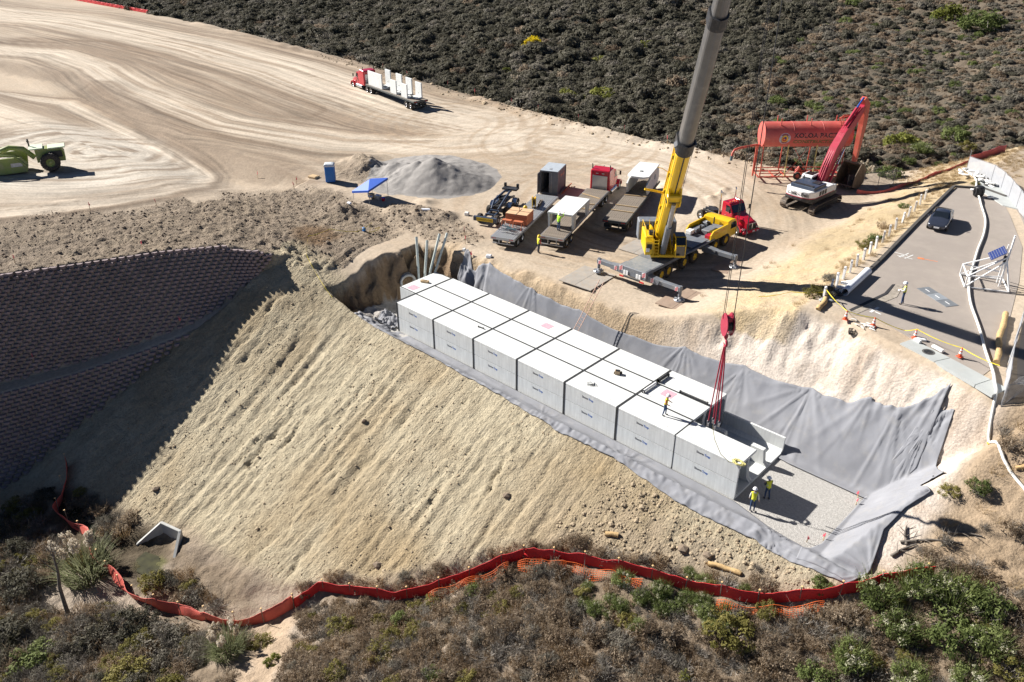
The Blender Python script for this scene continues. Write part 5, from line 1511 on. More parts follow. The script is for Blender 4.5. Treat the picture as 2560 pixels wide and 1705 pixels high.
m = MB(); m.box((.95, 1.45, 2.275), (1.0, .9, .05), ch=.01, M=T); m.build('roof_panel', M['blue_dark'], oc)
m = MB()
for s in (-.42, .42): m.box((2.03, 1.45+s, 1.05), (.03, .06, 1.0), M=T)
m.build('cab_frame', M['yellow'], oc)
# ---- boom
EL = R_(58)
Bm = Matrix.Translation(PIV) @ Matrix.Rotation(hd, 4, 'Z') @ Matrix.Rotation(-EL, 4, 'Y')
B = crane_m.inverted() @ Bm
def boom_sec(x0, x1, w, h, mt, name, round_under=True, zoff=0.0):
    m = MB(); n = 10
    prof = [(-w/2, h/2-.12), (-w/2+.12, h/2), (w/2-.12, h/2), (w/2, h/2-.12)]
    prof += [(w/2*math.cos(a), -h*.12-h*.38*math.sin(a)) for a in [math.pi*k/n for k in range(n+1)]]
    vs = [(x, y, z+zoff) for x in (x0, x1) for (y, z) in prof]; N_ = len(prof)
    fs = [(k, N_+k, N_+(k+1) % N_, (k+1) % N_) for k in range(N_)]+[tuple(range(N_)), tuple(range(N_, 2*N_))[::-1]]
    m.add(vs, fs, 0, False, B)
    return m.build(name, mt, crane)
b0 = boom_sec(-.6, 13.2, 1.22, 1.5, M['yellow'], 'boom_base')
m = MB()
for z in (-.45, .1): m.box((6.5, .625, z), (12.0, .02, .05), M=B); m.box((6.5, -.625, z), (12.0, .02, .05), M=B)
m.box((6.3, 0, -.76), (12.5, .1, .03), M=B)
m.build('boom_seam', M['dark'], b0)
m = MB()
for x in (2, 4.2, 6.4, 8.6, 10.8):
    m.box((x, .68, .35), (.5, .14, .2), M=B); m.box((x+.7, -.68, .35), (.5, .14, .2), M=B)
m.tube([(1, .66, .5), (5, .7, .55), (9, .66, .5), (12.8, .68, .52)], .05, n=6, M=B)
m.tube([(1, -.66, .5), (5, -.7, .55), (9, -.66, .5), (12.8, -.68, .52)], .05, n=6, M=B)
m.build('boom_fitting', M['yellow'], b0)
boom_sec(12.7, 13.9, 1.42, 1.75, M['dark'], 'boom_collar')
m = MB()
for k in range(6): m.box((12.9+.18*k, .74, .3-.12*k), (.12, .08, .5), M=B); m.box((12.9+.18*k, -.74, .3-.12*k), (.12, .08, .5), M=B)
m.build('collar_fitting', M['crane_grey'], crane)
boom_sec(13.5, 25.6, 1.12, 1.36, M['boom_grey'], 'boom_section')
boom_sec(24.9, 25.9, 1.28, 1.52, M['dark'], 'boom_collar')
boom_sec(25.5, 36.0, 1.00, 1.22, M['boom_grey'], 'boom_section')
boom_sec(35.3, 36.2, 1.14, 1.36, M['dark'], 'boom_collar')
boom_sec(35.8, 47.2, .88, 1.08, M['boom_grey'], 'boom_section')
m = MB(); m.prism([(47.0, -.5), (47.0, .5), (48.2, .4), (48.6, -.3), (48.2, -.9), (47.4, -.9)], .9, 'Y', 0, M=B); m.cyl((48.1, -.4, -.4), (48.1, .4, -.4), .45, n=18, M=B); m.build('boom_head', M['yellow'], crane)
# boom foot lug and lift cylinder
m = MB()
for s in (-.52, .52): m.prism([(6.2, -.6), (7.0, -1.35), (7.7, -1.35), (8.6, -.6)], .12, 'Y', s, M=B)
m.box((7.35, 0, -.9), (1.5, 1.25, .5), ch=.1, M=B)
lg = m.build('cylinder_lug', M['yellow'], crane)
m = MB(); m.prism([(7.1, -.98), (7.35, -1.2), (7.6, -.98), (7.6, -.8), (7.1, -.8)], 1.28, 'Y', 0, M=B); m.build('lug_opening', M['dark'], lg)
pe = B @ Vector((7.35, 0, -1.3)); ps = T @ Vector((1.15, 0, .45))
mid = ps.lerp(pe, .56)
m = MB(); m.cyl(ps, mid, .28, n=18); m.build('lift_cylinder', M['crane_grey'], crane)
m = MB(); m.cyl(mid, pe, .19, n=16); m.build('lift_ram', M['steel'], crane)
# side stowage ladder/arm on the boom base
m = MB(); m.tube([(7.0, -.62, .2), (7.2, -1.6, .3), (7.4, -2.4, .3)], .10, n=6, M=B); m.build('stowed_arm', M['yellow'], crane)
m = MB(); m.tube([(9.6, -.6, .2), (10.2, -1.3, .2), (10.4, -1.7, .15)], .03, n=5, M=B); m.build('rope_guide', M['yellow'], crane)
# hoist ropes
tip = Bm @ Vector((48.3, 0, -.75))
HX, HY = tip.x, tip.y
ci = crane_m.inverted()
HBZ = 13.35
for k, (dx, dy) in enumerate(((-.36, -.06), (-.30, .02), (.36, -.06), (.30, .02))):
    m = MB(); m.cyl(ci @ Vector((HX+dx, HY+dy, tip.z)), ci @ Vector((HX+dx, HY+dy, HBZ+.3)), .020, n=5); m.build('hoist_rope', M['black'], crane)
m = MB(); m.cyl(ci @ (Bm @ Vector((48.1, 0, .1))), ci @ (TW @ Vector((-2.3, 0, 1.9))), .02, n=5); m.build('hoist_rope', M['black'], crane)
M['hook_red'] = mat('hook_red', (.36, .018, .05), .4, var=.1)
hook_block((HX, HY, HBZ), R_(-36), 'dark red hook block hanging on ropes over the vault', M['hook_red'], 1.0, stripes=False, hz=.80, hx=.50)
# slings
M['sling'] = mat('red_sling', (.33, .015, .04), .8, var=.2)
sl = empty('lifting_sling', (HX, HY, HBZ-1.75), 0, 'dark red lifting slings hanging from the hook block with shackles', 'sling')
ends = [(-.28, -.2), (.25, -.25), (-.2, .3), (.3, .22)]
for k, (dx, dy) in enumerate(ends):
    m = MB(); m.tube([(dx*.15, dy*.15, .12), (dx*.4, dy*.4, -1.2), (dx*.8, dy*.8, -4.0), (dx, dy, -5.6)], [.035, .045, .04, .035], n=6); m.build('strap', M['sling'], sl)
    m = MB(); pts = [(dx+.08*math.cos(a), dy, -5.72+.12*math.sin(a)) for a in [R_(100+30*q) for q in range(10)]]; m.tube(pts, .03, n=5); m.box((dx, dy, -5.95), (.12, .06, .22)); m.build('shackle', M['steel'], sl)
M['rope_yellow'] = mat('pale_yellow_rope', (.62, .56, .22), .85)
z0 = HBZ-1.75-5.9
m = MB(); m.tube([(HX, HY-.1, z0), (HX+.35, HY-.15, z0-1.0), (HX+.9, HY-.05, z0-2.0), (HX+1.45, HY+.25, VH+.05), (HX+1.8, HY+.5, VH+.04)], .022, n=5)
random.seed(8); pts = []
for k in range(60):
    a = k*.75; rr = .32+.12*math.sin(k*1.7); pts.append((HX+1.95+rr*math.cos(a)*1.2, HY+.65+rr*math.sin(a)*.8, VH+.03+.001*k))
m.tube(pts, .022, n=5); m.build('tag_line', M['rope_yellow'], None, 'yellow tag line coiled on the open-end vault module', 'rope')
# steel mats
M['mat_steel'] = mat('crane_mat', (.36, .33, .29), .7, .1, var=.12, scale=1.2, dirt=(.42, .33, .24), dirt_amt=.35)
M['mat_rust'] = mat('rusty_mat', (.33, .24, .18), .75, .1, var=.15, scale=1.2, dirt=(.42, .33, .24), dirt_amt=.35)
for k, (x, y, w, d, rz, mt, lab) in enumerate([(12.75, 12.7, 3.6, 4.2, .06, 'mat_steel', 'grey steel crane mat under the outrigger by the ladder'), (22.1, 14.6, 3.4, 4.4, .05, 'mat_rust', 'rusty crane mat under the outrigger by the cut bank'),
      (21.9, 23.7, 3.2, 3.6, .03, 'mat_rust', 'rusty crane mat under the outrigger by the dirt ramp'), (12.6, 21.8, 3.4, 3.6, .05, 'mat_steel', 'grey crane mat on the trailer side of the crane')]):
    z = max(zs(x+a*w*.5, y+b*d*.5) for a in (-1, 0, 1) for b in (-.8, 0, .8))
    r = empty('crane_mat', (x, y, min(z+.03, CZ-.03)), rz, lab, 'steel mat', 'crane mats')
    MB().box((0, 0, -.02), (w, d, .09), ch=.01).build('plate', M[mt], r)
    m = MB(); m.box((0, 0, .03), (.012, d*.98, .006)); m.build('seam', M['dark'], r)
# ================================================================ excavator
M['exc_red'] = mat('excavator_red', (.40, .02, .05), .42, var=.1, scale=1.5, dirt=(.42, .20, .15), dirt_amt=.2)
M['exc_orange'] = mat('faded_orange_red', (.50, .085, .055), .5, var=.12, scale=1.5, dirt=(.50, .22, .14), dirt_amt=.3)
M['track'] = mat('track_steel', (.12, .10, .085), .6, .3, var=.25, scale=5, dirt=(.34, .27, .20), dirt_amt=.45)
M['bucket'] = mat('bucket_steel', (.13, .095, .065), .6, .25, var=.25, scale=2, dirt=(.30, .22, .15), dirt_amt=.4)
xe, ye = 19.9, 43.6; ze = gz(xe, ye)
exc = empty('excavator', (xe, ye, ze), R_(86), 'white excavator with red boom and raised arm parked by the orange tank', 'excavator')
for s in (-1, 1):
    y = s*1.5; L = 5.3; h = .98
    m = MB(); m.box((0, y, .5), (L-1.0, .34, .5), ch=.05); m.build('track_frame', M['dark'], exc)
    m = MB()
    n = 44
    path = []
    tot = 2*(L-h)+math.pi*h
    for k in range(n):
        d = k/n*tot
        if d < L-h: path.append((-(L-h)/2+d, h, 0))
        elif d < L-h+math.pi*h/2:
            a = (d-(L-h))/(h/2); path.append(((L-h)/2+h/2*math.sin(a), h/2+h/2*math.cos(a), -a))
        elif d < 2*(L-h)+math.pi*h/2: path.append(((L-h)/2-(d-(L-h)-math.pi*h/2), 0, math.pi))
        else:
            a = (d-2*(L-h)-math.pi*h/2)/(h/2); path.append((-(L-h)/2-h/2*math.sin(a), h/2-h/2*math.cos(a), math.pi-a))
    for (x, z, a) in path:
        m.box((x, y, z), (tot/n*.86, .62, .08), rot=Matrix.Rotation(-a, 3, 'Y'), ch=.01)
        m.box((x+.05*math.sin(-a), y, z+.05*math.cos(a)), (.04, .6, .07), rot=Matrix.Rotation(-a, 3, 'Y'))
    m.build('track', M['track'], exc)
m = MB(); m.box((0, 0, .75), (2.2, 2.6, .5), ch=.05); m.cyl((0, 0, .95), (0, 0, 1.2), .85, n=24); m.build('undercarriage', M['dark'], exc)
m = MB(); m.box((-.3, 0, 1.42), (4.6, 2.9, .45), ch=.06)
m.prism([(-2.95+.35*(1-math.cos(math.pi*k/8)) if False else -2.95, 0) for k in range(1)]+[], .1, 'Z') if False else None
prof = [(1.8, -1.55), (1.8, 1.55)]+[(-2.2-.75*math.sin(a), 1.55*math.cos(a)) for a in [math.pi*k/12 for k in range(13)]]
prof = [(1.2, 1.52), (-2.3, 1.52), (-2.85, 1.2), (-3.05, .5), (-3.05, -.5), (-2.85, -1.2), (-2.3, -1.52), (1.2, -1.52)]
m2 = MB(); m2.prism(prof, 1.05, 'Z', 2.0)
bd = m2.build('house', M['white_paint'], exc); bv = bd.modifiers.new('bevel', 'BEVEL'); bv.width = .12; bv.segments = 3; bv.limit_method = 'ANGLE'
m.build('revolving_frame', M['dark'], exc)
m = MB(); p2 = [(a*1.006+.01, b*1.008) for a, b in prof]; m.prism(p2, .26, 'Z', 1.62); m.build('red_band', M['dark'], bd)
m = MB(); m.prism([(a*1.009+.012, b*1.011) for a, b in prof], .07, 'Z', 1.79); m.build('red_stripe', M['exc_red'], bd)
text_mesh('lettering', 'Link - Belt', .52, M['black'], bd, (-3.085, -.15, 2.14), (R_(90), 0, R_(-90)), sx=1.0, bold=.016)
m = MB(); m.box((-1.3, -.1, 2.72), (2.3, 2.5, .38), ch=.05); m.build('engine_hood', M['blue_dark'], exc)
m = MB(); m.box((-2.2, -.1, 2.94), (.4, 2.0, .06)); m.box((-.8, -.7, 2.95), (.8, .7, .05)); m.cyl((-.5, .9, 2.9), (-.5, .9, 3.3), .06, n=8); m.build('hood_vent', M['dark'], exc)
for k in range(3):
    MB().box((-1.5+.5*k, -1.53, 2.15), (.34, .03, .5)).build('grille', M['dark'], bd)
MB().prism([(.1, 1.75), (.1, 3.0), (.3, 3.15), (1.5, 3.15), (1.85, 2.3), (1.8, 1.65)], 1.05, 'Y', .95).build('operator_cab', M['white_paint'], exc)
m = MB()
for s in (-1, 1): m.prism([(.25, 2.15), (.25, 2.95), (1.4, 2.95), (1.7, 2.3), (1.7, 2.1)], .02, 'Y', .95+s*.535)
m.box((.09, .95, 2.6), (.02, .8, .6)); m.box((.9, .95, 3.165), (1.1, .85, .02))
m.build('cab_window', M['glass'], exc)
m = MB(); m.box((.9, -1.1, 2.05), (1.5, .8, .7), ch=.05); m.build('tool_box', M['white_paint'], exc)
# boom, arm and bucket in the local xz plane
def beam(pts, widths, depths, mt, name, y=0.0):
    m = MB(); vs = []; fs = []
    P = [Vector((p[0], 0, p[1])) for p in pts]
    for i, p in enumerate(P):
        t = (P[min(i+1, len(P)-1)]-P[max(i-1, 0)]).normalized(); nn = Vector((-t.z, 0, t.x))
        for (sy, sz) in ((-1, -1), (1, -1), (1, 1), (-1, 1)):
            vs.append(p+nn*depths[i]/2*sz+Vector((0, y+sy*widths[i]/2, 0)))
    for i in range(len(P)-1):
        for k in range(4): fs.append((i*4+k, i*4+(k+1) % 4, i*4+4+(k+1) % 4, i*4+4+k))
    fs += [(3, 2, 1, 0), tuple(range(4*len(P)-4, 4*len(P)))]
    m.add(vs, fs)
    return m.build(name, mt, exc)
BP = [(1.2, 1.9), (2.0, 3.8), (3.0, 5.6), (4.2, 7.0), (6.0, 8.6), (7.5, 9.9)]
bo = beam(BP, [.72, .74, .74, .7, .62, .5], [.7, 1.0, 1.2, 1.15, .9, .45], M['exc_red'], 'boom')
m = MB()
for s in (-.2, 0, .2): m.tube([(p[0]-.45, s, p[1]+.30) for p in BP[:4]]+[(5.6, s, 8.95), (6.6, s, 9.6)], .05, n=6)
for p in BP[1:5]: m.box((p[0]-.42, 0, p[1]+.3), (.12, .6, .12))
m.build('hydraulic_line', M['exc_red'], bo)
ar = beam([(6.9, 10.5), (7.6, 9.6), (7.9, 7.5), (7.8, 2.9)], [.5, .56, .5, .4], [.5, 1.0, .85, .4], M['exc_orange'], 'arm')
m = MB()
for s in (-1, 1):
    a, b = Vector((1.7, s*.55, 1.8)), Vector((3.75, s*.55, 5.6))
    m.cyl(a, a.lerp(b, .6), .13, n=10); m.cyl(a.lerp(b, .6), b, .08, n=10, mi=1)
m.build('boom_cylinder', [M['exc_red'], M['chrome']], exc)
m = MB(); a, b = Vector((4.1, 0, 8.05)), Vector((6.95, 0, 10.55)); m.cyl(a, a.lerp(b, .62), .15, n=10); m.cyl(a.lerp(b, .62), b, .09, n=10, mi=1); m.build('arm_cylinder', [M['exc_red'], mat('ram_blue', (.05, .12, .45), .3, .3)], exc)
m = MB(); a, b = Vector((8.35, 0, 8.3)), Vector((8.2, 0, 4.6)); m.cyl(a, a.lerp(b, .55), .13, n=10); m.cyl(a.lerp(b, .55), b, .08, n=10, mi=1); m.build('bucket_cylinder', [M['exc_orange'], M['chrome']], exc)
m = MB(); nb = 9
prof = [(7.6, 3.9), (8.3, 3.6)]+[(7.7+1.25*math.cos(a), 2.2+1.35*math.sin(a)) for a in [R_(60-20*k) for k in range(9)]]+[(6.4, 1.35)]
inn = [(7.55, 3.7), (8.15, 3.45)]+[(7.7+1.12*math.cos(a), 2.2+1.22*math.sin(a)) for a in [R_(60-20*k) for k in range(9)]]+[(6.45, 1.45)]
for k in range(len(prof)-1): m.prism([prof[k], prof[k+1], inn[k+1], inn[k]], 1.9, 'Y', 0)
for s in (-.95, .95): m.prism([prof[0]]+prof[1:]+[(6.6, 2.6)], .06, 'Y', s)
bk = m.build('bucket', M['bucket'], exc); bk.location = (0, 0, -.75)
m = MB()
for k in range(5): m.prism([(6.5, 1.32), (6.05, 1.25), (6.5, 1.46)], .14, 'Y', -.8+.4*k)
m.build('bucket_tooth', M['bucket'], bk)
exc.scale = (1.14, 1.14, 1.0)

# ================================================================ overhead water tank
M['tank'] = mat('tank_coral', (.52, .105, .085), .5, var=.08, scale=.8, dirt=(.56, .22, .17), dirt_amt=.3)
tx, ty = 10.95, 47.3; ha = math.atan2(6.75, 6.9); tz = gz(13, 50)
tank = empty('water_tower', (tx, ty, tz), ha, 'coral red overhead water tank on a pipe stand beside the excavator', 'water tank')
LT, RT, ZC = 10.4, 1.45, 5.15
m = MB(); prof = [(0.001, -.10), (RT*.6, -.07), (RT, 0), (RT, LT), (RT*.6, LT+.07), (.001, LT+.1)]
m.lathe(prof, n=40, M=Matrix.Translation((.1, 0, ZC)) @ Matrix.Rotation(R_(90), 4, 'Y'), smooth=True)
tb = m.build('tank', M['tank'], tank)
es = tb.modifiers.new('edge', 'EDGE_SPLIT'); es.split_angle = R_(40)
m = MB()
for x in (.12, 3.5, 7.0, LT+.05): m.lathe([(RT, -.03), (RT+.02, -.02), (RT+.02, .02), (RT, .03)], n=40, M=Matrix.Translation((x, 0, ZC)) @ Matrix.Rotation(R_(90), 4, 'Y'))
m.build('weld_band', M['tank'], tb)
# lettering wrapped on the cylinder
def wrap_text(body, size, x, ang, mt, sx=1.0):
    t = text_mesh('lettering', body, size, M[mt], tb, (0, 0, 0), (0, 0, 0), extrude=0.0, align='LEFT', sx=1, bold=.022)
    me = t.data
    bm = bmesh.new(); bm.from_mesh(me); bmesh.ops.triangulate(bm, faces=bm.faces); bm.to_mesh(me); bm.free()
    for v in me.vertices:
        xx, yy = v.co.x*sx, v.co.y
        a = ang+yy/RT
        v.co = (x+xx, -(RT+.012)*math.cos(a), ZC+(RT+.012)*math.sin(a))
    me.update()
    return t
M['ink_green'] = mat('sign_green', (.02, .035, .04), .6)
M['ink_green2'] = mat('sign_dark_green', (.12, .14, .05), .6)
wrap_text('KOLOA PACIFIC', .72, 3.5, .12, 'ink_green', 1.12)
wrap_text('CONSTRUCTION', .62, 3.5, -.40, 'ink_green2', 1.10)
def wrap_disc(rad, x, ang, mt, off, inner=0.0):
    m = MB(); n = 28; vs = []
    for r0 in (inner, rad):
        for k in range(n):
            a = 2*math.pi*k/n
            th = ang+r0*math.sin(a)/RT
            vs.append((x+r0*math.cos(a), -(RT+off)*math.cos(th), ZC+(RT+off)*math.sin(th)))
    m.add(vs, [(k, (k+1) % n, n+(k+1) % n, n+k) for k in range(n)]); return m.build('emblem', M[mt], tb)
M['emb_blue'] = mat('emblem_blue', (.05, .07, .22), .6); M['emb_yellow'] = mat('emblem_yellow', (.75, .5, .05), .6); M['emb_red'] = mat('emblem_red', (.5, .04, .03), .6)
wrap_disc(.66, 2.45, -.12, 'white_paint', .010); wrap_disc(.62, 2.45, -.12, 'emb_blue', .014, .57); wrap_disc(.44, 2.45, -.12, 'emb_blue', .015); wrap_disc(.40, 2.45, -.12, 'emb_yellow', .018); wrap_disc(.26, 2.4, -.16, 'emb_red', .021, .1); wrap_disc(.14, 2.5, -.06, 'emb_blue', .023)
for k in range(16):
    a = 2*math.pi*k/16; xx = 2.45+.505*math.cos(a); yy = .505*math.sin(a)
    th = -.12+yy/RT; q = MB(); q.box((xx, -(RT+.014)*math.cos(th), ZC+(RT+.014)*math.sin(th)), (.055, .008, .085), rot=Matrix.Rotation(-a+1.57, 3, 'Y')); q.build('emblem_letter', M['ink_dark'], tb)
# posts on top, stand, pipes
for k, x in enumerate((1.9, 5.4, 8.9)):
    for s in (-.75, .75):
        m = MB(); m.cyl((x+.1, s, ZC+RT*.8), (x+.1, s, ZC+RT+.55), .06, n=8); m.build('top_post', M['tank'], tank)
m = MB()
for q in range(7):
    x = 9.0+.25*q; m.cyl((x, -.3+.1*(q % 3), ZC+RT-.05), (x, -.3+.1*(q % 3), ZC+RT+.45+.1*(q % 2)), .05, n=8)
m.tube([(8.9, -.4, ZC+RT+.4), (9.4, -.2, ZC+RT+.75), (10.0, .1, ZC+RT+.7), (10.6, .2, ZC+RT+.5)], .08, n=8); m.tube([(9.2, .5, ZC+RT+.3), (10.4, .3, ZC+RT+.55)], .06, n=8)
m.build('top_valve', M['exc_orange'], tank)
for x in (.25, 3.2, 6.6, 9.9):
    for s in (-1.15, 1.15):
        m = MB(); m.cyl((x, s, .3), (x, s*.85, ZC-RT*.62), .075, n=8); m.build('stand_leg', M['exc_orange'] if x in (.25, 9.9) else M['rope_yellow'] if s < 0 else M['exc_orange'], tank)
m = MB()
for s in (-1.15, 1.15): m.box((5.1, s, .32), (10.2, .13, .16), ch=.01); m.box((5.1, s, .75), (10.0, .07, .09))
for x in (0.1, 2.0, 3.4, 6.6, 8.2, 10.1): m.box((x, 0, .32), (.13, 2.3, .14), ch=.01)
for x in (.25, 3.2, 6.6, 9.9):
    for s in (-1.15, 1.15): m.box((x, s, .5), (.09, .09, .55))
m.cyl((3.2, -1.15, .4), (5.6, -1.0, ZC-RT*.9), .03, n=6); m.cyl((6.6, 1.1, .4), (4.2, .9, ZC-RT*.9), .03, n=6)
m.build('base_frame', M['exc_orange'], tank)
for s in (-1.25, 1.25):
    for x in (4.7, 5.8): wheel(tank, x, s, .45, .3, 1 if s > 0 else -1, 'exc_orange')
m = MB(); m.cyl((5.25, -1.2, .5), (5.25, 1.2, .5), .12, n=8); m.prism([(4.8, .5), (5.25, 1.2), (5.7, .5)], .4, 'Y', 0); m.build('axle', M['exc_orange'], tank)
m = MB(); m.tube([(.2, -.3, ZC-RT+.1), (-.5, -.6, ZC-RT+.35), (-2.9, -1.9, ZC-RT+.35), (-3.5, -2.2, ZC-RT+.25), (-3.75, -2.35, ZC-RT-.1), (-3.8, -2.4, ZC-RT-.45)], .13, n=10); m.lathe([(.16, -.05), (.17, .0), (.16, .05)], (-1.6, -1.2, ZC-RT+.35), n=10)
sp = m.build('filler_spout', M['exc_orange'], tank)
m = MB(); m.cyl((-3.8, -2.4, ZC-RT-.42), (-3.85, -2.43, ZC-RT-.95), .17, .15, n=12); m.build('spout_hose', M['teal'], sp)
m = MB(); m.cyl((-.45, -.6, .3), (-.45, -.6, ZC-RT+.4), .11, n=10); m.build('riser_pipe', M['exc_orange'], tank)

# ================================================================ scraper (left edge)
M['lime'] = mat('scraper_lime', (.25, .31, .075), .5, var=.15, scale=1, dirt=(.40, .35, .24), dirt_amt=.35)
xs_, ys_ = -54.4, -9.4; zs_ = gz(-54, -12)
sc = empty('scraper', (xs_, ys_, zs_), R_(70), 'lime green motor scraper turning on the pale graded ground', 'scraper')
for s in (-1, 1):
    wheel(sc, 0, s*1.45, 1.08, .85, s, 'lime', deep=.5); wheel(sc, -8.2, s*1.45, 1.08, .85, s, 'lime', deep=.5)
m = MB(); m.prism([(1.7, .9), (1.75, 1.9), (1.5, 2.35), (-.2, 2.6), (-1.4, 2.55), (-1.4, 1.0)], 1.5, 'Y'); m.build('engine_hood', M['lime'], sc)
m = MB(); m.box((-1.2, 0, 2.75), (1.5, 2.3, .12), ch=.03); m.box((1.0, 0, 2.6), (1.9, 1.9, .14), ch=.04); hd2 = m.build('canopy', mat('pale_lime', (.62, .70, .50), .45), sc)
m = MB(); m.box((.75, -.98, 1.85), (1.5, .03, .75)); m.box((.75, .98, 1.85), (1.5, .03, .75)); m.build('radiator_grille', M['black'], sc)
m = MB(); m.tube([(-1.6, 0, 1.5), (-2.6, 0, 2.7), (-4.0, 0, 3.0), (-5.0, 0, 2.7)], .32, n=8); m.build('gooseneck', M['lime'], sc)
for s in (-1, 1):
    m = MB(); m.prism([(-2.6, .35), (-2.4, 1.5), (-3.0, 2.15), (-6.8, 2.2), (-7.2, 1.2), (-6.6, .3)], .16, 'Y', s*1.6); sd = m.build('bowl_side', M['lime'], sc)
    m = MB(); m.tube([(-2.6, s*1.72, 1.0), (-3.6, s*1.75, 2.35), (-5.0, s*1.72, 2.6), (-7.5, s*1.5, 2.3)], .14, n=8); m.build('draft_arm', M['lime'], sc)
    m = MB(); m.box((-3.6, s*1.71, 1.3), (1.2, .03, .45)); m.build('worn_patch', M['steel'], sd)
m = MB(); m.box((-4.7, 0, .4), (4.2, 3.0, .16)); m.prism([(-6.9, .4), (-6.6, .4), (-6.8, 2.1), (-7.1, 2.1)], 3.1, 'Y'); m.build('bowl_floor', M['bucket'], sc)
m = MB(); m.grid(lambda u, v: (-6.6+u*3.6, -1.45+v*2.9, 1.35+.55*math.sin(math.pi*u)*math.sin(math.pi*v)+.18*mnoise.noise(Vector((u*9, v*9, 0)))), 20, 16); m.build('soil_load', M['earth'] if False else mat('pale_soil', (.42, .38, .35), .95, var=.2, scale=4, bump=.5), sc)
m = MB(); m.prism([(-7.2, .9), (-7.2, 2.2), (-9.6, 2.3), (-9.9, 1.6), (-9.4, .9)], 1.6, 'Y'); m.build('rear_engine', M['lime'], sc)
m = MB(); m.cyl((-1.9, .5, 2.6), (-1.9, .5, 3.7), .09, n=8); m.cyl((-1.9, .5, 3.3), (-1.95, .5, 3.55), .14, n=8); m.build('exhaust_stack', M['dark'], sc)
m = MB(); m.box((-.9, .6, 2.0), (.7, .6, .9), ch=.05); m.build('seat', M['black'], sc)

# ================================================================ small site things
tx2, ty2 = -27.2, 12.7; tz2 = gz(tx2, ty2)
M['toilet_blue'] = mat('toilet_blue', (.015, .16, .50), .45, var=.06)
M['toilet_roof'] = mat('toilet_roof', (.62, .66, .70), .45, var=.05)
r = empty('portable_toilet', (tx2, ty2, tz2), R_(-42), 'blue portable toilet with white roof beside the gravel heap', 'portable toilet')
m = MB(); m.box((0, 0, 1.02), (1.12, 1.12, 1.96), ch=.05); m.build('cabin', M['toilet_blue'], r)
m = MB()
for k in range(5):
    for s in (-1, 1): m.box((-.44+.22*k, s*.562, 1.0), (.05, .02, 1.7)); m.box((s*.562, -.44+.22*k, 1.0), (.02, .05, 1.7))
m.build('rib', M['toilet_blue'], r)
m = MB()
pr = [(.61, 1.98), (.61, 2.14), (.50, 2.26), (.30, 2.33), (.001, 2.35)]
vs = []; 
for (a, z) in pr: vs += [(-a, -a, z), (a, -a, z), (a, a, z), (-a, a, z)]
m.add(vs, [(4*j+k, 4*j+(k+1) % 4, 4*j+4+(k+1) % 4, 4*j+4+k) for j in range(4) for k in range(4)]); m.build('roof', M['toilet_roof'], r)
m = MB(); m.box((-.25, -.568, 1.72), (.26, .01, .22)); m.build('notice', M['pvc'], r)
m = MB(); m.box((0, -.57, 1.0), (.8, .02, 1.75), ch=.01); d = m.build('door', M['toilet_blue'], r)
m = MB(); m.box((.32, -.59, 1.05), (.06, .03, .16)); m.build('door_latch', M['steel'], d)
# canopy
M['canopy_blue'] = mat('canopy_blue', (.02, .10, .50), .6, var=.06)
cxx, cyy = -18.9, 12.3; cz2 = gz(cxx, cyy)
r = empty('pop_up_canopy', (cxx, cyy, cz2), R_(2), 'bright blue pop-up canopy beside the gravel heap', 'canopy')
CH = {(-1, -1): 1.0, (1, -1): 1.75, (1, 1): 2.5, (-1, 1): 1.75}
for sx in (-1, 1):
    for sy in (-1, 1):
        m = MB(); m.cyl((sx*1.4, sy*1.4, 0), (sx*1.4, sy*1.4, CH[(sx, sy)]), .025, n=6); m.build('leg', M['steel'], r)
m = MB(); q = 1.5
hz_ = [CH[(-1, -1)], CH[(1, -1)], CH[(1, 1)], CH[(-1, 1)]]
m.add([(-q, -q, hz_[0]), (q, -q, hz_[1]), (q, q, hz_[2]), (-q, q, hz_[3]), (0, 0, 2.35), (-q, -q, hz_[0]-.25), (q, -q, hz_[1]-.25), (q, q, hz_[2]-.25), (-q, q, hz_[3]-.25)], [(0, 1, 4), (1, 2, 4), (2, 3, 4), (3, 0, 4), (5, 6, 1, 0), (6, 7, 2, 1), (7, 8, 3, 2), (8, 5, 0, 3)])
o = m.build('top', M['canopy_blue'], r); sd = o.modifiers.new('t', 'SOLIDIFY'); sd.thickness = .015
m = MB()
for k in range(4):
    a = R_(45+90*k); m.cyl((1.4*math.copysign(1, math.cos(a)), 1.4*math.copysign(1, math.sin(a)), CH[(1 if math.cos(a) > 0 else -1, 1 if math.sin(a) > 0 else -1)]-.04), (0, 0, 2.25), .015, n=5)
m.build('roof_strut', M['steel'], r)
for k, (dx, dy, nm, mt) in enumerate([(-.8, .3, 'wooden box', 'wood'), (.2, .5, 'grey cooler', 'steel'), (1.0, .6, 'blue lidded bucket', 'canopy_blue')]):
    p = (cxx+.5+dx, cyy+dy)
    r = empty('camp_box' if k < 2 else 'bucket', (*p, gz(*p)), .3*k, nm+' on the ground under the blue canopy', 'box' if k < 2 else 'bucket')
    if k < 2:
        MB().box((0, 0, .25), (.7, .5, .45), ch=.03).build('body', M[mt], r); MB().box((0, 0, .5), (.72, .52, .06), ch=.01).build('lid', M['white_paint' if k else 'wood'], r)
    else:
        MB().lathe([(.15, 0), (.2, .4)], n=12).build('body', M['red_paint'], r); MB().lathe([(.21, .38), (.21, .46), (.001, .48)], n=12).build('lid', M[mt], r)
m = MB(); m.box((0, 0, .4), (.5, .5, .05), ch=.01); m.box((-.24, 0, .7), (.05, .5, .55), ch=.01)
r = empty('folding_chair', (cxx+.2, cyy-.2, gz(cxx, cyy)), .7, 'pale folding chair in the shade of the blue canopy', 'chair'); m.build('seat', M['pvc'], r)
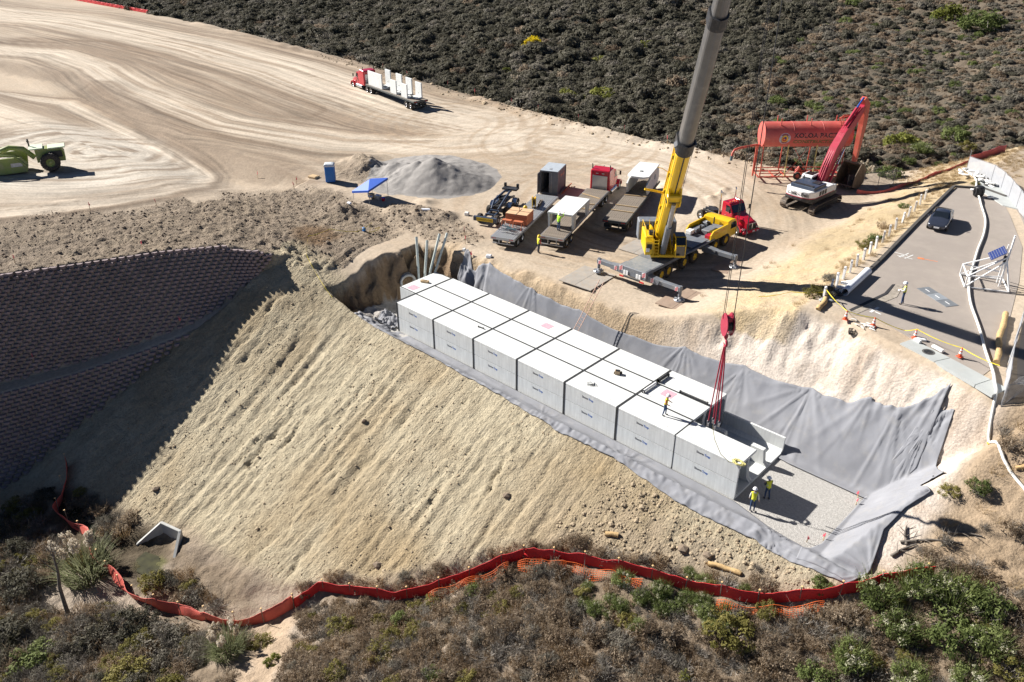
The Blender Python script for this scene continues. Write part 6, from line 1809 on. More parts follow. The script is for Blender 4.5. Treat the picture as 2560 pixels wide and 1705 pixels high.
for sx in (-.22, .22):
    m = MB(); m.cyl((sx, -.22, 0), (-sx*.8, .2, .8), .015, n=5); m.cyl((sx, .22, 0), (-sx*.8, -.2, .4), .015, n=5); m.build('leg', M['steel'], r)
# gravel heap
def heap_material():
    return mat('grey_gravel', (.265, .25, .235), .95, var=.16, scale=1.1, bump=.9, bscale=11, detail=10)
M['gravel'] = heap_material()
gxx = np.linspace(-30, -11, 120); gyy = np.linspace(13, 33, 120); HXg, HYg = np.meshgrid(gxx, gyy)
def cone(cx, cy, r, h, px=1.0): return h*np.clip(1-np.hypot((HXg-cx)/1.0, (HYg-cy)/1.0)/r, 0, 1)**px
HH_ = np.maximum.reduce([cone(-18.0, 21.6, 5.2, 2.9, 1.0), cone(-20.0, 20.6, 4.6, 2.2, 1.0), cone(-22.0, 20.6, 4.0, 1.6, 1.1), cone(-16.4, 22.6, 4.8, 2.1, 1.0), cone(-15.0, 23.4, 4.0, 1.5, 1.1), cone(-19.6, 25.2, 5.0, .9), cone(-22.8, 24.5, 4.6, .7)])
HH_ = HH_*(1+.14*fbm(HXg*.35, HYg*.35, 301, 4))+.10*fbm(HXg*1.2, HYg*1.2, 302, 3)*(HH_ > .05)
edge = sstep(9.2, 6.5, np.hypot((HXg+19.6)*.92, (HYg-22.4))+1.2*fbm(HXg*.3, HYg*.3, 303, 3))
HH_ = HH_+.05*edge
Zg = zsv(HXg, HYg)+HH_-.08*(1-edge)
Pg = np.stack([HXg, HYg, Zg], -1).reshape(-1, 3); Ig = np.arange(120*120).reshape(120, 120)
Fg = np.stack([Ig[:-1, :-1], Ig[:-1, 1:], Ig[1:, 1:], Ig[1:, :-1]], -1).reshape(-1, 4)
keep = (edge.reshape(-1)[Fg].max(1) > .35)
o = bpy.data.objects.new('gravel_heap', np_mesh('gravel_heap', Pg, Fg[keep], M['gravel'])); COL.objects.link(o)
tag(o, 'large grey gravel heap beside the blue canopy', 'gravel heap')
# yard litter
for (x, y, sx, sy, sz, rz, mt, lab, cat) in [(-10.9, 13.3, 1.5, .4, .12, .75, 'pvc', 'long white foam board on the rough soil by the yard', 'board'), (-7.2, 16.4, .5, .4, .35, .4, 'sack', 'white bag on the rough soil beside the dolly', 'bag'),
      (-.9, 9.9, .32, .3, .3, .2, 'sack', 'small white bucket on the bench above the pit', 'bucket'), (2.2, 10.3, .55, .45, .3, .5, 'pvc', 'white foam box on the bench above the pit', 'box'), (-18.6, 9.0, .55, .3, .2, .1, 'pvc', 'small white box on the soil below the canopy', 'box'),
      (-29.9, 12.1, 1.2, .9, .25, .2, 'wood', 'pale timber pallet on the soil beside the toilet', 'pallet'), (-12.6, 6.3, .3, .3, .4, 0, 'toilet_blue', 'small blue jug by the yellow tape at the hole', 'jug')]:
    rr = empty({'board': 'foam_board'}.get(cat, cat), (x, y, zs(x, y)-.01), rz, lab, cat)
    m = MB(); m.box((0, 0, sz/2), (sx, sy, sz), ch=min(.04, sz*.3)); m.build('body', M[mt], rr)
    m = MB(); m.box((0, 0, sz+.01), (sx*.8, sy*.7, .025), ch=.005); m.build('top', M[mt], rr)

# ladder
r = empty('extension_ladder', (15.75, 7.35, 2.9), 0, 'pale wooden-toned ladder leaning from the vault edge up to the yard', 'ladder')
A = Vector((0, 0, 0)); Bv = Vector((.9, 2.25, 4.45)); dirv = (Bv-A).normalized(); sidev = dirv.cross(Vector((0, 1, .3))).normalized()
M['ladder'] = mat('fibreglass', (.62, .40, .30), .5)
for s in (-.22, .22):
    m = MB(); m.cyl(A+sidev*s, Bv+sidev*s, .032, n=6); m.build('rail', M['ladder'], r)
for k in range(16):
    p = A+dirv*(.2+.3*k)
    m = MB(); m.cyl(p-sidev*.22, p+sidev*.22, .018, n=6); m.build('rung', M['ladder'] if k % 5 else M['aluminium'], r)
# riser pipes and culvert
M['pipe_pale'] = mat('pale_green_pipe', (.55, .60, .56), .4, var=.06)
for k, (a, b) in enumerate([((-3.5, 5.9, .9), (-4.7, 6.9, 6.3)), ((-3.0, 6.0, .9), (-3.4, 7.2, 6.2)), ((-3.2, 6.4, .9), (-3.4, 8.9, 6.4)), ((-2.8, 6.5, .8), (-2.9, 9.5, 6.45))]):
    m = MB(); m.cyl(Vector(a), Vector(b), .13, n=12, caps=False); m.cyl(Vector(b), Vector(a), .115, n=12, caps=False)
    rr = empty('riser_pipe', (0, 0, 0), 0, ['tall pale pipe leaning away from the other three pipes', 'shorter pale pipe standing between the other pipes', 'pale pipe leaning on the cut bank, inner of the slanted pair', 'pale pipe leaning on the cut bank, outer of the slanted pair'][k], 'pipe', 'pale pipes at the pit corner')
    m.build('barrel', M['pipe_pale'], rr)
    q = MB(); d = (Vector(b)-Vector(a)).normalized(); q.cyl(Vector(b)-d*.02, Vector(b)-d*.3, .145, n=12, caps=False); q.build('socket', M['pipe_pale'], rr)
rr = empty('culvert_pipe', (-4.55, 5.3, 1.95), R_(-25), 'grey concrete culvert pipe mouth in the pit wall behind the vault', 'culvert')
Tm = Matrix.Rotation(R_(90), 4, 'Y'); m = MB(); m.lathe([(.78, -2.2), (.78, .0), (.86, .02), (.86, .25), (.64, .25), (.64, -2.2)], n=24, M=Tm); m.build('barrel', M['concrete_grey'], rr)
m = MB(); m.lathe([(.635, -1.2), (.001, -1.2)], n=24, M=Tm); m.build('dark_bore', M['black'], rr)
# headwall at the creek
rr = empty('headwall', (-.2, -25.2, -10.9), R_(15), 'grey concrete headwall with splayed wing walls at the creek', 'headwall')
m = MB(); m.box((0, .55, 1.15), (2.3, .25, 2.5), ch=.03); m.build('face_wall', M['concrete_grey'], rr)
for s in (-1, 1):
    m = MB(); c, s2 = math.cos(.85), math.sin(.85)
    x0, y0 = s*1.1, .5; x1, y1 = s*(1.1+2.2*(c if s < 0 else .45)), .5-2.2*(s2 if s < 0 else .95)
    d = Vector((x1-x0, y1-y0, 0)); nn = Vector((-d.y, d.x, 0)).normalized()*.11
    vs = [(x0-nn.x, y0-nn.y, 0), (x1-nn.x, y1-nn.y, 0), (x1-nn.x, y1-nn.y, .75), (x0-nn.x, y0-nn.y, 2.4), (x0+nn.x, y0+nn.y, 0), (x1+nn.x, y1+nn.y, 0), (x1+nn.x, y1+nn.y, .75), (x0+nn.x, y0+nn.y, 2.4)]
    m.add(vs, [(0, 1, 2, 3), (7, 6, 5, 4), (0, 4, 5, 1), (1, 5, 6, 2), (2, 6, 7, 3), (3, 7, 4, 0)]); m.build('wing_wall', M['concrete_grey'], rr)
# creek pools
M['water'] = mat('creek_water', (.012, .02, .012), .06, var=.2, spec=.6)
m = MB(); m.prism([(-17, -26.8), (-13, -24.8), (-8.5, -25.0), (-5, -26.6), (-4.5, -28.6), (-9, -29.6), (-15, -29.4)], .05, 'Z', -10.42); m.build('water', M['water'], None, 'dark still creek pool in the shade of the wall', 'water', None, 'structure')
M['algae'] = mat('algae_water', (.05, .048, .018), .3, var=.5, scale=1.2)
m = MB(); m.prism([(-.9, -26.9), (.4, -26.4), (2.3, -26.9), (2.6, -27.8), (.8, -28.4), (-.6, -27.8)], .05, 'Z', -10.12); m.build('water', M['algae'], None, 'green algae-covered puddle below the headwall', 'water', None, 'structure')
# ================================================================ car
M['car_paint'] = mat('car_grey_blue', (.055, .065, .095), .22, .45, var=.05, coat=.7)
def sedan(loc, rz, lab, paint, L=4.75):
    r = empty('parked_car', loc, rz, lab, 'car')
    # stations: x, half width, z bottom, z belt, roof half width, roof z
    st = [(2.36, .62, .42, .66, .58, .70), (2.20, .80, .26, .76, .74, .80), (1.55, .90, .22, .88, .80, .93), (.95, .915, .22, .96, .80, 1.02), (.35, .92, .22, .98, .66, 1.34), (-.15, .92, .22, .99, .62, 1.45), (-.75, .92, .22, 1.0, .61, 1.44), (-1.35, .91, .22, 1.02, .64, 1.27), (-1.85, .89, .24, 1.04, .76, 1.08), (-2.25, .82, .30, 1.02, .74, 1.03), (-2.38, .70, .42, .94, .62, .96)]
    vs = []; n = 8
    for (x, w, zb, zm, rw, zr) in st:
        zl = zb+(zm-zb)*.45
        vs += [(x, -w*.9, zb), (x, -w, zl), (x, -w*.97, zm), (x, -rw, zr), (x, rw, zr), (x, w*.97, zm), (x, w, zl), (x, w*.9, zb)]
    fs = []
    glass = []
    for a in range(len(st)-1):
        for k in range(n-1):
            f = (a*n+k, a*n+k+1, (a+1)*n+k+1, (a+1)*n+k)
            fs.append(f)
        fs.append((a*n+7, a*n, (a+1)*n, (a+1)*n+7))
    fs += [tuple(range(n))[::-1], tuple(range((len(st)-1)*n, len(st)*n))]
    m = MB(); m.add(vs, fs, 0, True); b = m.build('body', paint, r)
    ss = b.modifiers.new('s', 'SUBSURF'); ss.levels = 2; ss.render_levels = 2
    def quad(name, pts, off=.012):
        p = [Vector(q) for q in pts]; nn = (p[1]-p[0]).cross(p[2]-p[0]).normalized()
        c = sum(p, Vector())/len(p)
        if nn.dot(c-Vector((-.3, 0, .8))) < 0: nn = -nn
        mm = MB(); mm.add([q+nn*off for q in p]+[q+nn*(off-.015) for q in p], [tuple(range(len(p))), tuple(range(len(p), 2*len(p)))[::-1]]+[(k, (k+1) % len(p), len(p)+(k+1) % len(p), len(p)+k) for k in range(len(p))]); return mm.build(name, M['glass'], b)
    quad('windscreen', [(.98, -.68, 1.0), (.98, .68, 1.0), (.22, .56, 1.36), (.22, -.56, 1.36)], .03)
    quad('rear_window', [(-1.28, -.54, 1.29), (-1.28, .54, 1.29), (-1.85, .66, 1.10), (-1.85, -.66, 1.10)], .02)
    for s in (-1, 1):
        quad('side_window', [(.62, s*.85, 1.0), (.10, s*.68, 1.33), (-.58, s*.65, 1.36), (-.58, s*.88, 1.01)], .0)
        quad('side_window', [(-.66, s*.88, 1.01), (-.66, s*.65, 1.36), (-1.2, s*.68, 1.24), (-1.62, s*.84, 1.06)], .0)
        for x in (1.45, -1.4): wheel(r, x, s*.80, .33, .22, s, 'aluminium', deep=.7)
        mm = MB(); mm.box((2.12, s*.62, .68), (.24, .34, .14), ch=.04); mm.build('headlight', M['lens'], b)
        mm = MB(); mm.box((-2.22, s*.62, .84), (.2, .36, .16), ch=.04); mm.build('tail_lamp', M['lamp_red'], b)
        mm = MB(); mm.box((.72, s*1.02, 1.02), (.14, .2, .13), ch=.04); mm.build('mirror', paint, b)
    mm = MB(); mm.box((2.30, 0, .46), (.1, .9, .26), ch=.03); mm.build('grille', M['black'], b)
    mm = MB(); mm.box((2.385, 0, .50), (.02, .46, .15), ch=.005); mm.build('number_plate', M['white_paint'], b)
    return r
sedan((34.65, 38.6, 9.03), R_(-80), 'dark grey-blue sedan parked on the asphalt facing the excavation', M['car_paint'])
M['car_silver'] = mat('car_silver', (.45, .50, .56), .25, .6, coat=.6); M['car_red'] = mat('car_red', (.45, .02, .02), .3, coat=.6); M['car_blue'] = mat('car_blue', (.03, .05, .14), .3, coat=.6)
sedan((50.4, 14.8, 9.03), R_(-75), 'silver car parked behind the fence beside the pale strip', M['car_silver'])
sedan((46.8, 30.5, 9.03), R_(-70), 'red car parked behind the fence', M['car_red'])
sedan((40.6, 53.0, 9.03), R_(-60), 'dark blue car parked behind the far fence panels', M['car_blue'])
m = MB(); m.prism([(48.6, 12.8), (49.0, 12.8), (46.9, 23.0), (45.6, 31.0), (45.2, 31.0), (46.5, 23.0)], .14, 'Z', 9.09); m.build('kerb', M['pave'], None, 'pale kerb strip behind the fence', 'kerb', None, 'structure')

# ================================================================ solar sign frame
r = empty('solar_stand', (42.2, 27.6, 9.03), R_(25), 'white lattice stand carrying a blue solar panel beside the hose', 'solar stand')
M['solar'] = mat('solar_blue', (.03, .045, .15), .2, var=.1, spec=.7)
def bar(name, a, b, w=.09, mt='white_paint', par=None):
    m = MB(); a = Vector(a); b = Vector(b); T = tilt_to(a, b) if abs((b-a).normalized().z) < .99 else None
    if T is None: m.box((a+b)/2, (w, w, (b-a).length), ch=.008)
    else: m.box(((b-a).length/2, 0, 0), ((b-a).length, w, w), ch=.008, M=T)
    return m.build(name, M[mt], par or r)
Wd, Dp = 1.25, 2.0
for s in (-1, 1):
    bar('base_rail', (-Dp, s*Wd, .08), (1.2, s*Wd, .08)); bar('brace', (-Dp, s*Wd, .1), (.6, s*.35, 2.2)); bar('upright', (.6, s*.5, .08), (.6, s*.3, 3.4)); bar('brace', (1.2, s*Wd, .1), (.6, s*.35, 2.4))
    bar('rear_post', (-Dp, s*Wd, .08), (-Dp, s*Wd, 1.0)); bar('side_rail', (-Dp, s*Wd, 1.0), (.6, s*.5, 1.0)); bar('brace', (-Dp, s*Wd, 1.0), (.6, s*.35, 2.6))
bar('cross_rail', (-Dp, -Wd, .08), (-Dp, Wd, .08)); bar('cross_rail', (1.2, -Wd, .08), (1.2, Wd, .08)); bar('cross_rail', (-Dp, -Wd, 1.0), (-Dp, Wd, 1.0)); bar('mast', (.75, 0, .1), (.75, 0, 4.2), .1); bar('sign_arm', (.75, .15, 3.3), (.8, .15, 4.3), .12)
Tp = Matrix.Translation((-.1, 0, 2.75)) @ Matrix.Rotation(R_(-38), 4, 'Y')
m = MB(); m.box((0, 0, 0), (1.25, 1.5, .05), ch=.01, M=Tp); pn = m.build('solar_panel', M['solar'], r)
for k in range(7):
    m = MB(); m.box((-.55+.18*k, 0, .03), (.02, 1.48, .008), M=Tp); m.build('panel_line', M['steel'], pn)
m = MB(); m.box((.6, 0, 2.3), (.3, .4, .45), ch=.02); m.build('battery_box', M['black'], r)

# ================================================================ fence with screen panels
def screen_material():
    m = mat('screen_mesh', (.38, .39, .41), .7, var=.05, scale=2)
    b = m.node_tree.nodes['Principled BSDF']
    b.inputs['Alpha'].default_value = .82
    return m
M['screen'] = screen_material()
FEN = [(30.6, 60.2), (34.35, 55.6), (35.9, 53.6), (37.3, 51.2), (38.7, 48.6), (40.0, 46.1), (41.2, 43.4), (42.2, 40.2), (43.1, 37.0), (43.9, 33.6), (44.6, 30.2), (45.2, 26.8), (45.75, 23.4), (46.2, 20.2), (46.7, 17.0), (47.2, 13.8), (48.0, 10.2)]
fr = empty('screen_fence', (44, 30, 9), 0, 'chain-link fence with pale screen panels along the road', 'fence')
for k, (x, y) in enumerate(FEN):
    z = max(zs(x, y), 8.9) if y > 11 else zs(x, y)
    m = MB(); m.cyl((x-44, y-30, z-9-.1), (x-44, y-30, z-9+1.95), .035, n=8); m.build('post', M['steel'], fr)
for a, b in zip(FEN[:-1], FEN[1:]):
    m = MB()
    za = 9.05 if a[1] < 59 else zs(*a); zb = 9.05 if b[1] > 11 else zs(*b)
    def fn(u, v, a=a, b=b, za=za, zb=zb):
        x = a[0]+(b[0]-a[0])*u; y = a[1]+(b[1]-a[1])*u
        w = .05*math.sin(u*9+v*2)*math.sin(math.pi*u)
        return (x-44+w, y-30+w*.3, za+(zb-za)*u-9+.05+1.8*v)
    m.grid(fn, 10, 6); m.build('screen_panel', M['screen'], fr)
    m = MB(); m.cyl((a[0]-44, a[1]-30, za-9+1.9), (b[0]-44, b[1]-30, zb-9+1.9), .022, n=6); m.build('top_rail', M['steel'], fr)
# plain chain-link run down the slope, woven wires
def wire_fence(p0, p1, lab, hgt=1.6, step=.11):
    r = empty('wire_fence', (p0[0], p0[1], zs(*p0)), 0, lab, 'fence', 'chain-link fences')
    p0v = Vector((*p0, 0)); p1v = Vector((*p1, 0)); L = (p1v-p0v).length
    m = MB(); n = max(2, int(L/1.8)+1)
    def at(d, h):
        t = min(max(d/L, 0), 1); p = p0v.lerp(p1v, t); return Vector((p.x-p0[0], p.y-p0[1], zs(p.x, p.y)-zs(*p0)+h))
    for k in range(n): 
        q = MB(); d = L*k/(n-1); q.cyl(at(d, -.1), at(d, hgt+.1), .03, n=6); q.build('post', M['steel'], r)
    d = -hgt
    while d < L:
        for s in (1, -1):
            a0, h0, a1, h1 = (d, 0, d+hgt, hgt) if s > 0 else (d, hgt, d+hgt, 0)
            if a0 < 0: h0 += (h1-h0)*(0-a0)/hgt; a0 = 0
            if a1 > L: h1 -= (h1-h0)*(a1-L)/(a1-a0); a1 = L
            if a1-a0 > .02: m.cyl(at(a0, h0), at(a1, h1), .007, n=3, caps=False)
        d += step
    m.build('wire_mesh', M['steel'], r)
    m = MB(); m.cyl(at(0, hgt), at(L, hgt), .02, n=6); m.build('top_rail', M['steel'], r)
wire_fence((48.05, 10.1), (51.6, 14.6), 'plain chain-link fence at the corner below the road')
wire_fence((24.0, 57.0), (20.6, 51.6), 'low chain-link fence among the bushes behind the excavator arm')

# ================================================================ hose, cones, tape, wattle, crate
M['hose'] = mat('white_hose', (.72, .71, .66), .6, var=.06, scale=2, dirt=(.50, .44, .36), dirt_amt=.15)
HP = [(30.0, 61.5), (31.6, 58.5), (32.8, 55.6), (34.3, 51.0), (36.2, 46.2), (37.6, 42.5), (38.6, 38.5), (39.3, 34.5), (40.0, 31.0), (40.6, 28.0), (41.3, 25.4), (42.3, 22.6), (43.4, 20.2), (44.3, 18.2), (45.2, 16.0), (46.0, 14.2), (46.7, 12.6), (47.2, 11.2), (47.9, 9.6), (48.8, 8.4), (50.0, 7.4), (52.5, 6.0)]
def smooth_path(P, k=5):
    out = []
    P = [Vector((*p, 0)) for p in P]
    for i in range(len(P)-1):
        p0, p1, p2, p3 = P[max(i-1, 0)], P[i], P[i+1], P[min(i+2, len(P)-1)]
        for q in range(k):
            t = q/k
            out.append(.5*((2*p1)+(-p0+p2)*t+(2*p0-5*p1+4*p2-p3)*t*t+(-p0+3*p1-3*p2+p3)*t**3))
    out.append(P[-1]); return out
def top_z(x, y):
    z = zs(x, y)
    if 33 < x < 47.5 and 12 < y < 52 : z = max(z, 9.04)
    if 40.5 < x < 48 and 10.3 < y < 14: z = max(z, 9.12)
    if 33 < x < 39 and 48 < y < 56: z = max(z, 9.13)
    return z
sp = smooth_path(HP)
r = empty('water_hose', (0, 0, 0), 0, 'long white discharge hose snaking down the road and over the bank', 'hose')
m = MB(); m.tube([(p.x, p.y, top_z(p.x, p.y)+.12) for p in sp], .10, n=8); m.build('hose', M['hose'], r)
for i in (22, 48, 76, 92):
    p = sp[i]; q = sp[i+1]; m = MB(); m.cyl((p.x, p.y, top_z(p.x, p.y)+.12), Vector((p.x, p.y, top_z(p.x, p.y)+.12)).lerp(Vector((q.x, q.y, top_z(q.x, q.y)+.12)), .3), .12, n=10); m.build('coupling', M['sign_yellow'] if i == 92 else M['steel'], r)
M['cone'] = mat('cone_orange', (.70, .09, .03), .5, var=.1)
CONES = [(36.2, 13.75), (38.15, 14.1), (41.05, 14.3), (44.3, 13.6)]
cp_ = None
for k, (x, y) in enumerate(CONES):
    z = top_z(x, y)
    if cp_ is None:
        c = cp_ = empty('traffic_cone', (x, y, z), 0)
        MB().box((0, 0, .02), (.38, .38, .04), ch=.01).build('base', M['cone'], c)
        MB().lathe([(.15, .04), (.035, .72), (.001, .72)], n=14).build('cone', M['cone'], c)
        MB().lathe([(.118, .26), (.096, .40)], n=14).lathe([(.082, .48), (.066, .58)], n=14).build('reflective_band', M['white_paint'], c)
    else: c = copy_tree(cp_); c.location = (x, y, z)
    tag(c, ['orange traffic cone at the broken kerb end beside the black crate', 'orange traffic cone between the black crate and a wooden stake', 'orange traffic cone with stake at the pavement corner', 'orange traffic cone on the wide pavement slab'][k], 'traffic cone', 'traffic cones'); c.rotation_euler = (0, 0, .4*k)
M['tape_yellow'] = mat('caution_tape', (.80, .66, .03), .6)
def tape_run(pts, lab):
    r = empty('caution_tape', (0, 0, 0), 0, lab, 'caution tape', 'yellow caution tapes'); 
    for a, b in zip(pts[:-1], pts[1:]):
        a = Vector(a); b = Vector(b); d = b-a; n = 10; L = d.length
        m = MB()
        def fn(u, v, a=a, d=d, L=L):
            p = a+d*u; sag = -.16*L*.25*4*u*(1-u); tw = .5*math.sin(u*7)
            return (p.x+(v-.5)*.06*math.sin(tw), p.y, p.z+sag+(v-.5)*.06*math.cos(tw))
        m.grid(fn, n, 2); m.build('tape', M['tape_yellow'], r)
    return r
def tp(x, y, h): return (x, y, top_z(x, y)+h)
tape_run([tp(33.5, 15.9, .9), tp(36.2, 13.75, .7), tp(38.15, 14.1, .7), tp(40.2, 14.6, .2), tp(41.05, 14.3, .75), tp(44.3, 13.6, .7), tp(46.9, 12.6, .8)], 'yellow caution tape strung between the cones along the road end')
tape_run([tp(33.5, 15.9, .6), tp(31, 15.6, .5), tp(28.5, 15.2, .25)], 'yellow caution tape trailing from the end post down the dirt ramp')
tape_run([tp(-12.0, 7.0, 1.0), tp(-12.6, 5.4, .3), tp(-14.3, 3.2, .6), tp(-14.6, .6, .8), tp(-12.8, -1.0, .5), tp(-9.6, -1.9, .4), tp(-7.0, -2.3, .3)], 'yellow caution tape around the open hole beside the embankment crest')
tape_run([tp(-12.0, 7.0, 1.0), tp(-11.7, 6.3, .2), tp(-11.2, 7.2, .5), tp(-11.9, 7.9, .3), tp(-11.5, 6.9, .6)], 'tangled yellow caution tape bunched at the corner of the hole')
M['straw'] = mat('straw_roll', (.50, .34, .16), .95, var=.2, scale=5, bump=.6, bscale=30)
def wattle(pts, rad, lab, onroad=True):
    m = MB(); P = smooth_path(pts, 4); m.tube([(p.x, p.y, (top_z(p.x, p.y) if onroad else zs(p.x, p.y))+rad*.85) for p in P], [rad*(1+.12*math.sin(i*2.1)) for i in range(len(P))], n=9)
    return m.build('straw_wattle', M['straw'], None, lab, 'straw wattle', 'straw wattles')
wattle([(44.75, 22.6), (45.2, 20.3), (45.5, 18.2), (46.1, 16.0), (46.4, 14.3)], .2, 'tan straw wattle lying beside the fence on the road')
wattle([(34.0, 13.9), (33.9, 15.2), (33.4, 16.6), (33.2, 18.2)], .2, 'straw wattle at the end of the post row by the bush', False)
wattle([(55, 10.4), (52.8, 9.2), (51.3, 8.2), (50.2, 7.6)], .14, 'weathered straw wattle on the brown slope below the wire fence', False)
wattle([(37.5, -5.6), (38.6, -5.3), (39.6, -5.2)], .16, 'short straw wattle half buried below the pit corner', False)
wattle([(30.6, -7.4), (31.4, -7.0)], .17, 'stub of straw wattle among the clods on the embankment toe', False)
r = empty('plastic_crate', (37.05, 13.15, zs(37.05, 13.15)), .5, 'black plastic milk crate at the edge of the cut bank', 'crate')
m = MB()
for s in (-1, 1):
    for z in (.05, .15, .25, .33): m.box((0, s*.2, z), (.42, .025, .05)); m.box((s*.2, 0, z), (.025, .42, .05))
m.build('slatted_side', M['black'], r); MB().box((0, 0, .02), (.4, .4, .03)).build('floor', M['black'], r)
m = MB(); random.seed(3); 
for k in range(14):
    a = random.uniform(0, 6.28); p = Vector((random.uniform(-.7, .7), random.uniform(-.3, .3), .05))
    m.tube([p, p+Vector((.3*math.cos(a), .2*math.sin(a), .06)), p+Vector((.5*math.cos(a+1), .3*math.sin(a+1), .02))], .035, n=5)
o = m.build('rope_pile', M['sack'], None, 'pale rope and cloth pile beside the black crate', 'rope'); o.location = (37.6, 13.75, zs(37.6, 13.75))
r = empty('waste_drum', (34.8, 49.6, 9.12), 0, 'dark drum wrapped in black plastic on the concrete apron', 'drum')
MB().lathe([(.001, 0), (.42, 0), (.46, .3), (.44, .6), (.47, .95), (.40, 1.02), (.001, 1.02)], n=18).build('body', M['black'], r)
m = MB()
for k in range(10):
    a = 2*math.pi*k/10; m.tube([(.45*math.cos(a), .45*math.sin(a), .9), (.5*math.cos(a+.2), .5*math.sin(a+.2), .5), (.46*math.cos(a), .46*math.sin(a), .1)], .05, n=5)
m.build('plastic_fold', M['black'], r)
# white sack pile beyond the apron
random.seed(14)
for k in range(26):
    t = k/25; x = 31.0+t*4.4+random.uniform(-.5, .5); y = 57.2-t*3.0+random.uniform(-.9, .9)
    sack(x, y, max(zs(x, y), 9.0)+.12+.16*(k % 3), random.uniform(0, 3), 'white sandbag in the long heap at the end of the far apron', 'sandbags in the far heap', k % 4, tilt=random.uniform(-.2, .2))
for k, (x, y) in enumerate([(43.35, 13.95), (41.9, 14.15)]):
    o = MB().box((0, 0, .1), (.9, .25, .2), ch=.03).build('bag_roll', M['sack'], None, ['short white roll on the pavement slab by the round cover', 'small white bag beside the pavement cone'][k], 'roll'); o.location = (x-.5, y-.35, 9.1); o.rotation_euler = (0, 0, -.4)
    o.scale = (1-.4*k, 1, 1)

# ================================================================ silt fences
M['silt_red'] = mat('red_silt_fabric', (.62, .022, .025), .65, var=.12, scale=1.2, bump=.15, bscale=6)
M['silt_faded'] = mat('faded_red_fabric', (.62, .12, .09), .7, var=.15, scale=1.5, bump=.2, bscale=6)
M['silt_pink'] = mat('pink_red_fabric', (.72, .17, .16), .7, var=.12, scale=1.5)
M['orange_net'] = mat('orange_net', (.85, .15, .02), .6)
def silt_fence(pts, lab, mt, hgt=.9, stakes=True, grp='red silt fences', droop=.0, zfun=None, nst=None, slump=False):
    P = []
    for a_, b_ in zip(pts[:-1], pts[1:]):
        n_ = max(3, int(math.hypot(b_[0]-a_[0], b_[1]-a_[1])/.35))
        P += [Vector((a_[0]+(b_[0]-a_[0])*q/n_, a_[1]+(b_[1]-a_[1])*q/n_, 0)) for q in range(n_)]
    P.append(Vector((*pts[-1], 0))); zf = zfun or zs
    r = empty('silt_fence', (P[0].x, P[0].y, 0), 0, lab, 'silt fence', grp)
    nv = 7; rnd = random.Random(len(pts)+int(pts[0][0]))
    vs = []; 
    for i, p in enumerate(P):
        t = (P[min(i+1, len(P)-1)]-P[max(i-1, 0)]).normalized(); nn = Vector((-t.y, t.x, 0))
        z = zf(p.x, p.y)
        for j in range(nv):
            v = j/(nv-1)
            o = .03*math.sin(i*.9+v*2)*(1-abs(v-.5))+.07*mnoise.noise(Vector((i*.35, v*2.5, pts[0][0])))
            h = hgt*(1-.07*abs(math.sin(i*math.pi/6))+.08*mnoise.noise(Vector((i*.3, 7, 1))))*(1-droop*abs(math.sin(i*.21)))
            if slump: o += (1-v)*.0+v*.35*math.sin(i*.31); 
            vs.append((p.x-P[0].x+nn.x*o, p.y-P[0].y+nn.y*o, z-.06+h*v))
    fs = [(i*nv+j, (i+1)*nv+j, (i+1)*nv+j+1, i*nv+j+1) for i in range(len(P)-1) for j in range(nv-1)]
    m = MB(); m.add(vs, fs, 0, True); o = m.build('fabric', mt, r); sd = o.modifiers.new('t', 'SOLIDIFY'); sd.thickness = .012
    # rolled top hem
    m = MB(); m.tube([vs[i*nv+nv-1] for i in range(len(P))], .022, n=5); m.build('top_hem', mt, r)
    if stakes:
        d = 0
        for i in range(0, len(P), 6):
            p = P[i]; q = vs[i*nv+nv-1]
            s_ = empty if False else None
            m = MB(); m.box((p.x-P[0].x, p.y-P[0].y, zf(p.x, p.y)+hgt*.55), (.05, .04, hgt*1.25), rot=Euler((rnd.uniform(-.06, .06), rnd.uniform(-.06, .06), rnd.uniform(0, 3))).to_matrix()); stk = m.build('stake', M['wood_deck'], r)
            m = MB(); m.box((p.x-P[0].x, p.y-P[0].y, zf(p.x, p.y)+hgt*1.2), (.13, .13, .07), ch=.02); m.build('stake_cap', M['sign_yellow'] if False else mat_cap, stk)
    return r
mat_cap = mat('tan_stake_cap', (.72, .48, .22), .6)
SF1 = [(14.3, -22.6), (15.2, -20.9), (19.9, -18.7), (20.8, -18.2), (22.7, -16.3), (24.7, -13.8), (26.8, -11.5)]
SF2 = [(26.8, -11.5), (30.3, -9.8), (33.3, -8.9), (36.9, -7.8), (40.0, -6.9), (42.1, -6.0), (44.4, -4.5), (46.8, -2.2), (49.0, -.6)]
SF0 = [(-15.5, -27.0), (-11.5, -29.8), (-6.7, -29.4), (-3.0, -29.8), (.2, -30.0), (3.0, -29.8), (5.8, -28.9), (9.3, -27.4), (12.0, -25.8), (13.6, -24.4), (14.3, -22.6)]
silt_fence(SF0, 'faded red silt fence slumped along the creek below the embankment', M['silt_faded'], 1.25, droop=.3, slump=True)
silt_fence(SF1, 'bright red silt fence climbing the embankment toe to the tall stake', M['silt_red'], 1.0)
silt_fence(SF2, 'bright red silt fence running from the tall stake past the pit corner', M['silt_red'], 1.0)
silt_fence([(22.2, 50.6), (24.4, 52.4), (25.4, 54.2), (26.2, 56.6), (27.2, 59.4), (28.4, 63.0), (29.4, 66.0)], 'pink-red silt fence slumped on the grassy ramp behind the excavator', M['silt_pink'], .55, droop=.4, stakes=False, grp='red silt fences')
silt_fence([(29.3, 65.6), (30.4, 68.0), (31.8, 70.8)], 'short upright red silt fence high on the grassy slope', M['silt_pink'], 1.0, stakes=False)
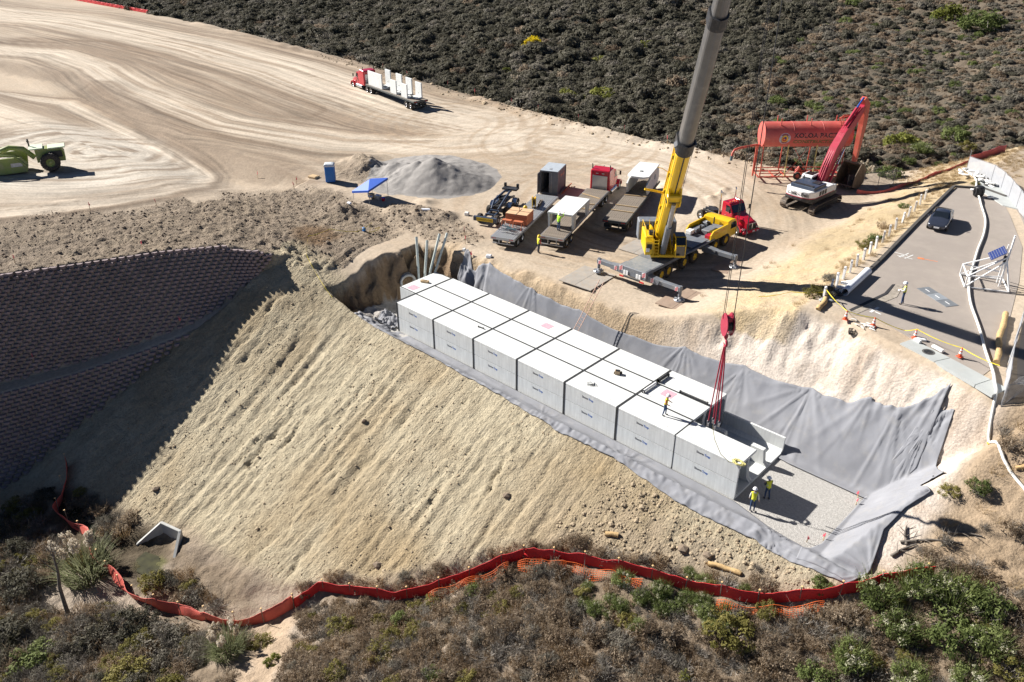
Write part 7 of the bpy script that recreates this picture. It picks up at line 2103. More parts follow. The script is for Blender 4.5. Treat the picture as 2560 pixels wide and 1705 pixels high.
silt_fence([(-280, 57), (-245, 58.5), (-205, 59.5), (-175, 61)], 'distant dark red silt fence along the canyon edge', M['silt_red'], 1.0, stakes=False)
# orange safety net lying below the red fence: real strands
def orange_net(pts, lab, hgt=.7):
    P = smooth_path(pts, 7); m = MB(); nv = 6
    G = []
    for i, p in enumerate(P):
        t = (P[min(i+1, len(P)-1)]-P[max(i-1, 0)]).normalized(); nn = Vector((t.y, -t.x, 0)); row = []
        for j in range(nv):
            v = j/(nv-1); lay = .35+.3*math.sin(i*.5)
            x, y = p.x+nn.x*hgt*v*lay, p.y+nn.y*hgt*v*lay
            row.append(Vector((x, y, zs(x, y)+.12+(1-v)*hgt*.75*(1+.25*math.sin(i*.7)))))
        G.append(row)
    for j in range(nv): m.tube([G[i][j] for i in range(len(P))], .014, n=3, caps=False)
    for i in range(len(P)-1):
        for q in range(2):
            t = q/2
            m.tube([G[i][j].lerp(G[i+1][j], t) for j in range(nv)], .012, n=3, caps=False)
    return m.build('safety_net', M['orange_net'], None, lab, 'safety net', 'orange safety nets')
orange_net([(26.9, -12.2), (29.0, -11.0), (31.0, -10.2), (33.0, -9.6), (35.0, -9.2)], 'orange safety net sagging below the fence beside the tall stake')
orange_net([(39.5, -7.8), (41.2, -7.2), (43.0, -6.2), (44.8, -5.0)], 'orange safety net lying below the fence near the pit corner')
orange_net([(22.9, -17.0), (24.0, -15.6), (25.2, -14.2), (26.4, -12.6)], 'orange safety net below the climbing stretch of fence')
# survey stakes
M['flag_pink'] = mat('survey_pink', (.80, .12, .16), .6)
def stakes_at(lst, lab, grp, h=.9, mt='flag_pink'):
    pr = None
    for (x, y) in lst:
        z = zs(x, y)
        if pr is None:
            s = pr = empty('survey_stake', (x, y, z), 0)
            MB().box((0, 0, h/2-.1), (.05, .03, h+.2)).build('lath', M['wood'], s)
            MB().box((0, 0, h*.85), (.06, .04, h*.4)).box((.06, .02, h*.7), (.10, .01, .2)).build('flagging', M[mt], s)
        else: s = copy_tree(pr); s.location = (x, y, z)
        s.rotation_euler = (random.uniform(-.15, .15), random.uniform(-.15, .15), random.uniform(0, 3))
        tag(s, lab, 'survey stake', grp)
stakes_at([(-1.8, 10.9), (-3.4, 12.3), (.3, 9.6)], 'pink-flagged survey stake on the bench above the pit', 'survey stakes on the bench')
stakes_at([(-27.5, -29), (-24.3, -25.0), (-20.6, -18.2), (-17.9, -13.0)], 'orange-flagged survey stake on the shaded wall terrace', 'survey stakes on the terrace', 1.0, 'flag_pink')
stakes_at([(-70, 56), (-62, 55.0), (-50, 53.6), (-43, 53.2), (-34, 52.4), (-28, 51.8), (-20, 51.8), (-12, 52.2), (-5, 52.6)], 'pink-flagged survey stake in the berm along the canyon edge', 'survey stakes on the berm', 1.2)
stakes_at([(42.2, 6.2), (42.4, 5.4), (41.6, -.4), (42.3, .5)], 'orange-flagged survey stake on the pit gravel', 'survey stakes in the pit', .6)
stakes_at([(-38, 9.0), (-31.5, 10.5), (-29.0, 8.6), (-33, -6.5), (-36, -12.5), (-27.9, -23), (-23, -13)], 'pink-flagged survey stake on the rough fill above the wall', 'survey stakes on the fill', .9)
# ================================================================ workers
M['denim'] = mat('blue_denim', (.035, .065, .14), .85, var=.15, scale=9)
M['dark_trouser'] = mat('dark_trouser', (.03, .032, .045), .85, var=.15, scale=9)
M['vest'] = mat('hi_vis_yellow', (.72, .72, .04), .7, var=.06)
M['lime_jacket'] = mat('hi_vis_lime', (.42, .85, .03), .7, var=.06)
M['shirt_white'] = mat('pale_shirt', (.68, .68, .66), .8, var=.06)
M['shirt_orange'] = mat('orange_shirt', (.60, .16, .05), .8)
M['shirt_red'] = mat('red_shirt', (.45, .05, .08), .8)
M['shirt_dark'] = mat('dark_shirt', (.05, .06, .08), .8)
M['boot'] = mat('work_boot', (.06, .04, .028), .7)
M['hat_white'] = mat('white_hard_hat', (.82, .83, .84), .3)
M['hat_yellow'] = mat('yellow_hard_hat', (.80, .55, .02), .3)
M['band'] = mat('reflective_band', (.62, .63, .62), .4)
M['hair'] = mat('dark_hair', (.03, .02, .015), .8)
def person(loc, rz, lab, arms, legs=None, lean=0.0, pants='denim', shirt='shirt_white', vest='vest', hat='hat_white', nod=.0, sleeves=True, h=1.05):
    """arms: for each side (elbow, wrist) offsets from the shoulder; +X is the way the person faces"""
    r = empty('person', loc, rz, lab, 'person')
    J = {}; E = []; RAD = {}
    def j(n, p, rx, ry=None, par=None):
        J[n] = Vector(p)*h; RAD[n] = (rx*h, (ry or rx)*h)
        if par: E.append((par, n))
    lx = math.sin(lean)
    j('pelvis', (0, 0, .96), .13, .15)
    j('waist', (lx*.12, 0, 1.09), .115, .145, 'pelvis')
    j('chest', (lx*.36, 0, 1.32), .125, .17, 'waist')
    j('neck', (lx*.54, 0, 1.49), .06, .06, 'chest')
    j('jaw', (lx*.58+.02+nod*.03, 0, 1.575), .07, .065, 'neck')
    j('head', (lx*.62+.025+nod*.05, 0, 1.65-nod*.01), .095, .08, 'jaw')
    j('crown', (lx*.66+.02+nod*.06, 0, 1.73-nod*.02), .075, .068, 'head')
    legs = legs or (((.02, 0), (0, 0)), ((.02, 0), (0, 0)))
    for s, nm, lg in ((1, 'l', legs[0]), (-1, 'r', legs[1])):
        j('hip'+nm, (0, s*.095, .90), .092, .092, 'pelvis')
        kx, kz = lg[0]; ax, az = lg[1]
        j('knee'+nm, (kx, s*.115, .50+kz), .066, .066, 'hip'+nm)
        j('ankle'+nm, (ax-.03, s*.12, .10+az), .045, .045, 'knee'+nm)
        j('heel'+nm, (ax-.05, s*.12, .045+az), .042, .042, 'ankle'+nm)
        j('toe'+nm, (ax+.15, s*.135, .04+az), .036, .042, 'heel'+nm)
    for s, nm, (el, wr) in ((1, 'l', arms[0]), (-1, 'r', arms[1])):
        sh = Vector((lx*.46, s*.19, 1.42))
        j('shoulder'+nm, sh, .07, .07, 'chest')
        e = sh+Vector((el[0], s*el[1], el[2])); w = e+Vector((wr[0], s*wr[1], wr[2]))
        j('elbow'+nm, e, .048, .048, 'shoulder'+nm)
        j('wrist'+nm, w, .033, .033, 'elbow'+nm)
        d = (w-e).normalized(); side = d.cross(Vector((0, 0, 1))); side = side.normalized() if side.length > .1 else Vector((0, 1, 0))
        pm = w+d*.075
        j('palm'+nm, pm, .026, .034, 'wrist'+nm)
        curl = d.cross(side).normalized()
        for q in range(4):
            o = (q-1.5)*.021
            b0 = pm+d*.035+side*o
            j('f%d%s' % (q, nm), b0+d*.025, .0095, .0095, 'palm'+nm)
            j('g%d%s' % (q, nm), b0+d*(.045-.004*abs(q-1.2))+curl*.02*(-1 if s > 0 else 1), .008, .008, 'f%d%s' % (q, nm))
        j('t0'+nm, w+d*.05+side*.042*s, .011, .011, 'palm'+nm); j('t1'+nm, w+d*.085+side*.05*s, .009, .009, 't0'+nm)
    names = list(J); idx = {n: i for i, n in enumerate(names)}
    me = bpy.data.meshes.new('body_skeleton'); me.from_pydata([J[n] for n in names], [(idx[a], idx[b]) for a, b in E], [])
    t = bpy.data.objects.new('body_skeleton', me); COL.objects.link(t)
    sk = t.modifiers.new('skin', 'SKIN')
    if not me.skin_vertices:
        bpy.context.view_layer.objects.active = t; bpy.ops.mesh.customdata_skin_add()
    for i, n in enumerate(names):
        me.skin_vertices[0].data[i].radius = RAD[n]; me.skin_vertices[0].data[i].use_root = (n == 'pelvis')
    sk.use_smooth_shade = True
    t.modifiers.new('sub', 'SUBSURF').levels = 1
    bpy.context.view_layer.update()
    bme = bpy.data.meshes.new_from_object(t.evaluated_get(bpy.context.evaluated_depsgraph_get()))
    bpy.data.objects.remove(t, do_unlink=True); bpy.data.meshes.remove(me)
    mats = [M[pants], M[shirt], M['skin'], M['boot']]
    bme.materials.clear()
    for q in mats: bme.materials.append(q)
    cls = {}
    for a, b in E:
        if b.startswith(('f', 'g', 't0', 't1', 'palm')): c = 2
        elif b in ('jaw', 'head', 'crown'): c = 2
        elif b.startswith(('heel', 'toe')): c = 3
        elif b.startswith(('hip', 'knee', 'ankle')): c = 0
        elif b.startswith('wrist'): c = 1 if sleeves else 2
        elif b == 'waist': c = 1
        else: c = 1
        cls[(a, b)] = c
    torso = []
    for p in bme.polygons:
        c = p.center; best = (9, 0, None)
        for (a, b), k in cls.items():
            A, B = J[a], J[b]; d = B-A; tt = max(0, min(1, (c-A).dot(d)/max(d.length_squared, 1e-9)))
            dist = (c-(A+d*tt)).length-(RAD[a][0]*(1-tt)+RAD[b][0]*tt)*.8
            if dist < best[0]: best = (dist, k, (a, b))
        p.material_index = best[1]; p.use_smooth = True
        if best[2][1] in ('waist', 'chest', 'shoulderl', 'shoulderr') or best[2] == ('chest', 'neck') and c.z < 1.46*h: torso.append(p.index)
    bme.name = 'body'
    o = bpy.data.objects.new('body', bme); COL.objects.link(o); o.parent = r
    if vest:
        ts = set(torso); used = {}
        m = MB(); vs = []; fs = []
        for pi in torso:
            p = bme.polygons[pi]
            f = []
            for vi in p.vertices:
                if vi not in used:
                    used[vi] = len(vs); v = bme.vertices[vi]; vs.append(v.co+v.normal*.016*h)
                f.append(used[vi])
            fs.append(tuple(f))
        m.add(vs, fs, 0, True)
        for k, f in enumerate(fs):
            z = sum(vs[i].z for i in f)/len(f)
            if 1.13*h < z < 1.18*h: m.m[k] = 1
        v_ = m.build('vest', [M[vest], M['band']], r)
    hp = J['crown']; hc = J['head']
    up = (hp-J['jaw']).normalized()
    T = Matrix.Translation(hc+up*.035*h) @ up.to_track_quat('Z', 'Y').to_matrix().to_4x4()
    m = MB(); m.lathe([(.172*h, -.012), (.150*h, .0), (.135*h, .05), (.115*h, .1), (.07*h, .135), (.001, .148)], n=16, M=T); m.box((hc.x+.15*h, 0, hc.z+.045*h), (.10*h, .17*h, .012*h), ch=.004)
    ht = m.build('hard_hat', M[hat], r)
    m = MB()
    for s in (-1, 1): m.lathe([(.001, -.012), (.011, 0), (.001, .012)], (hc.x+.088*h, s*.033*h, hc.z), n=8, mi=1)
    m.add([(hc.x+.09*h, -.014*h, hc.z-.03*h), (hc.x+.09*h, .014*h, hc.z-.03*h), (hc.x+.125*h, 0, hc.z-.035*h), (hc.x+.092*h, 0, hc.z+.015*h)], [(0, 1, 2), (0, 2, 3), (1, 3, 2)])
    m.box((hc.x+.092*h, 0, hc.z-.06*h), (.012, .045*h, .012), mi=1)
    for s in (-1, 1): m.box((hc.x-.005, s*.088*h, hc.z-.01), (.04*h, .02, .06*h), ch=.006)
    m.build('face', [M['skin'], M['hair']], r)
    m = MB(); m.lathe([(.09*h, -.06), (.10*h, 0), (.098*h, .03)], (hc.x-.018*h, 0, hc.z+.01), n=12); m.build('hair', M['hair'], r)
    return r
DOWN = ((.02, .06, -.28), (.10, .0, -.24))
HOLD = ((.04, .07, -.27), (.22, -.12, -.02))
person((28.95, 1.55, VH), R_(20), 'worker in yellow vest and white hard hat standing on the vault roof', (HOLD, ((.0, .08, -.28), (.2, -.05, -.1))), (((.06, 0), (.08, 0)), ((-.02, 0), (-.08, 0))), lean=.12, shirt='shirt_orange', nod=.6)
person((37.6, 1.75, 0.02), R_(150), 'worker in dark clothes and yellow vest on the gravel beside the open troughs', (HOLD, HOLD), (((.05, 0), (.06, 0)), ((-.03, 0), (-.1, 0))), lean=.08, shirt='shirt_dark', nod=.4)
person((37.5, -.15, 0.08), R_(120), 'worker in white long sleeves and yellow vest at the vault corner', (DOWN, ((-.02, .1, -.27), (.05, .05, -.25))), None, lean=.2, shirt='shirt_white', nod=.5)
person((5.45, 14.05, zs(5.45, 14.05)), R_(75), 'worker in yellow hard hat and vest standing on the ground behind the trailer', (DOWN, ((.0, .12, -.26), (.12, -.06, -.2))), (((.03, 0), (.03, 0)), ((-.01, 0), (-.04, 0))), pants='dark_trouser', shirt='shirt_red', hat='hat_yellow')
_dz = zD+1.46
person((*along(oD, hD, 1.75, -.05), _dz), R_(85), 'worker in lime jacket reaching up to the slab on the flatbed deck', (((.18, .12, .06), (.14, .0, .22)), ((.20, .14, .10), (.10, -.02, .24))), None, lean=.1, shirt='lime_jacket', vest='lime_jacket', nod=-.4)
rw = person((38.32, 19.2, 9.035), R_(195), 'worker in yellow vest reading a clipboard on the asphalt road', (HOLD, HOLD), (((.03, 0), (.05, 0)), ((-.01, 0), (-.05, 0))), shirt='shirt_white', nod=.8)
b = empty('clipboard', (38.32-.36, 19.2-.10, 9.035+1.15), R_(195), 'white clipboard held by the worker on the road', 'clipboard')
MB().box((0, 0, 0), (.24, .3, .012), rot=Matrix.Rotation(.5, 3, 'Y')).build('board', M['pvc'], b); MB().box((-.1, 0, .06), (.03, .12, .015), rot=Matrix.Rotation(.5, 3, 'Y')).build('clip', M['steel'], b)
# ================================================================ plants
def leaf_mat(name, cols, trans=.38, rough=.75):
    m = bpy.data.materials.new(name); m.use_nodes = True
    nt = m.node_tree; N = nt.nodes; Lk = nt.links; b = N['Principled BSDF']
    b.inputs['Roughness'].default_value = rough; b.inputs['Specular IOR Level'].default_value = .25
    at = N.new('ShaderNodeAttribute'); at.attribute_name = 'tint'
    oi = N.new('ShaderNodeObjectInfo')
    a = N.new('ShaderNodeMath'); a.operation = 'MULTIPLY'; a.inputs[1].default_value = .55; Lk.new(at.outputs['Fac'], a.inputs[0])
    c = N.new('ShaderNodeMath'); c.operation = 'MULTIPLY_ADD'; c.inputs[1].default_value = .45; Lk.new(oi.outputs['Random'], c.inputs[0]); Lk.new(a.outputs[0], c.inputs[2])
    rp = N.new('ShaderNodeValToRGB'); el = rp.color_ramp.elements
    while len(el) < len(cols): el.new(.5)
    for i, q in enumerate(cols): el[i].position = .08+.84*i/(len(cols)-1); el[i].color = (*q, 1)
    Lk.new(c.outputs[0], rp.inputs[0]); Lk.new(rp.outputs[0], b.inputs['Base Color'])
    tr = N.new('ShaderNodeBsdfTranslucent'); Lk.new(rp.outputs[0], tr.inputs[0])
    mx = N.new('ShaderNodeMixShader'); mx.inputs[0].default_value = trans
    Lk.new(b.outputs[0], mx.inputs[1]); Lk.new(tr.outputs[0], mx.inputs[2]); Lk.new(mx.outputs[0], N['Material Output'].inputs[0])
    return m
L_ = {}
L_['dark'] = leaf_mat('chaparral_dark', [(.075, .071, .05), (.105, .099, .07), (.145, .134, .097), (.19, .17, .128)])
L_['grey'] = leaf_mat('chaparral_grey', [(.125, .115, .088), (.175, .16, .125), (.235, .213, .17), (.30, .272, .222)])
L_['brown'] = leaf_mat('dry_brown', [(.16, .115, .075), (.235, .175, .118), (.32, .25, .175), (.42, .345, .255)])
L_['rust'] = leaf_mat('dry_rust', [(.15, .09, .045), (.23, .15, .075), (.32, .215, .115), (.40, .29, .17)])
L_['twig'] = leaf_mat('grey_twig', [(.13, .115, .10), (.20, .18, .155), (.30, .27, .235), (.40, .365, .32)], .05)
L_['olive'] = leaf_mat('olive_leaf', [(.10, .095, .025), (.17, .155, .04), (.25, .22, .065), (.32, .28, .10)])
L_['green'] = leaf_mat('fresh_green', [(.08, .105, .03), (.13, .165, .05), (.19, .225, .075), (.26, .295, .12)])
L_['pale'] = leaf_mat('pale_seed', [(.34, .36, .22), (.46, .45, .30), (.58, .55, .42), (.68, .64, .54)])
L_['lime'] = leaf_mat('lime_leaf', [(.10, .115, .022), (.15, .165, .032), (.21, .22, .045), (.27, .27, .07)])
L_['yellow'] = leaf_mat('yellow_leaf', [(.42, .33, .01), (.56, .44, .015), (.68, .54, .02), (.75, .62, .05)])
L_['straw'] = leaf_mat('dry_grass', [(.26, .18, .09), (.36, .26, .14), (.46, .35, .20), (.55, .44, .28)])
L_['plume'] = leaf_mat('plume', [(.50, .42, .30), (.60, .52, .40), (.70, .63, .52), (.76, .70, .60)])
L_['pampas'] = leaf_mat('pampas_blade', [(.14, .16, .07), (.20, .22, .11), (.28, .29, .17), (.36, .36, .24)])
L_['bark'] = mat('grey_bark', (.14, .12, .10), .9, var=.3, scale=6)
def unit(v): return v/np.maximum(np.linalg.norm(v, axis=-1, keepdims=True), 1e-9)
def quads(c, a, b):
    """quads with centre c and half axes a, b -> V,F"""
    n = len(c); V = np.stack([c-a-b, c+a-b, c+a+b, c-a+b], 1).reshape(-1, 3); return V, np.arange(n*4).reshape(n, 4)
def leafy(seed, R=1.0, H=1.0, nclump=16, per=34, size=.10, up=.3, flat=1.0, fine=.45, cr=.36, low=.0, dome=.0):
    """dome of leaf clumps; radius R, height H"""
    g = np.random.default_rng(seed)
    C_ = []
    for k in range(nclump):
        a = g.uniform(0, 2*np.pi); ph = np.arccos(g.uniform(0.02, 1)); rr = g.uniform(.55, .92)
        C_.append((R*rr*np.sin(ph)*np.cos(a), R*rr*np.sin(ph)*np.sin(a), H*(.12+.78*rr*np.cos(ph))))
    C_ = np.array(C_); rad = cr*R*g.uniform(.6, 1.15, nclump)
    ctr = np.repeat(C_, per, 0); rr = np.repeat(rad, per)[:, None]; n = len(ctr)
    d = unit(g.normal(size=(n, 3))); p = ctr+d*rr*g.uniform(.55, 1.05, (n, 1))*np.array([1, 1, .8*flat])
    p[:, 2] = np.maximum(p[:, 2], .03)
    nrm = unit((1-dome)*d+dome*1.6*unit(p/np.array([R, R, H])-np.array([0, 0, .15]))+np.array([0, 0, up])+(.55-.2*dome)*g.normal(size=(n, 3)))
    t = unit(np.cross(nrm, g.normal(size=(n, 3)))); s = np.cross(nrm, t)
    sz = size*g.uniform(.6, 1.35, (n, 1))
    V, Fq = quads(p, t*sz, s*sz*fine)
    tint = np.repeat(np.clip(np.repeat(g.uniform(.15, .85, nclump), per)+g.normal(0, .16, n), 0, 1), 4)
    return V, Fq, tint
def twiggy(seed, R=.8, H=.8, nstem=60, w=.012, sub=4, spread=.9):
    g = np.random.default_rng(seed)
    Vs = []; Fs = []; Ts = []; o = 0
    for k in range(nstem):
        a = g.uniform(0, 2*np.pi); tilt = g.uniform(.05, 1.0)*spread; L = H*g.uniform(.6, 1.2)/max(np.cos(tilt), .5)*.8
        b = np.array([R*.18*np.cos(a)*g.uniform(0, 1), R*.18*np.sin(a)*g.uniform(0, 1), -.03])
        d0 = np.array([np.sin(tilt)*np.cos(a), np.sin(tilt)*np.sin(a), np.cos(tilt)])
        pts = [b]; d = d0
        for s in range(3):
            d = unit(d+g.normal(0, .18, 3)+np.array([0, 0, .08])); pts.append(pts[-1]+d*L/3)
        segs = [(pts[i], pts[i+1], w*(1.3-.35*i)) for i in range(3)]
        for q in range(sub):
            i = g.integers(1, 3); t = g.uniform(0, 1); p = pts[i]*(1-t)+pts[i+1]*t
            e = p+unit(d+g.normal(0, .7, 3)+np.array([0, 0, .3]))*L*g.uniform(.15, .4); segs.append((p, e, w*.7))
        tn = g.uniform(0, 1)
        for (p, q, ww) in segs:
            sd = unit(np.cross(q-p, g.normal(size=3)))*ww
            Vs += [p-sd, p+sd, q+sd*.6, q-sd*.6]; Fs.append((o, o+1, o+2, o+3)); o += 4; Ts += [np.clip(tn+g.normal(0, .1), 0, 1)]*4
    return np.array(Vs), np.array(Fs), np.array(Ts)
def spiky(seed, R=.7, H=.9, nb=160, w=.012, droop=.5):
    """upright fine blades: broom-like shrub or grass"""
    g = np.random.default_rng(seed); Vs = []; Fs = []; Ts = []; o = 0
    for k in range(nb):
        a = g.uniform(0, 2*np.pi); rr = R*.55*np.sqrt(g.uniform(0, 1)); b = np.array([rr*np.cos(a), rr*np.sin(a), -.02])
        out = np.array([np.cos(a), np.sin(a), 0]); L = H*g.uniform(.55, 1.1)*(1-.3*rr/R); tl = g.uniform(.05, .5)
        p = b; d = unit(out*tl*(.4+rr/R)+np.array([0, 0, 1])+g.normal(0, .12, 3)); sd = unit(np.cross(d, g.normal(size=3)))*w
        tn = np.clip(g.uniform(.1, .9), 0, 1)
        for s in range(3):
            q = p+d*L/3; k0 = 1-.3*s; k1 = .7-.3*s
            Vs += [p-sd*k0, p+sd*k0, q+sd*k1, q-sd*k1]; Fs.append((o, o+1, o+2, o+3)); o += 4; Ts += [tn*(.8+.2*s)]*4
            p = q; d = unit(d+out*droop*.35-np.array([0, 0, droop*.22*s]))
    return np.array(Vs), np.array(Fs), np.array(Ts)
def joinp(parts):
    Vs, Fs, Ts, Ms = [], [], [], []; o = 0
    for (V, F, T), mi in parts:
        Vs.append(V); Fs.append(F+o); Ts.append(T); Ms.append(np.full(len(F), mi)); o += len(V)
    return np.concatenate(Vs), np.concatenate(Fs), np.concatenate(Ts), np.concatenate(Ms)
def plant_mesh(name, parts, mats):
    V, F, T, Mi = joinp(parts); me = np_mesh(name, V, F, mats, False, Mi)
    a = me.attributes.new('tint', 'FLOAT', 'POINT'); a.data.foreach_set('value', T.astype(np.float32))
    return me
PM = {}
for k in range(5):
    PM['dark%d' % k] = plant_mesh('bush', [(leafy(k, 1, .95, 32+k, 60, .075, cr=.27, dome=.45), 0), (twiggy(k+50, .8, .6, 10, .02), 1)], [L_['dark'], L_['twig']])
    PM['grey%d' % k] = plant_mesh('bush', [(leafy(20+k, 1, .8, 28, 56, .07, cr=.28, dome=.45), 0), (twiggy(k+60, .9, .8, 14, .02), 1)], [L_['grey'], L_['twig']])
for k in range(4):
    PM['fdark%d' % k] = plant_mesh('bush', [(leafy(200+k, 1, .95, 34, 70, .042, cr=.27, dome=.2), 0), (twiggy(210+k, .95, .85, 34, .010, 5), 1)], [L_['dark'], L_['twig']])
    PM['fgrey%d' % k] = plant_mesh('bush', [(leafy(220+k, 1, .8, 30, 56, .036, cr=.28, dome=.2), 0), (twiggy(230+k, 1.05, .85, 60, .009, 6), 1)], [L_['grey'], L_['twig']])
    PM['brown%d' % k] = plant_mesh('bush', [(twiggy(30+k, 1, .85, 70, .012, 5), 0), (leafy(34+k, .9, .8, 16, 26, .055, cr=.34), 1), (twiggy(39+k, 1, .9, 16, .010, 3), 2)], [L_['brown'], L_['brown'], L_['twig']])
    PM['rust%d' % k] = plant_mesh('bush', [(spiky(44+k, 1, .9, 150, .012, .3), 0), (leafy(48+k, .9, .9, 14, 18, .05, cr=.3), 1)], [L_['rust'], L_['brown']])
    PM['twig%d' % k] = plant_mesh('bush', [(twiggy(52+k, 1.1, .8, 75, .011, 6, 1.1), 0), (leafy(56+k, .8, .6, 8, 14, .05), 1)], [L_['twig'], L_['grey']])
    PM['hillbrown%d' % k] = plant_mesh('bush', [(leafy(70+k, 1, .75, 26, 54, .062, cr=.28, dome=.4), 0), (twiggy(75+k, 1, .8, 16, .022), 1)], [L_['brown'], L_['twig']])
    PM['broom%d' % k] = plant_mesh('shrub', [(spiky(80+k, 1, 1.15, 260, .018, .35), 0), (leafy(84+k, .95, 1.0, 24, 50, .038, up=.6, cr=.28), 0), (leafy(88+k, .97, 1.12, 13, 34, .026, up=.8, cr=.17), 1), (twiggy(92+k, .9, .7, 14, .014), 2)], [L_['green'], L_['pale'], L_['twig']])
    PM['olive%d' % k] = plant_mesh('shrub', [(leafy(96+k, 1, 1.05, 36, 56, .04, up=.6, cr=.23), 0), (twiggy(98+k, .8, .7, 20, .016), 1)], [L_['olive'], L_['twig']])
    PM['leafgreen%d' % k] = plant_mesh('shrub', [(leafy(102+k, 1, 1.0, 26, 60, .05, up=.5, cr=.30), 0), (twiggy(105+k, .8, .7, 12, .014), 1)], [L_['green'], L_['twig']])
    PM['lime%d' % k] = plant_mesh('shrub', [(leafy(110+k, 1, 1.0, 18, 40, .08, up=.5, cr=.34), 0), (twiggy(115+k, .8, .7, 10, .014), 1)], [L_['lime'], L_['twig']])
    PM['tuft%d' % k] = plant_mesh('grass_tuft', [(spiky(120+k, 1, .7, 70, .014, .8), 0)], [L_['straw']])
def put(key, x, y, s, hs=1.0, lab=None, cat='shrub', grp=None, name=None, rz=None, dz=-.04):
    o = bpy.data.objects.new(name or 'shrub', PM[key]); COL.objects.link(o)
    o.location = (x, y, zs(x, y)+dz*s); o.rotation_euler = (random.uniform(-.06, .06), random.uniform(-.06, .06), random.uniform(0, 6.28) if rz is None else rz); o.scale = (s, s*random.uniform(.9, 1.1), s*hs)
    return tag(o, lab, cat, grp)
PROTO = bpy.data.collections.new('plant_prototypes')
PIDX = {}
for nm in sorted(PM):
    o = bpy.data.objects.new('plant_'+nm, PM[nm]); PROTO.objects.link(o)
_pn = sorted(o.name for o in PROTO.objects)
def scatter(name, pts, lab, cat):
    """pts: (x, y, z, scale, hscale, key) -> one stuff object whose points carry plants"""
    me = bpy.data.meshes.new(name); me.from_pydata([p[:3] for p in pts], [], [])
    for an, vals, ty in (('psc', [p[3] for p in pts], 'FLOAT'), ('phs', [p[4] for p in pts], 'FLOAT'), ('prz', [random.uniform(0, 6.28) for p in pts], 'FLOAT')):
        a = me.attributes.new(an, ty, 'POINT'); a.data.foreach_set('value', vals)
    a = me.attributes.new('pix', 'INT', 'POINT'); a.data.foreach_set('value', [_pn.index('plant_'+p[5]) for p in pts])
    o = bpy.data.objects.new(name, me); COL.objects.link(o); tag(o, lab, cat, None, 'stuff')
    ng = bpy.data.node_groups.new(name+'_nodes', 'GeometryNodeTree')
    ng.interface.new_socket('Geometry', in_out='INPUT', socket_type='NodeSocketGeometry'); ng.interface.new_socket('Geometry', in_out='OUTPUT', socket_type='NodeSocketGeometry')
    N = ng.nodes; Lk = ng.links; gi = N.new('NodeGroupInput'); go = N.new('NodeGroupOutput')
    ci_ = N.new('GeometryNodeCollectionInfo'); ci_.inputs['Collection'].default_value = PROTO; ci_.inputs['Separate Children'].default_value = True; ci_.inputs['Reset Children'].default_value = True
    io = N.new('GeometryNodeInstanceOnPoints'); io.inputs['Pick Instance'].default_value = True
    def na(nm, ty):
        n = N.new('GeometryNodeInputNamedAttribute'); n.data_type = ty; n.inputs['Name'].default_value = nm; return [s for s in n.outputs if s.enabled and s.name == 'Attribute'][0]
    Lk.new(gi.outputs[0], io.inputs['Points']); Lk.new(ci_.outputs[0], io.inputs['Instance']); Lk.new(na('pix', 'INT'), io.inputs['Instance Index'])
    cr = N.new('ShaderNodeCombineXYZ'); Lk.new(na('prz', 'FLOAT'), cr.inputs[2]); Lk.new(cr.outputs[0], io.inputs['Rotation'])
    cs = N.new('ShaderNodeCombineXYZ'); s = na('psc', 'FLOAT'); Lk.new(s, cs.inputs[0]); Lk.new(s, cs.inputs[1]); Lk.new(na('phs', 'FLOAT'), cs.inputs[2]); Lk.new(cs.outputs[0], io.inputs['Scale'])
    Lk.new(io.outputs[0], go.inputs[0])
    md = o.modifiers.new('scatter', 'NODES'); md.node_group = ng
    return o
# ---------------- canyon hillside
random.seed(77); rng = np.random.default_rng(77)
cand = []
def in_cam(x, y, z, m=1.06):
    v = cam.matrix_world.inverted() @ Vector((x, y, z)); 
    return v.z < 0 and abs(v.x/-v.z) < .6306*m and abs(v.y/-v.z) < .42*m
nx_, ny_ = 0, 0
X_ = rng.uniform(-330, 75, 90000); Y_ = 50+250*rng.uniform(0, 1, 90000)**1.3
E_ = np.interp(X_, EDGE_X, EDGE_Y); D_ = Y_-E_
ok = D_ > 1.2
X_, Y_, D_ = X_[ok], Y_[ok], D_[ok]; Z_ = zsv(X_, Y_)
WM = np.array(cam.matrix_world.inverted())
def in_cam_v(x, y, z, m):
    v = WM[:3, :3] @ np.stack([x, y, z])+WM[:3, 3:4]; return (v[2] < 0) & (np.abs(v[0]/-v[2]) < .6306*m) & (np.abs(v[1]/-v[2]) < .42*m)
ok = in_cam_v(X_, Y_, Z_+1, 1.12); X_, Y_, D_, Z_ = X_[ok], Y_[ok], D_[ok], Z_[ok]
lefty = sstep(20, -40, X_+.25*(Y_-60)+14*fbm(X_*.02, Y_*.02, 401, 3))      # 1: oak scrub, 0: low sage
dens = fbm(X_*.05, Y_*.05, 402, 3)
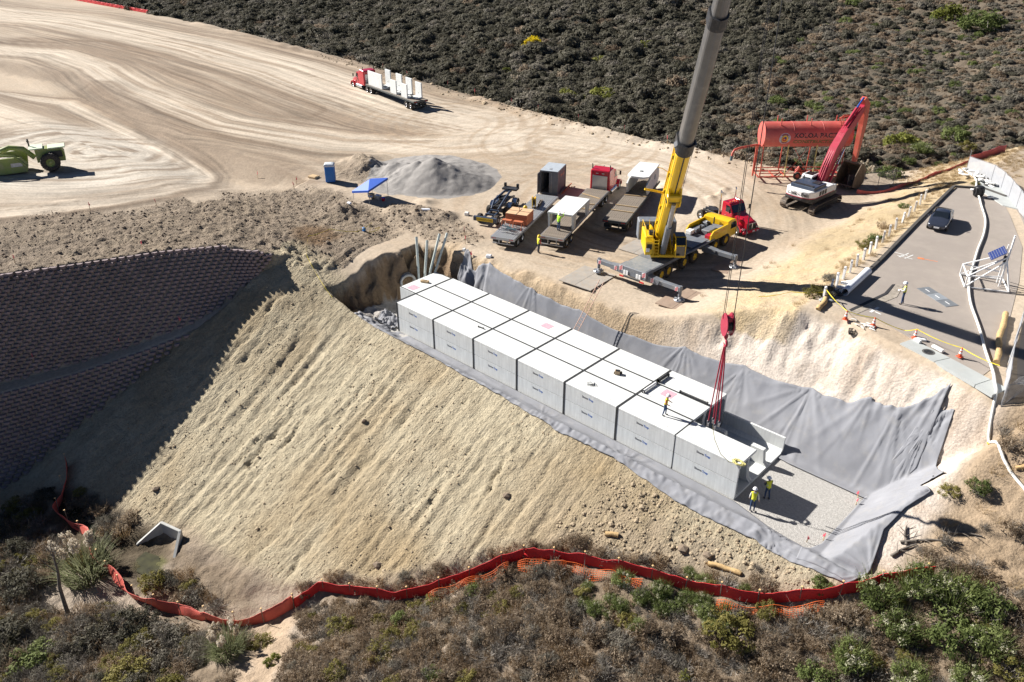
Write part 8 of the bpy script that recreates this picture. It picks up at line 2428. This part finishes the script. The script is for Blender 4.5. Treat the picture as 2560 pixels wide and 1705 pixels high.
# poisson-like thinning on a hash grid
cell = {}
order = np.argsort(D_)
pts = []
for i in order:
    x, y, z = X_[i], Y_[i], Z_[i]
    big = lefty[i]
    s = (.95+1.7*rng.uniform(0, 1)**1.6)*(.50+.78*big) if rng.uniform() < .8 else .55+.5*big
    if big < .4 and dens[i] < -.45 and rng.uniform() < .6: continue
    r0 = s*.62; cx_, cy_ = int(x//3), int(y//3); hit_ = False
    for a in (-1, 0, 1):
        for b2 in (-1, 0, 1):
            for (px, py, pr) in cell.get((cx_+a, cy_+b2), ()):
                if (px-x)**2+(py-y)**2 < (r0+pr)**2*.50: hit_ = True; break
            if hit_: break
        if hit_: break
    if hit_: continue
    cell.setdefault((cx_, cy_), []).append((x, y, r0))
    u = rng.uniform()
    if big > .5: key = ('dark%d' % rng.integers(5)) if u < .74 else ('grey%d' % rng.integers(5)) if u < .97 else ('hillbrown%d' % rng.integers(4))
    else: key = ('grey%d' % rng.integers(5)) if u < .40 else ('hillbrown%d' % rng.integers(4)) if u < .80 else ('dark%d' % rng.integers(5)) if u < .95 else ('leafgreen%d' % rng.integers(4))
    pts.append((x, y, z-.1, s, s*rng.uniform(.75, 1.15), key))
cpv = np.array(CAM_POS)
def show(p): return p[3]/np.linalg.norm(np.array(p[:3])-cpv)
pts.sort(key=show, reverse=True)
vis_ = [p for p in pts if in_cam(*p[:3], 1.0)][:285]
vs_ = set(id(p) for p in vis_)
LBL = {'dark': 'dark green chaparral bush on the canyon hillside', 'grey': 'grey-green sage bush on the canyon hillside', 'hillbrown': 'dry brown bush on the canyon hillside', 'leafgreen': 'fresh green bush on the canyon hillside'}
for p in vis_:
    kd = p[5].rstrip('0123456789')
    o = put(p[5], p[0], p[1], p[3], p[4]/p[3], LBL[kd], 'bush', {'dark': 'dark hillside bushes', 'grey': 'grey hillside bushes', 'hillbrown': 'brown hillside bushes', 'leafgreen': 'green hillside bushes'}[kd], 'bush')
scatter('hillside_scrub', [p for p in pts if id(p) not in vs_], 'dense low chaparral scrub covering the canyon hillside', 'scrub')
# named bushes on the hillside
put('lime0', -69.2, 96.6, 2.0, 1.15, 'bright yellow tree standing out in the dark hillside scrub', 'tree', None, 'yellow_bush').data = plant_mesh('bush', [(leafy(501, 1, 1.2, 24, 44, .10, cr=.36), 0), (twiggy(502, .5, .8, 10, .03), 1)], [L_['yellow'], L_['twig']])
for (x, y, s, k, lab) in [(-35.5, 77, 3.2, 'lime1', 'large bright green bush below the berm in the canyon'), (-41.5, 75.5, 2.2, 'lime2', 'smaller bright green bush beside the large one in the canyon'), (-63, 82, 1.3, 'lime3', 'small lime bush uphill of the pale plumes'), (-48, 110, 2.0, 'lime0', 'olive-lime bush behind the crane boom'), (-52.5, 99, 1.6, 'lime2', 'lime bush between the yellow tree and the boom'),
        (4, 78, 2.0, 'leafgreen1', 'green bush behind the orange tank'), (17.5, 78, 2.6, 'lime1', 'pale green bush above the wire fence'), (20.6, 76.5, 1.7, 'broom1', 'flowering pale bush beside the grassy ramp'), (22.5, 84, 2.4, 'leafgreen2', 'dark leafy bush at the top of the grassy ramp'), (25, 81, 1.5, 'olive1', 'round olive shrub at the top of the grassy ramp'), (14.5, 68, 3.0, 'dark1', 'large dark bush behind the excavator arm'), (18.5, 65, 2.2, 'dark3', 'dark bush behind the wire fence'), (34, 78, 1.8, 'lime3', 'yellow-green shrub on the grass nose above the red fence'), (22.6, 59.5, 1.6, 'leafgreen0', 'green shrub behind the low wire fence'), (5, 150, 5.0, 'leafgreen3', 'broad green tree clump near the crest of the hillside'), (-3, 155, 3.6, 'lime2', 'lime tree clump near the crest of the hillside')]:
    put(k, x, y, s, .9, lab, 'bush', None, 'bush')
# ---------------- foreground brush
random.seed(31); rng = np.random.default_rng(31)
pts = []
FX = rng.uniform(-18, 62, 42000); FY = rng.uniform(-46, 14, 42000)
Rg, hbg, ng_ = region(FX, FY); FZ = zsv(FX, FY)
bare = fbm(FX*.18, FY*.18, 410, 3); cell = {}
xt_, xb_, xl_, xlb_, zt_, zb_ = wall_t(FX, FY)
sfall = SF0+SF1[1:]+SF2[1:]
dsf, _, _ = pl_dist(FX, FY, sfall)
dtr, _, _ = pl_dist(FX, FY, [(14.5, -24.5), (18, -27), (21, -31), (24, -38)])
for i in range(len(FX)):
    x, y, z = FX[i], FY[i], FZ[i]
    if Rg['front'][i] < .6 or x < xlb_[i]+1 or not in_cam(x, y, z, 1.08): continue
    if dsf[i] < (1.3 if x < 14 else .6) or np.hypot(x+1.8, y+31.6) < 3.2 or np.hypot(x-15.2, y+28.9) < 1.9 or (x < 14 and y > -26) or dtr[i] < 1.6: continue
    upper_right = x > 45 and y > 1.0
    if upper_right and rng.uniform() < .93: continue
    below = True
    if y > -2.0 and not upper_right and x < 46: continue
    if bare[i] > .34 and x > 14 and rng.uniform() < .7: continue
    creek = x < 15 and y < -25
    if creek and -4 < x < 3 and -29 < y: continue
    s = rng.uniform(.4, .95)*(1.35 if creek else 1.0)
    r0 = s*.55; cx_, cy_ = int(x//1.6), int(y//1.6)
    if any((px-x)**2+(py-y)**2 < (r0+pr)**2*.32 for a in (-1, 0, 1) for b2 in (-1, 0, 1) for (px, py, pr) in cell.get((cx_+a, cy_+b2), ())): continue
    cell.setdefault((cx_, cy_), []).append((x, y, r0))
    u = rng.uniform(); q = rng.integers(4)
    gr = fbm(np.array([x*.12]), np.array([y*.12]), 420, 2)[0]+(x-40)*.02
    if creek: key = 'fdark%d' % q if u < .08 else 'fgrey%d' % q if u < .24 else 'rust%d' % q if u < .44 else 'twig%d' % q if u < .70 else 'olive%d' % q if u < .82 else 'brown%d' % q
    elif upper_right: key = 'tuft%d' % q if u < .6 else 'twig%d' % q if u < .8 else 'brown%d' % q
    elif gr > .45 and u < .45: key = 'broom%d' % q
    else: key = 'brown%d' % q if u < .46 else 'rust%d' % q if u < .70 else 'twig%d' % q if u < .90 else 'fgrey%d' % q if u < .95 else 'olive%d' % q
    pts.append((x, y, z-.05, s, s*rng.uniform(.8, 1.3), key))
print('foreground brush', len(pts))
scatter('dry_brush', pts, 'dry brown and grey brush covering the foreground slope', 'brush')
FG = [('olive0', 41.1, -8.9, 1.75, 1.0, 'round olive-yellow shrub in front of the red silt fence'),
 ('broom0', 47.1, -3.0, 1.6, 1.1, 'green broom shrub at the end of the red silt fence'), ('broom1', 48.6, -1.6, 1.5, 1.2, 'green broom shrub with white seed heads behind the fence end'), ('broom2', 50.6, -1.2, 1.7, 1.2, 'tall green broom shrub in the thicket beside the log'), ('leafgreen1', 52.1, -.8, 1.4, 1.1, 'dense green shrub at the edge of the thicket by the bare twigs'), ('broom3', 48.9, -4.2, 1.5, 1.1, 'green broom shrub in the middle of the thicket'), ('leafgreen2', 51.2, -3.3, 1.7, 1.0, 'dark green shrub in the thicket near the shaded gap'), ('broom1', 53.0, -2.8, 1.4, 1.1, 'green broom shrub beside the shaded gap'), ('broom2', 47.4, -6.8, 1.4, 1.0, 'green broom shrub below the thicket on the brown brush'), ('leafgreen0', 46.4, -8.6, 1.3, 1.0, 'low bright green shrub among the brown brush below the thicket'), ('broom0', 50.4, -6.2, 1.3, 1.1, 'seed-topped broom shrub on the lower slope'), ('broom3', 52.7, -5.0, 1.4, 1.0, 'broom shrub low on the slope under the thicket'), ('olive2', 54.2, -3.6, 1.3, 1.0, 'olive shrub at the foot of the thicket'),
 ('leafgreen3', 22.8, -19.4, .8, 1.4, 'small green shrub in front of the climbing red fence'), ('leafgreen1', 28.6, -21.6, .75, 1.0, 'small yellow-green shrub on the pale knoll'), ('olive3', 23.5, -25.2, .9, 1.0, 'olive shrub beside the dirt track on the knoll'), ('olive1', 15.9, -26.3, 1.0, .9, 'round olive shrub beside the pampas plumes'), ('leafgreen2', 44.1, -3.9, .8, 1.1, 'yellow-green weed at the pit corner fabric'), ('olive0', 47.6, 5.2, .7, .9, 'small olive shrub beside the straw wattle on the brown slope'), ('leafgreen3', 48.9, 6.0, .8, 1.1, 'dark green shrub beside the straw wattle on the brown slope'), ('lime1', 40.4, -12.4, .6, 1.1, 'small lime shrub in the brown brush below the olive shrub'), ('leafgreen0', 25.5, -15.3, .7, 1.2, 'green shrub under the orange net on the climbing fence'), ('lime3', 18.4, -26.8, .55, .9, 'small lime plant on the dirt track'), ('olive2', 24.2, -22.4, 1.2, .9, 'wide olive shrub on the knoll above the track'), ('twig1', 31, -16.4, 1.1, .9, 'bare grey twiggy bush on the knoll'), ('twig2', 34, -13.2, 1.2, .9, 'bare grey twiggy bush below the orange net'), ('fgrey2', 36.2, -13.0, 1.1, .9, 'pale grey shrub in the brown brush'), ('olive3', 19.7, -22.3, 1.2, .9, 'olive-brown shrub below the creek end of the climbing fence'),
 ('fdark2', 6.2, -31.0, 1.9, 1.0, 'dark creek bush beside the slumped red fence'), ('fgrey1', 9.8, -30.2, 2.1, .9, 'wide grey twiggy bush between the pampas clumps'), ('fdark3', 5.2, -33.6, 1.8, 1.1, 'dark green creek bush behind the bare tree'), ('olive1', 10.8, -33.6, 1.7, .9, 'olive creek bush with rusty stems'), ('leafgreen1', 3.4, -37.0, 1.7, .9, 'green creek bush near the rusty weeds'), ('fdark1', -4.6, -35.2, 2.0, 1.0, 'dark bush in the shade beside the creek'), ('fgrey3', 11.6, -31.2, 1.6, .9, 'grey creek bush with dead branches'), ('fdark0', -.2, -37.4, 1.8, 1.0, 'dark bush behind the left pampas clump')]
for (k, x, y, s, hs, lab) in FG: put(k, x, y, s, hs, lab)
# shrubs by the post row
for (k, x, y, s, hs, lab) in [('leafgreen2', 31.2, 32.2, .9, .8, 'green shrub among the white posts'), ('olive2', 31.0, 30.2, 1.0, .7, 'olive shrub among the white posts'), ('rust1', 30.3, 36.6, .9, .9, 'dry brown shrub beside the white posts'), ('olive0', 32.6, 16.2, 1.0, 1.1, 'olive shrub at the end of the post row'), ('fdark2', 33.5, 16.9, .9, 1.1, 'dark green shrub between the last white posts'), ('fgrey2', 32.0, 20.4, .8, .8, 'grey shrub beside the lower posts'), ('leafgreen0', 29.4, 44.6, .7, .7, 'small green shrub at the top of the post row'), ('olive3', 33.4, 53.6, .6, .8, 'small olive weed beside the concrete apron'), ('leafgreen3', 33.6, 57.8, .9, .8, 'green weed behind the sandbag heap')]:
    put(k, x, y, s, hs, lab)
for k in range(40):
    pass
gp = []
GXr = rng.uniform(23, 36, 2600); GYr = rng.uniform(14, 80, 2600)
for x, y in zip(GXr, GYr):
    e = np.interp(x, EDGE_X, EDGE_Y)
    near_post = abs(x-np.interp(y, [14, 48], [33.2, 30.4])) < 1.1
    far_nose = y > 55 and y < e+8 and x > 24 and not (30.5 < x < 40 and y < 59)
    if not (near_post or far_nose or rng.uniform() < .03): continue
    if x > 33 and y < 56: continue
    gp.append((x, y, zs(x, y)-.03, rng.uniform(.3, .6), rng.uniform(.3, .75), 'tuft%d' % rng.integers(4)))
scatter('dry_grass', gp, 'dry straw grass along the posts and on the grassy slope', 'grass')
# ---------------- pampas, dead tree, logs
def pampas(x, y, s, lab, npl=14, lean=0.0):
    r = empty('pampas_grass', (x, y, zs(x, y)), 0, lab, 'pampas grass', None)
    V, F, T = spiky(int(abs(x)*10), 1.5*s, 1.6*s, 520, .018*s, 1.3)
    me = plant_mesh('blades', [((V, F, T), 0)], [L_['pampas']]); o = bpy.data.objects.new('blades', me); COL.objects.link(o); o.parent = r
    rnd = random.Random(int(x*7))
    for k in range(npl):
        a = rnd.uniform(0, 6.28); t = rnd.uniform(.1, .42)
        b = Vector((.25*s*math.cos(a), .25*s*math.sin(a), .2)); d = Vector((math.cos(a)*t+lean, math.sin(a)*t, 1)).normalized(); L = s*rnd.uniform(1.7, 2.3)
        m = MB(); m.tube([b, b+d*L*.6], .012, n=4)
        st_ = m.build('stem', L_['straw'], r)
        V2, F2, T2 = leafy(k+900, .17*s, .8*s, 10, 34, .035*s, cr=.8)
        V2 = V2*np.array([.75, .75, 1.0])
        q = d.to_track_quat('Z', 'Y').to_matrix(); V2 = (np.array(q) @ V2.T).T+np.array(b+d*L*.55)
        me = plant_mesh('plume', [((V2, F2, T2), 0)], [L_['plume']]); o = bpy.data.objects.new('plume', me); COL.objects.link(o); o.parent = r
    return r
pampas(14.7, -28.1, 1.3, 'pampas grass with upright cream plumes below the fence corner', 16)
pampas(-2.6, -31.0, 2.0, 'pampas grass with drooping tan plumes beside the creek', 12, -.4)
pampas(19.2, 60.5, 1.3, 'pampas grass with pale plumes behind the excavator arm', 9)
pampas(-56, 77, 1.1, 'pale pampas plumes in the canyon scrub', 8)
r = empty('dead_tree', (.8, -33.8, zs(.8, -33.8)), 0, 'bare leafless tree leaning beside the creek pampas', 'tree')
m = MB(); m.tube([(0, 0, -.2), (-.3, .1, 1.2), (-.5, .2, 2.6), (-.2, .4, 4.2), (-.3, .5, 5.6)], [.17, .15, .13, .10, .07], n=7); m.build('trunk', L_['bark'], r)
random.seed(6)
for k, (b, e) in enumerate([((-.25, .42, 4.8), (.6, .9, 6.2)), ((-.28, .48, 5.2), (-1.2, .3, 6.4)), ((-.3, .5, 5.6), (-.5, .9, 7.2)), ((-.3, .5, 5.4), (.1, .2, 6.8)), ((-.2, .4, 4.2), (-1.5, -.2, 5.4)), ((-.45, .25, 3.0), (-1.8, .3, 3.2)), ((-.4, .15, 2.2), (-.9, -.6, 3.1))]):
    b, e = Vector(b), Vector(e); mid_ = b.lerp(e, .5)+Vector((random.uniform(-.2, .2), random.uniform(-.2, .2), .1))
    m = MB(); m.tube([b, mid_, e], [.045, .03, .012], n=5)
    for q in range(3):
        s_ = mid_.lerp(e, random.uniform(0, .8)); m.tube([s_, s_+Vector((random.uniform(-.4, .4), random.uniform(-.4, .4), random.uniform(.1, .5)))], [.014, .005], n=4)
    m.build('limb', L_['bark'], r)
for k, (x, y, L, a, lab) in enumerate([(48.0, 1.6, 3.2, .5, 'long weathered log on the brown slope'), (47.0, .4, 1.6, 1.0, 'short weathered log below the long one'), (49.4, 3.0, 1.8, .3, 'weathered log with a fork uphill'), (46.7, 1.4, 1.2, 2.0, 'thin dead branch near the fabric corner')]):
    r = empty('fallen_log', (x, y, zs(x, y)), a, lab, 'log', 'dead wood on the slope')
    m = MB(); m.tube([(-L/2, 0, zs(x-L/2*math.cos(a), y-L/2*math.sin(a))-zs(x, y)+.08), (0, .1, .12), (L/2, 0, zs(x+L/2*math.cos(a), y+L/2*math.sin(a))-zs(x, y)+.1)], [.10, .08, .04], n=7); m.build('trunk', L_['bark'], r)
    m = MB()
    for q in range(4): p = Vector((-L/2+L*(.2+.2*q), 0, .1)); m.tube([p, p+Vector((.3, .5*(-1)**q, .3))], [.03, .01], n=5)
    m.build('branch', L_['bark'], r)
# ================================================================ loose rock
def rock_mesh(seed):
    bm = bmesh.new(); bmesh.ops.create_icosphere(bm, subdivisions=1, radius=1)
    for v in bm.verts: v.co *= 1+.35*mnoise.noise(v.co*1.3+Vector((seed, 0, 0))); v.co.z *= .7
    me = bpy.data.meshes.new('rock'); bm.to_mesh(me); bm.free(); return me
M['rock'] = mat('soil_clod', (.36, .285, .19), .95, var=.25, scale=.6, bump=.4, bscale=8)
M['rock_dark'] = mat('dark_clod', (.21, .16, .115), .95, var=.25, scale=.6)
RK = [rock_mesh(s*3.1) for s in range(4)]
def rocks(name, n, box, cond, sz, mt, lab, seed, kind='stuff'):
    g = np.random.default_rng(seed); x = g.uniform(box[0], box[1], n); y = g.uniform(box[2], box[3], n)
    k = cond(x, y); x, y = x[k], y[k]; z = zsv(x, y)
    Vs, Fs = [], []; o = 0
    base = []
    for me in RK:
        base.append((np.array([v.co[:] for v in me.vertices]), np.array([p.vertices[:] for p in me.polygons])))
    for i in range(len(x)):
        bv_, bf_ = base[i % 4]; s = sz*(.4+.9*g.uniform()**3+(1.2 if g.uniform() < .02 else 0)); a = g.uniform(0, 6.28)
        c_, s_ = np.cos(a), np.sin(a); v = bv_*s; v = np.stack([v[:, 0]*c_-v[:, 1]*s_, v[:, 0]*s_+v[:, 1]*c_, v[:, 2]], 1)+np.array([x[i], y[i], z[i]+s*.12]); Vs.append(v); Fs.append(bf_+o); o += len(v)
    me = np_mesh(name, np.concatenate(Vs), np.concatenate(Fs), mt, False)
    ob = bpy.data.objects.new(name, me); COL.objects.link(ob); return tag(ob, lab, 'clods', None, kind)
def cslope(x, y): return (region(x, y)[0]['slope'] > .5) & (fbm(x*.2, y*.2, 430, 3) > -.15)
rocks('soil_clods', 9000, (-14, 46, -26, -2.2), cslope, .07, M['rock'], 'loose tan clods scattered over the embankment face', 1)
rocks('soil_clods', 1500, (27, 46, -8.5, -3.2), cslope, .11, M['rock'], 'coarse tan clods heaped at the embankment toe by the pit corner', 2)
rocks('soil_clods', 8000, (-48, -9, -34, 12), lambda x, y: region(x, y)[0]['rough'] > .4, .11, M['rock_dark'], 'dark clods on the rough fill above the wall', 3)
rocks('soil_clods', 900, (-16, 4, 9, 17), lambda x, y: region(x, y)[0]['rough'] > .3, .13, M['rock_dark'], 'dark clods on the rough ground beside the dolly', 4)
rocks('soil_clods', 1500, (-90, 20, 48, 56), lambda x, y: np.abs(y-np.interp(x, EDGE_X, EDGE_Y)+1.8) < 1.6, .2, M['rock'], 'clods along the berm at the canyon edge', 5)
random.seed(2)
for k, (x, y, s, lab) in enumerate([(17.5, -17.2, .32, 'dark boulder low on the embankment face'), (22.4, -8.5, .3, 'grey boulder among the clods below the vault'), (35.6, -5.6, .38, 'dark boulder near the pit corner on the embankment'), (37.2, -5.2, .28, 'small boulder beside the dark one near the pit corner'), (-5.5, -23.4, .3, 'pale stone on the embankment by the shade edge'), (6.5, -9.5, .2, 'small pale stone high on the embankment')]):
    o = bpy.data.objects.new('boulder', RK[k % 4]); COL.objects.link(o)
    if not RK[k % 4].materials: RK[k % 4].materials.append(M['rock_dark'])
    o.location = (x, y, zs(x, y)+s*.3); o.scale = (s*1.2, s, s); o.rotation_euler = (0, 0, k); tag(o, lab, 'boulder')
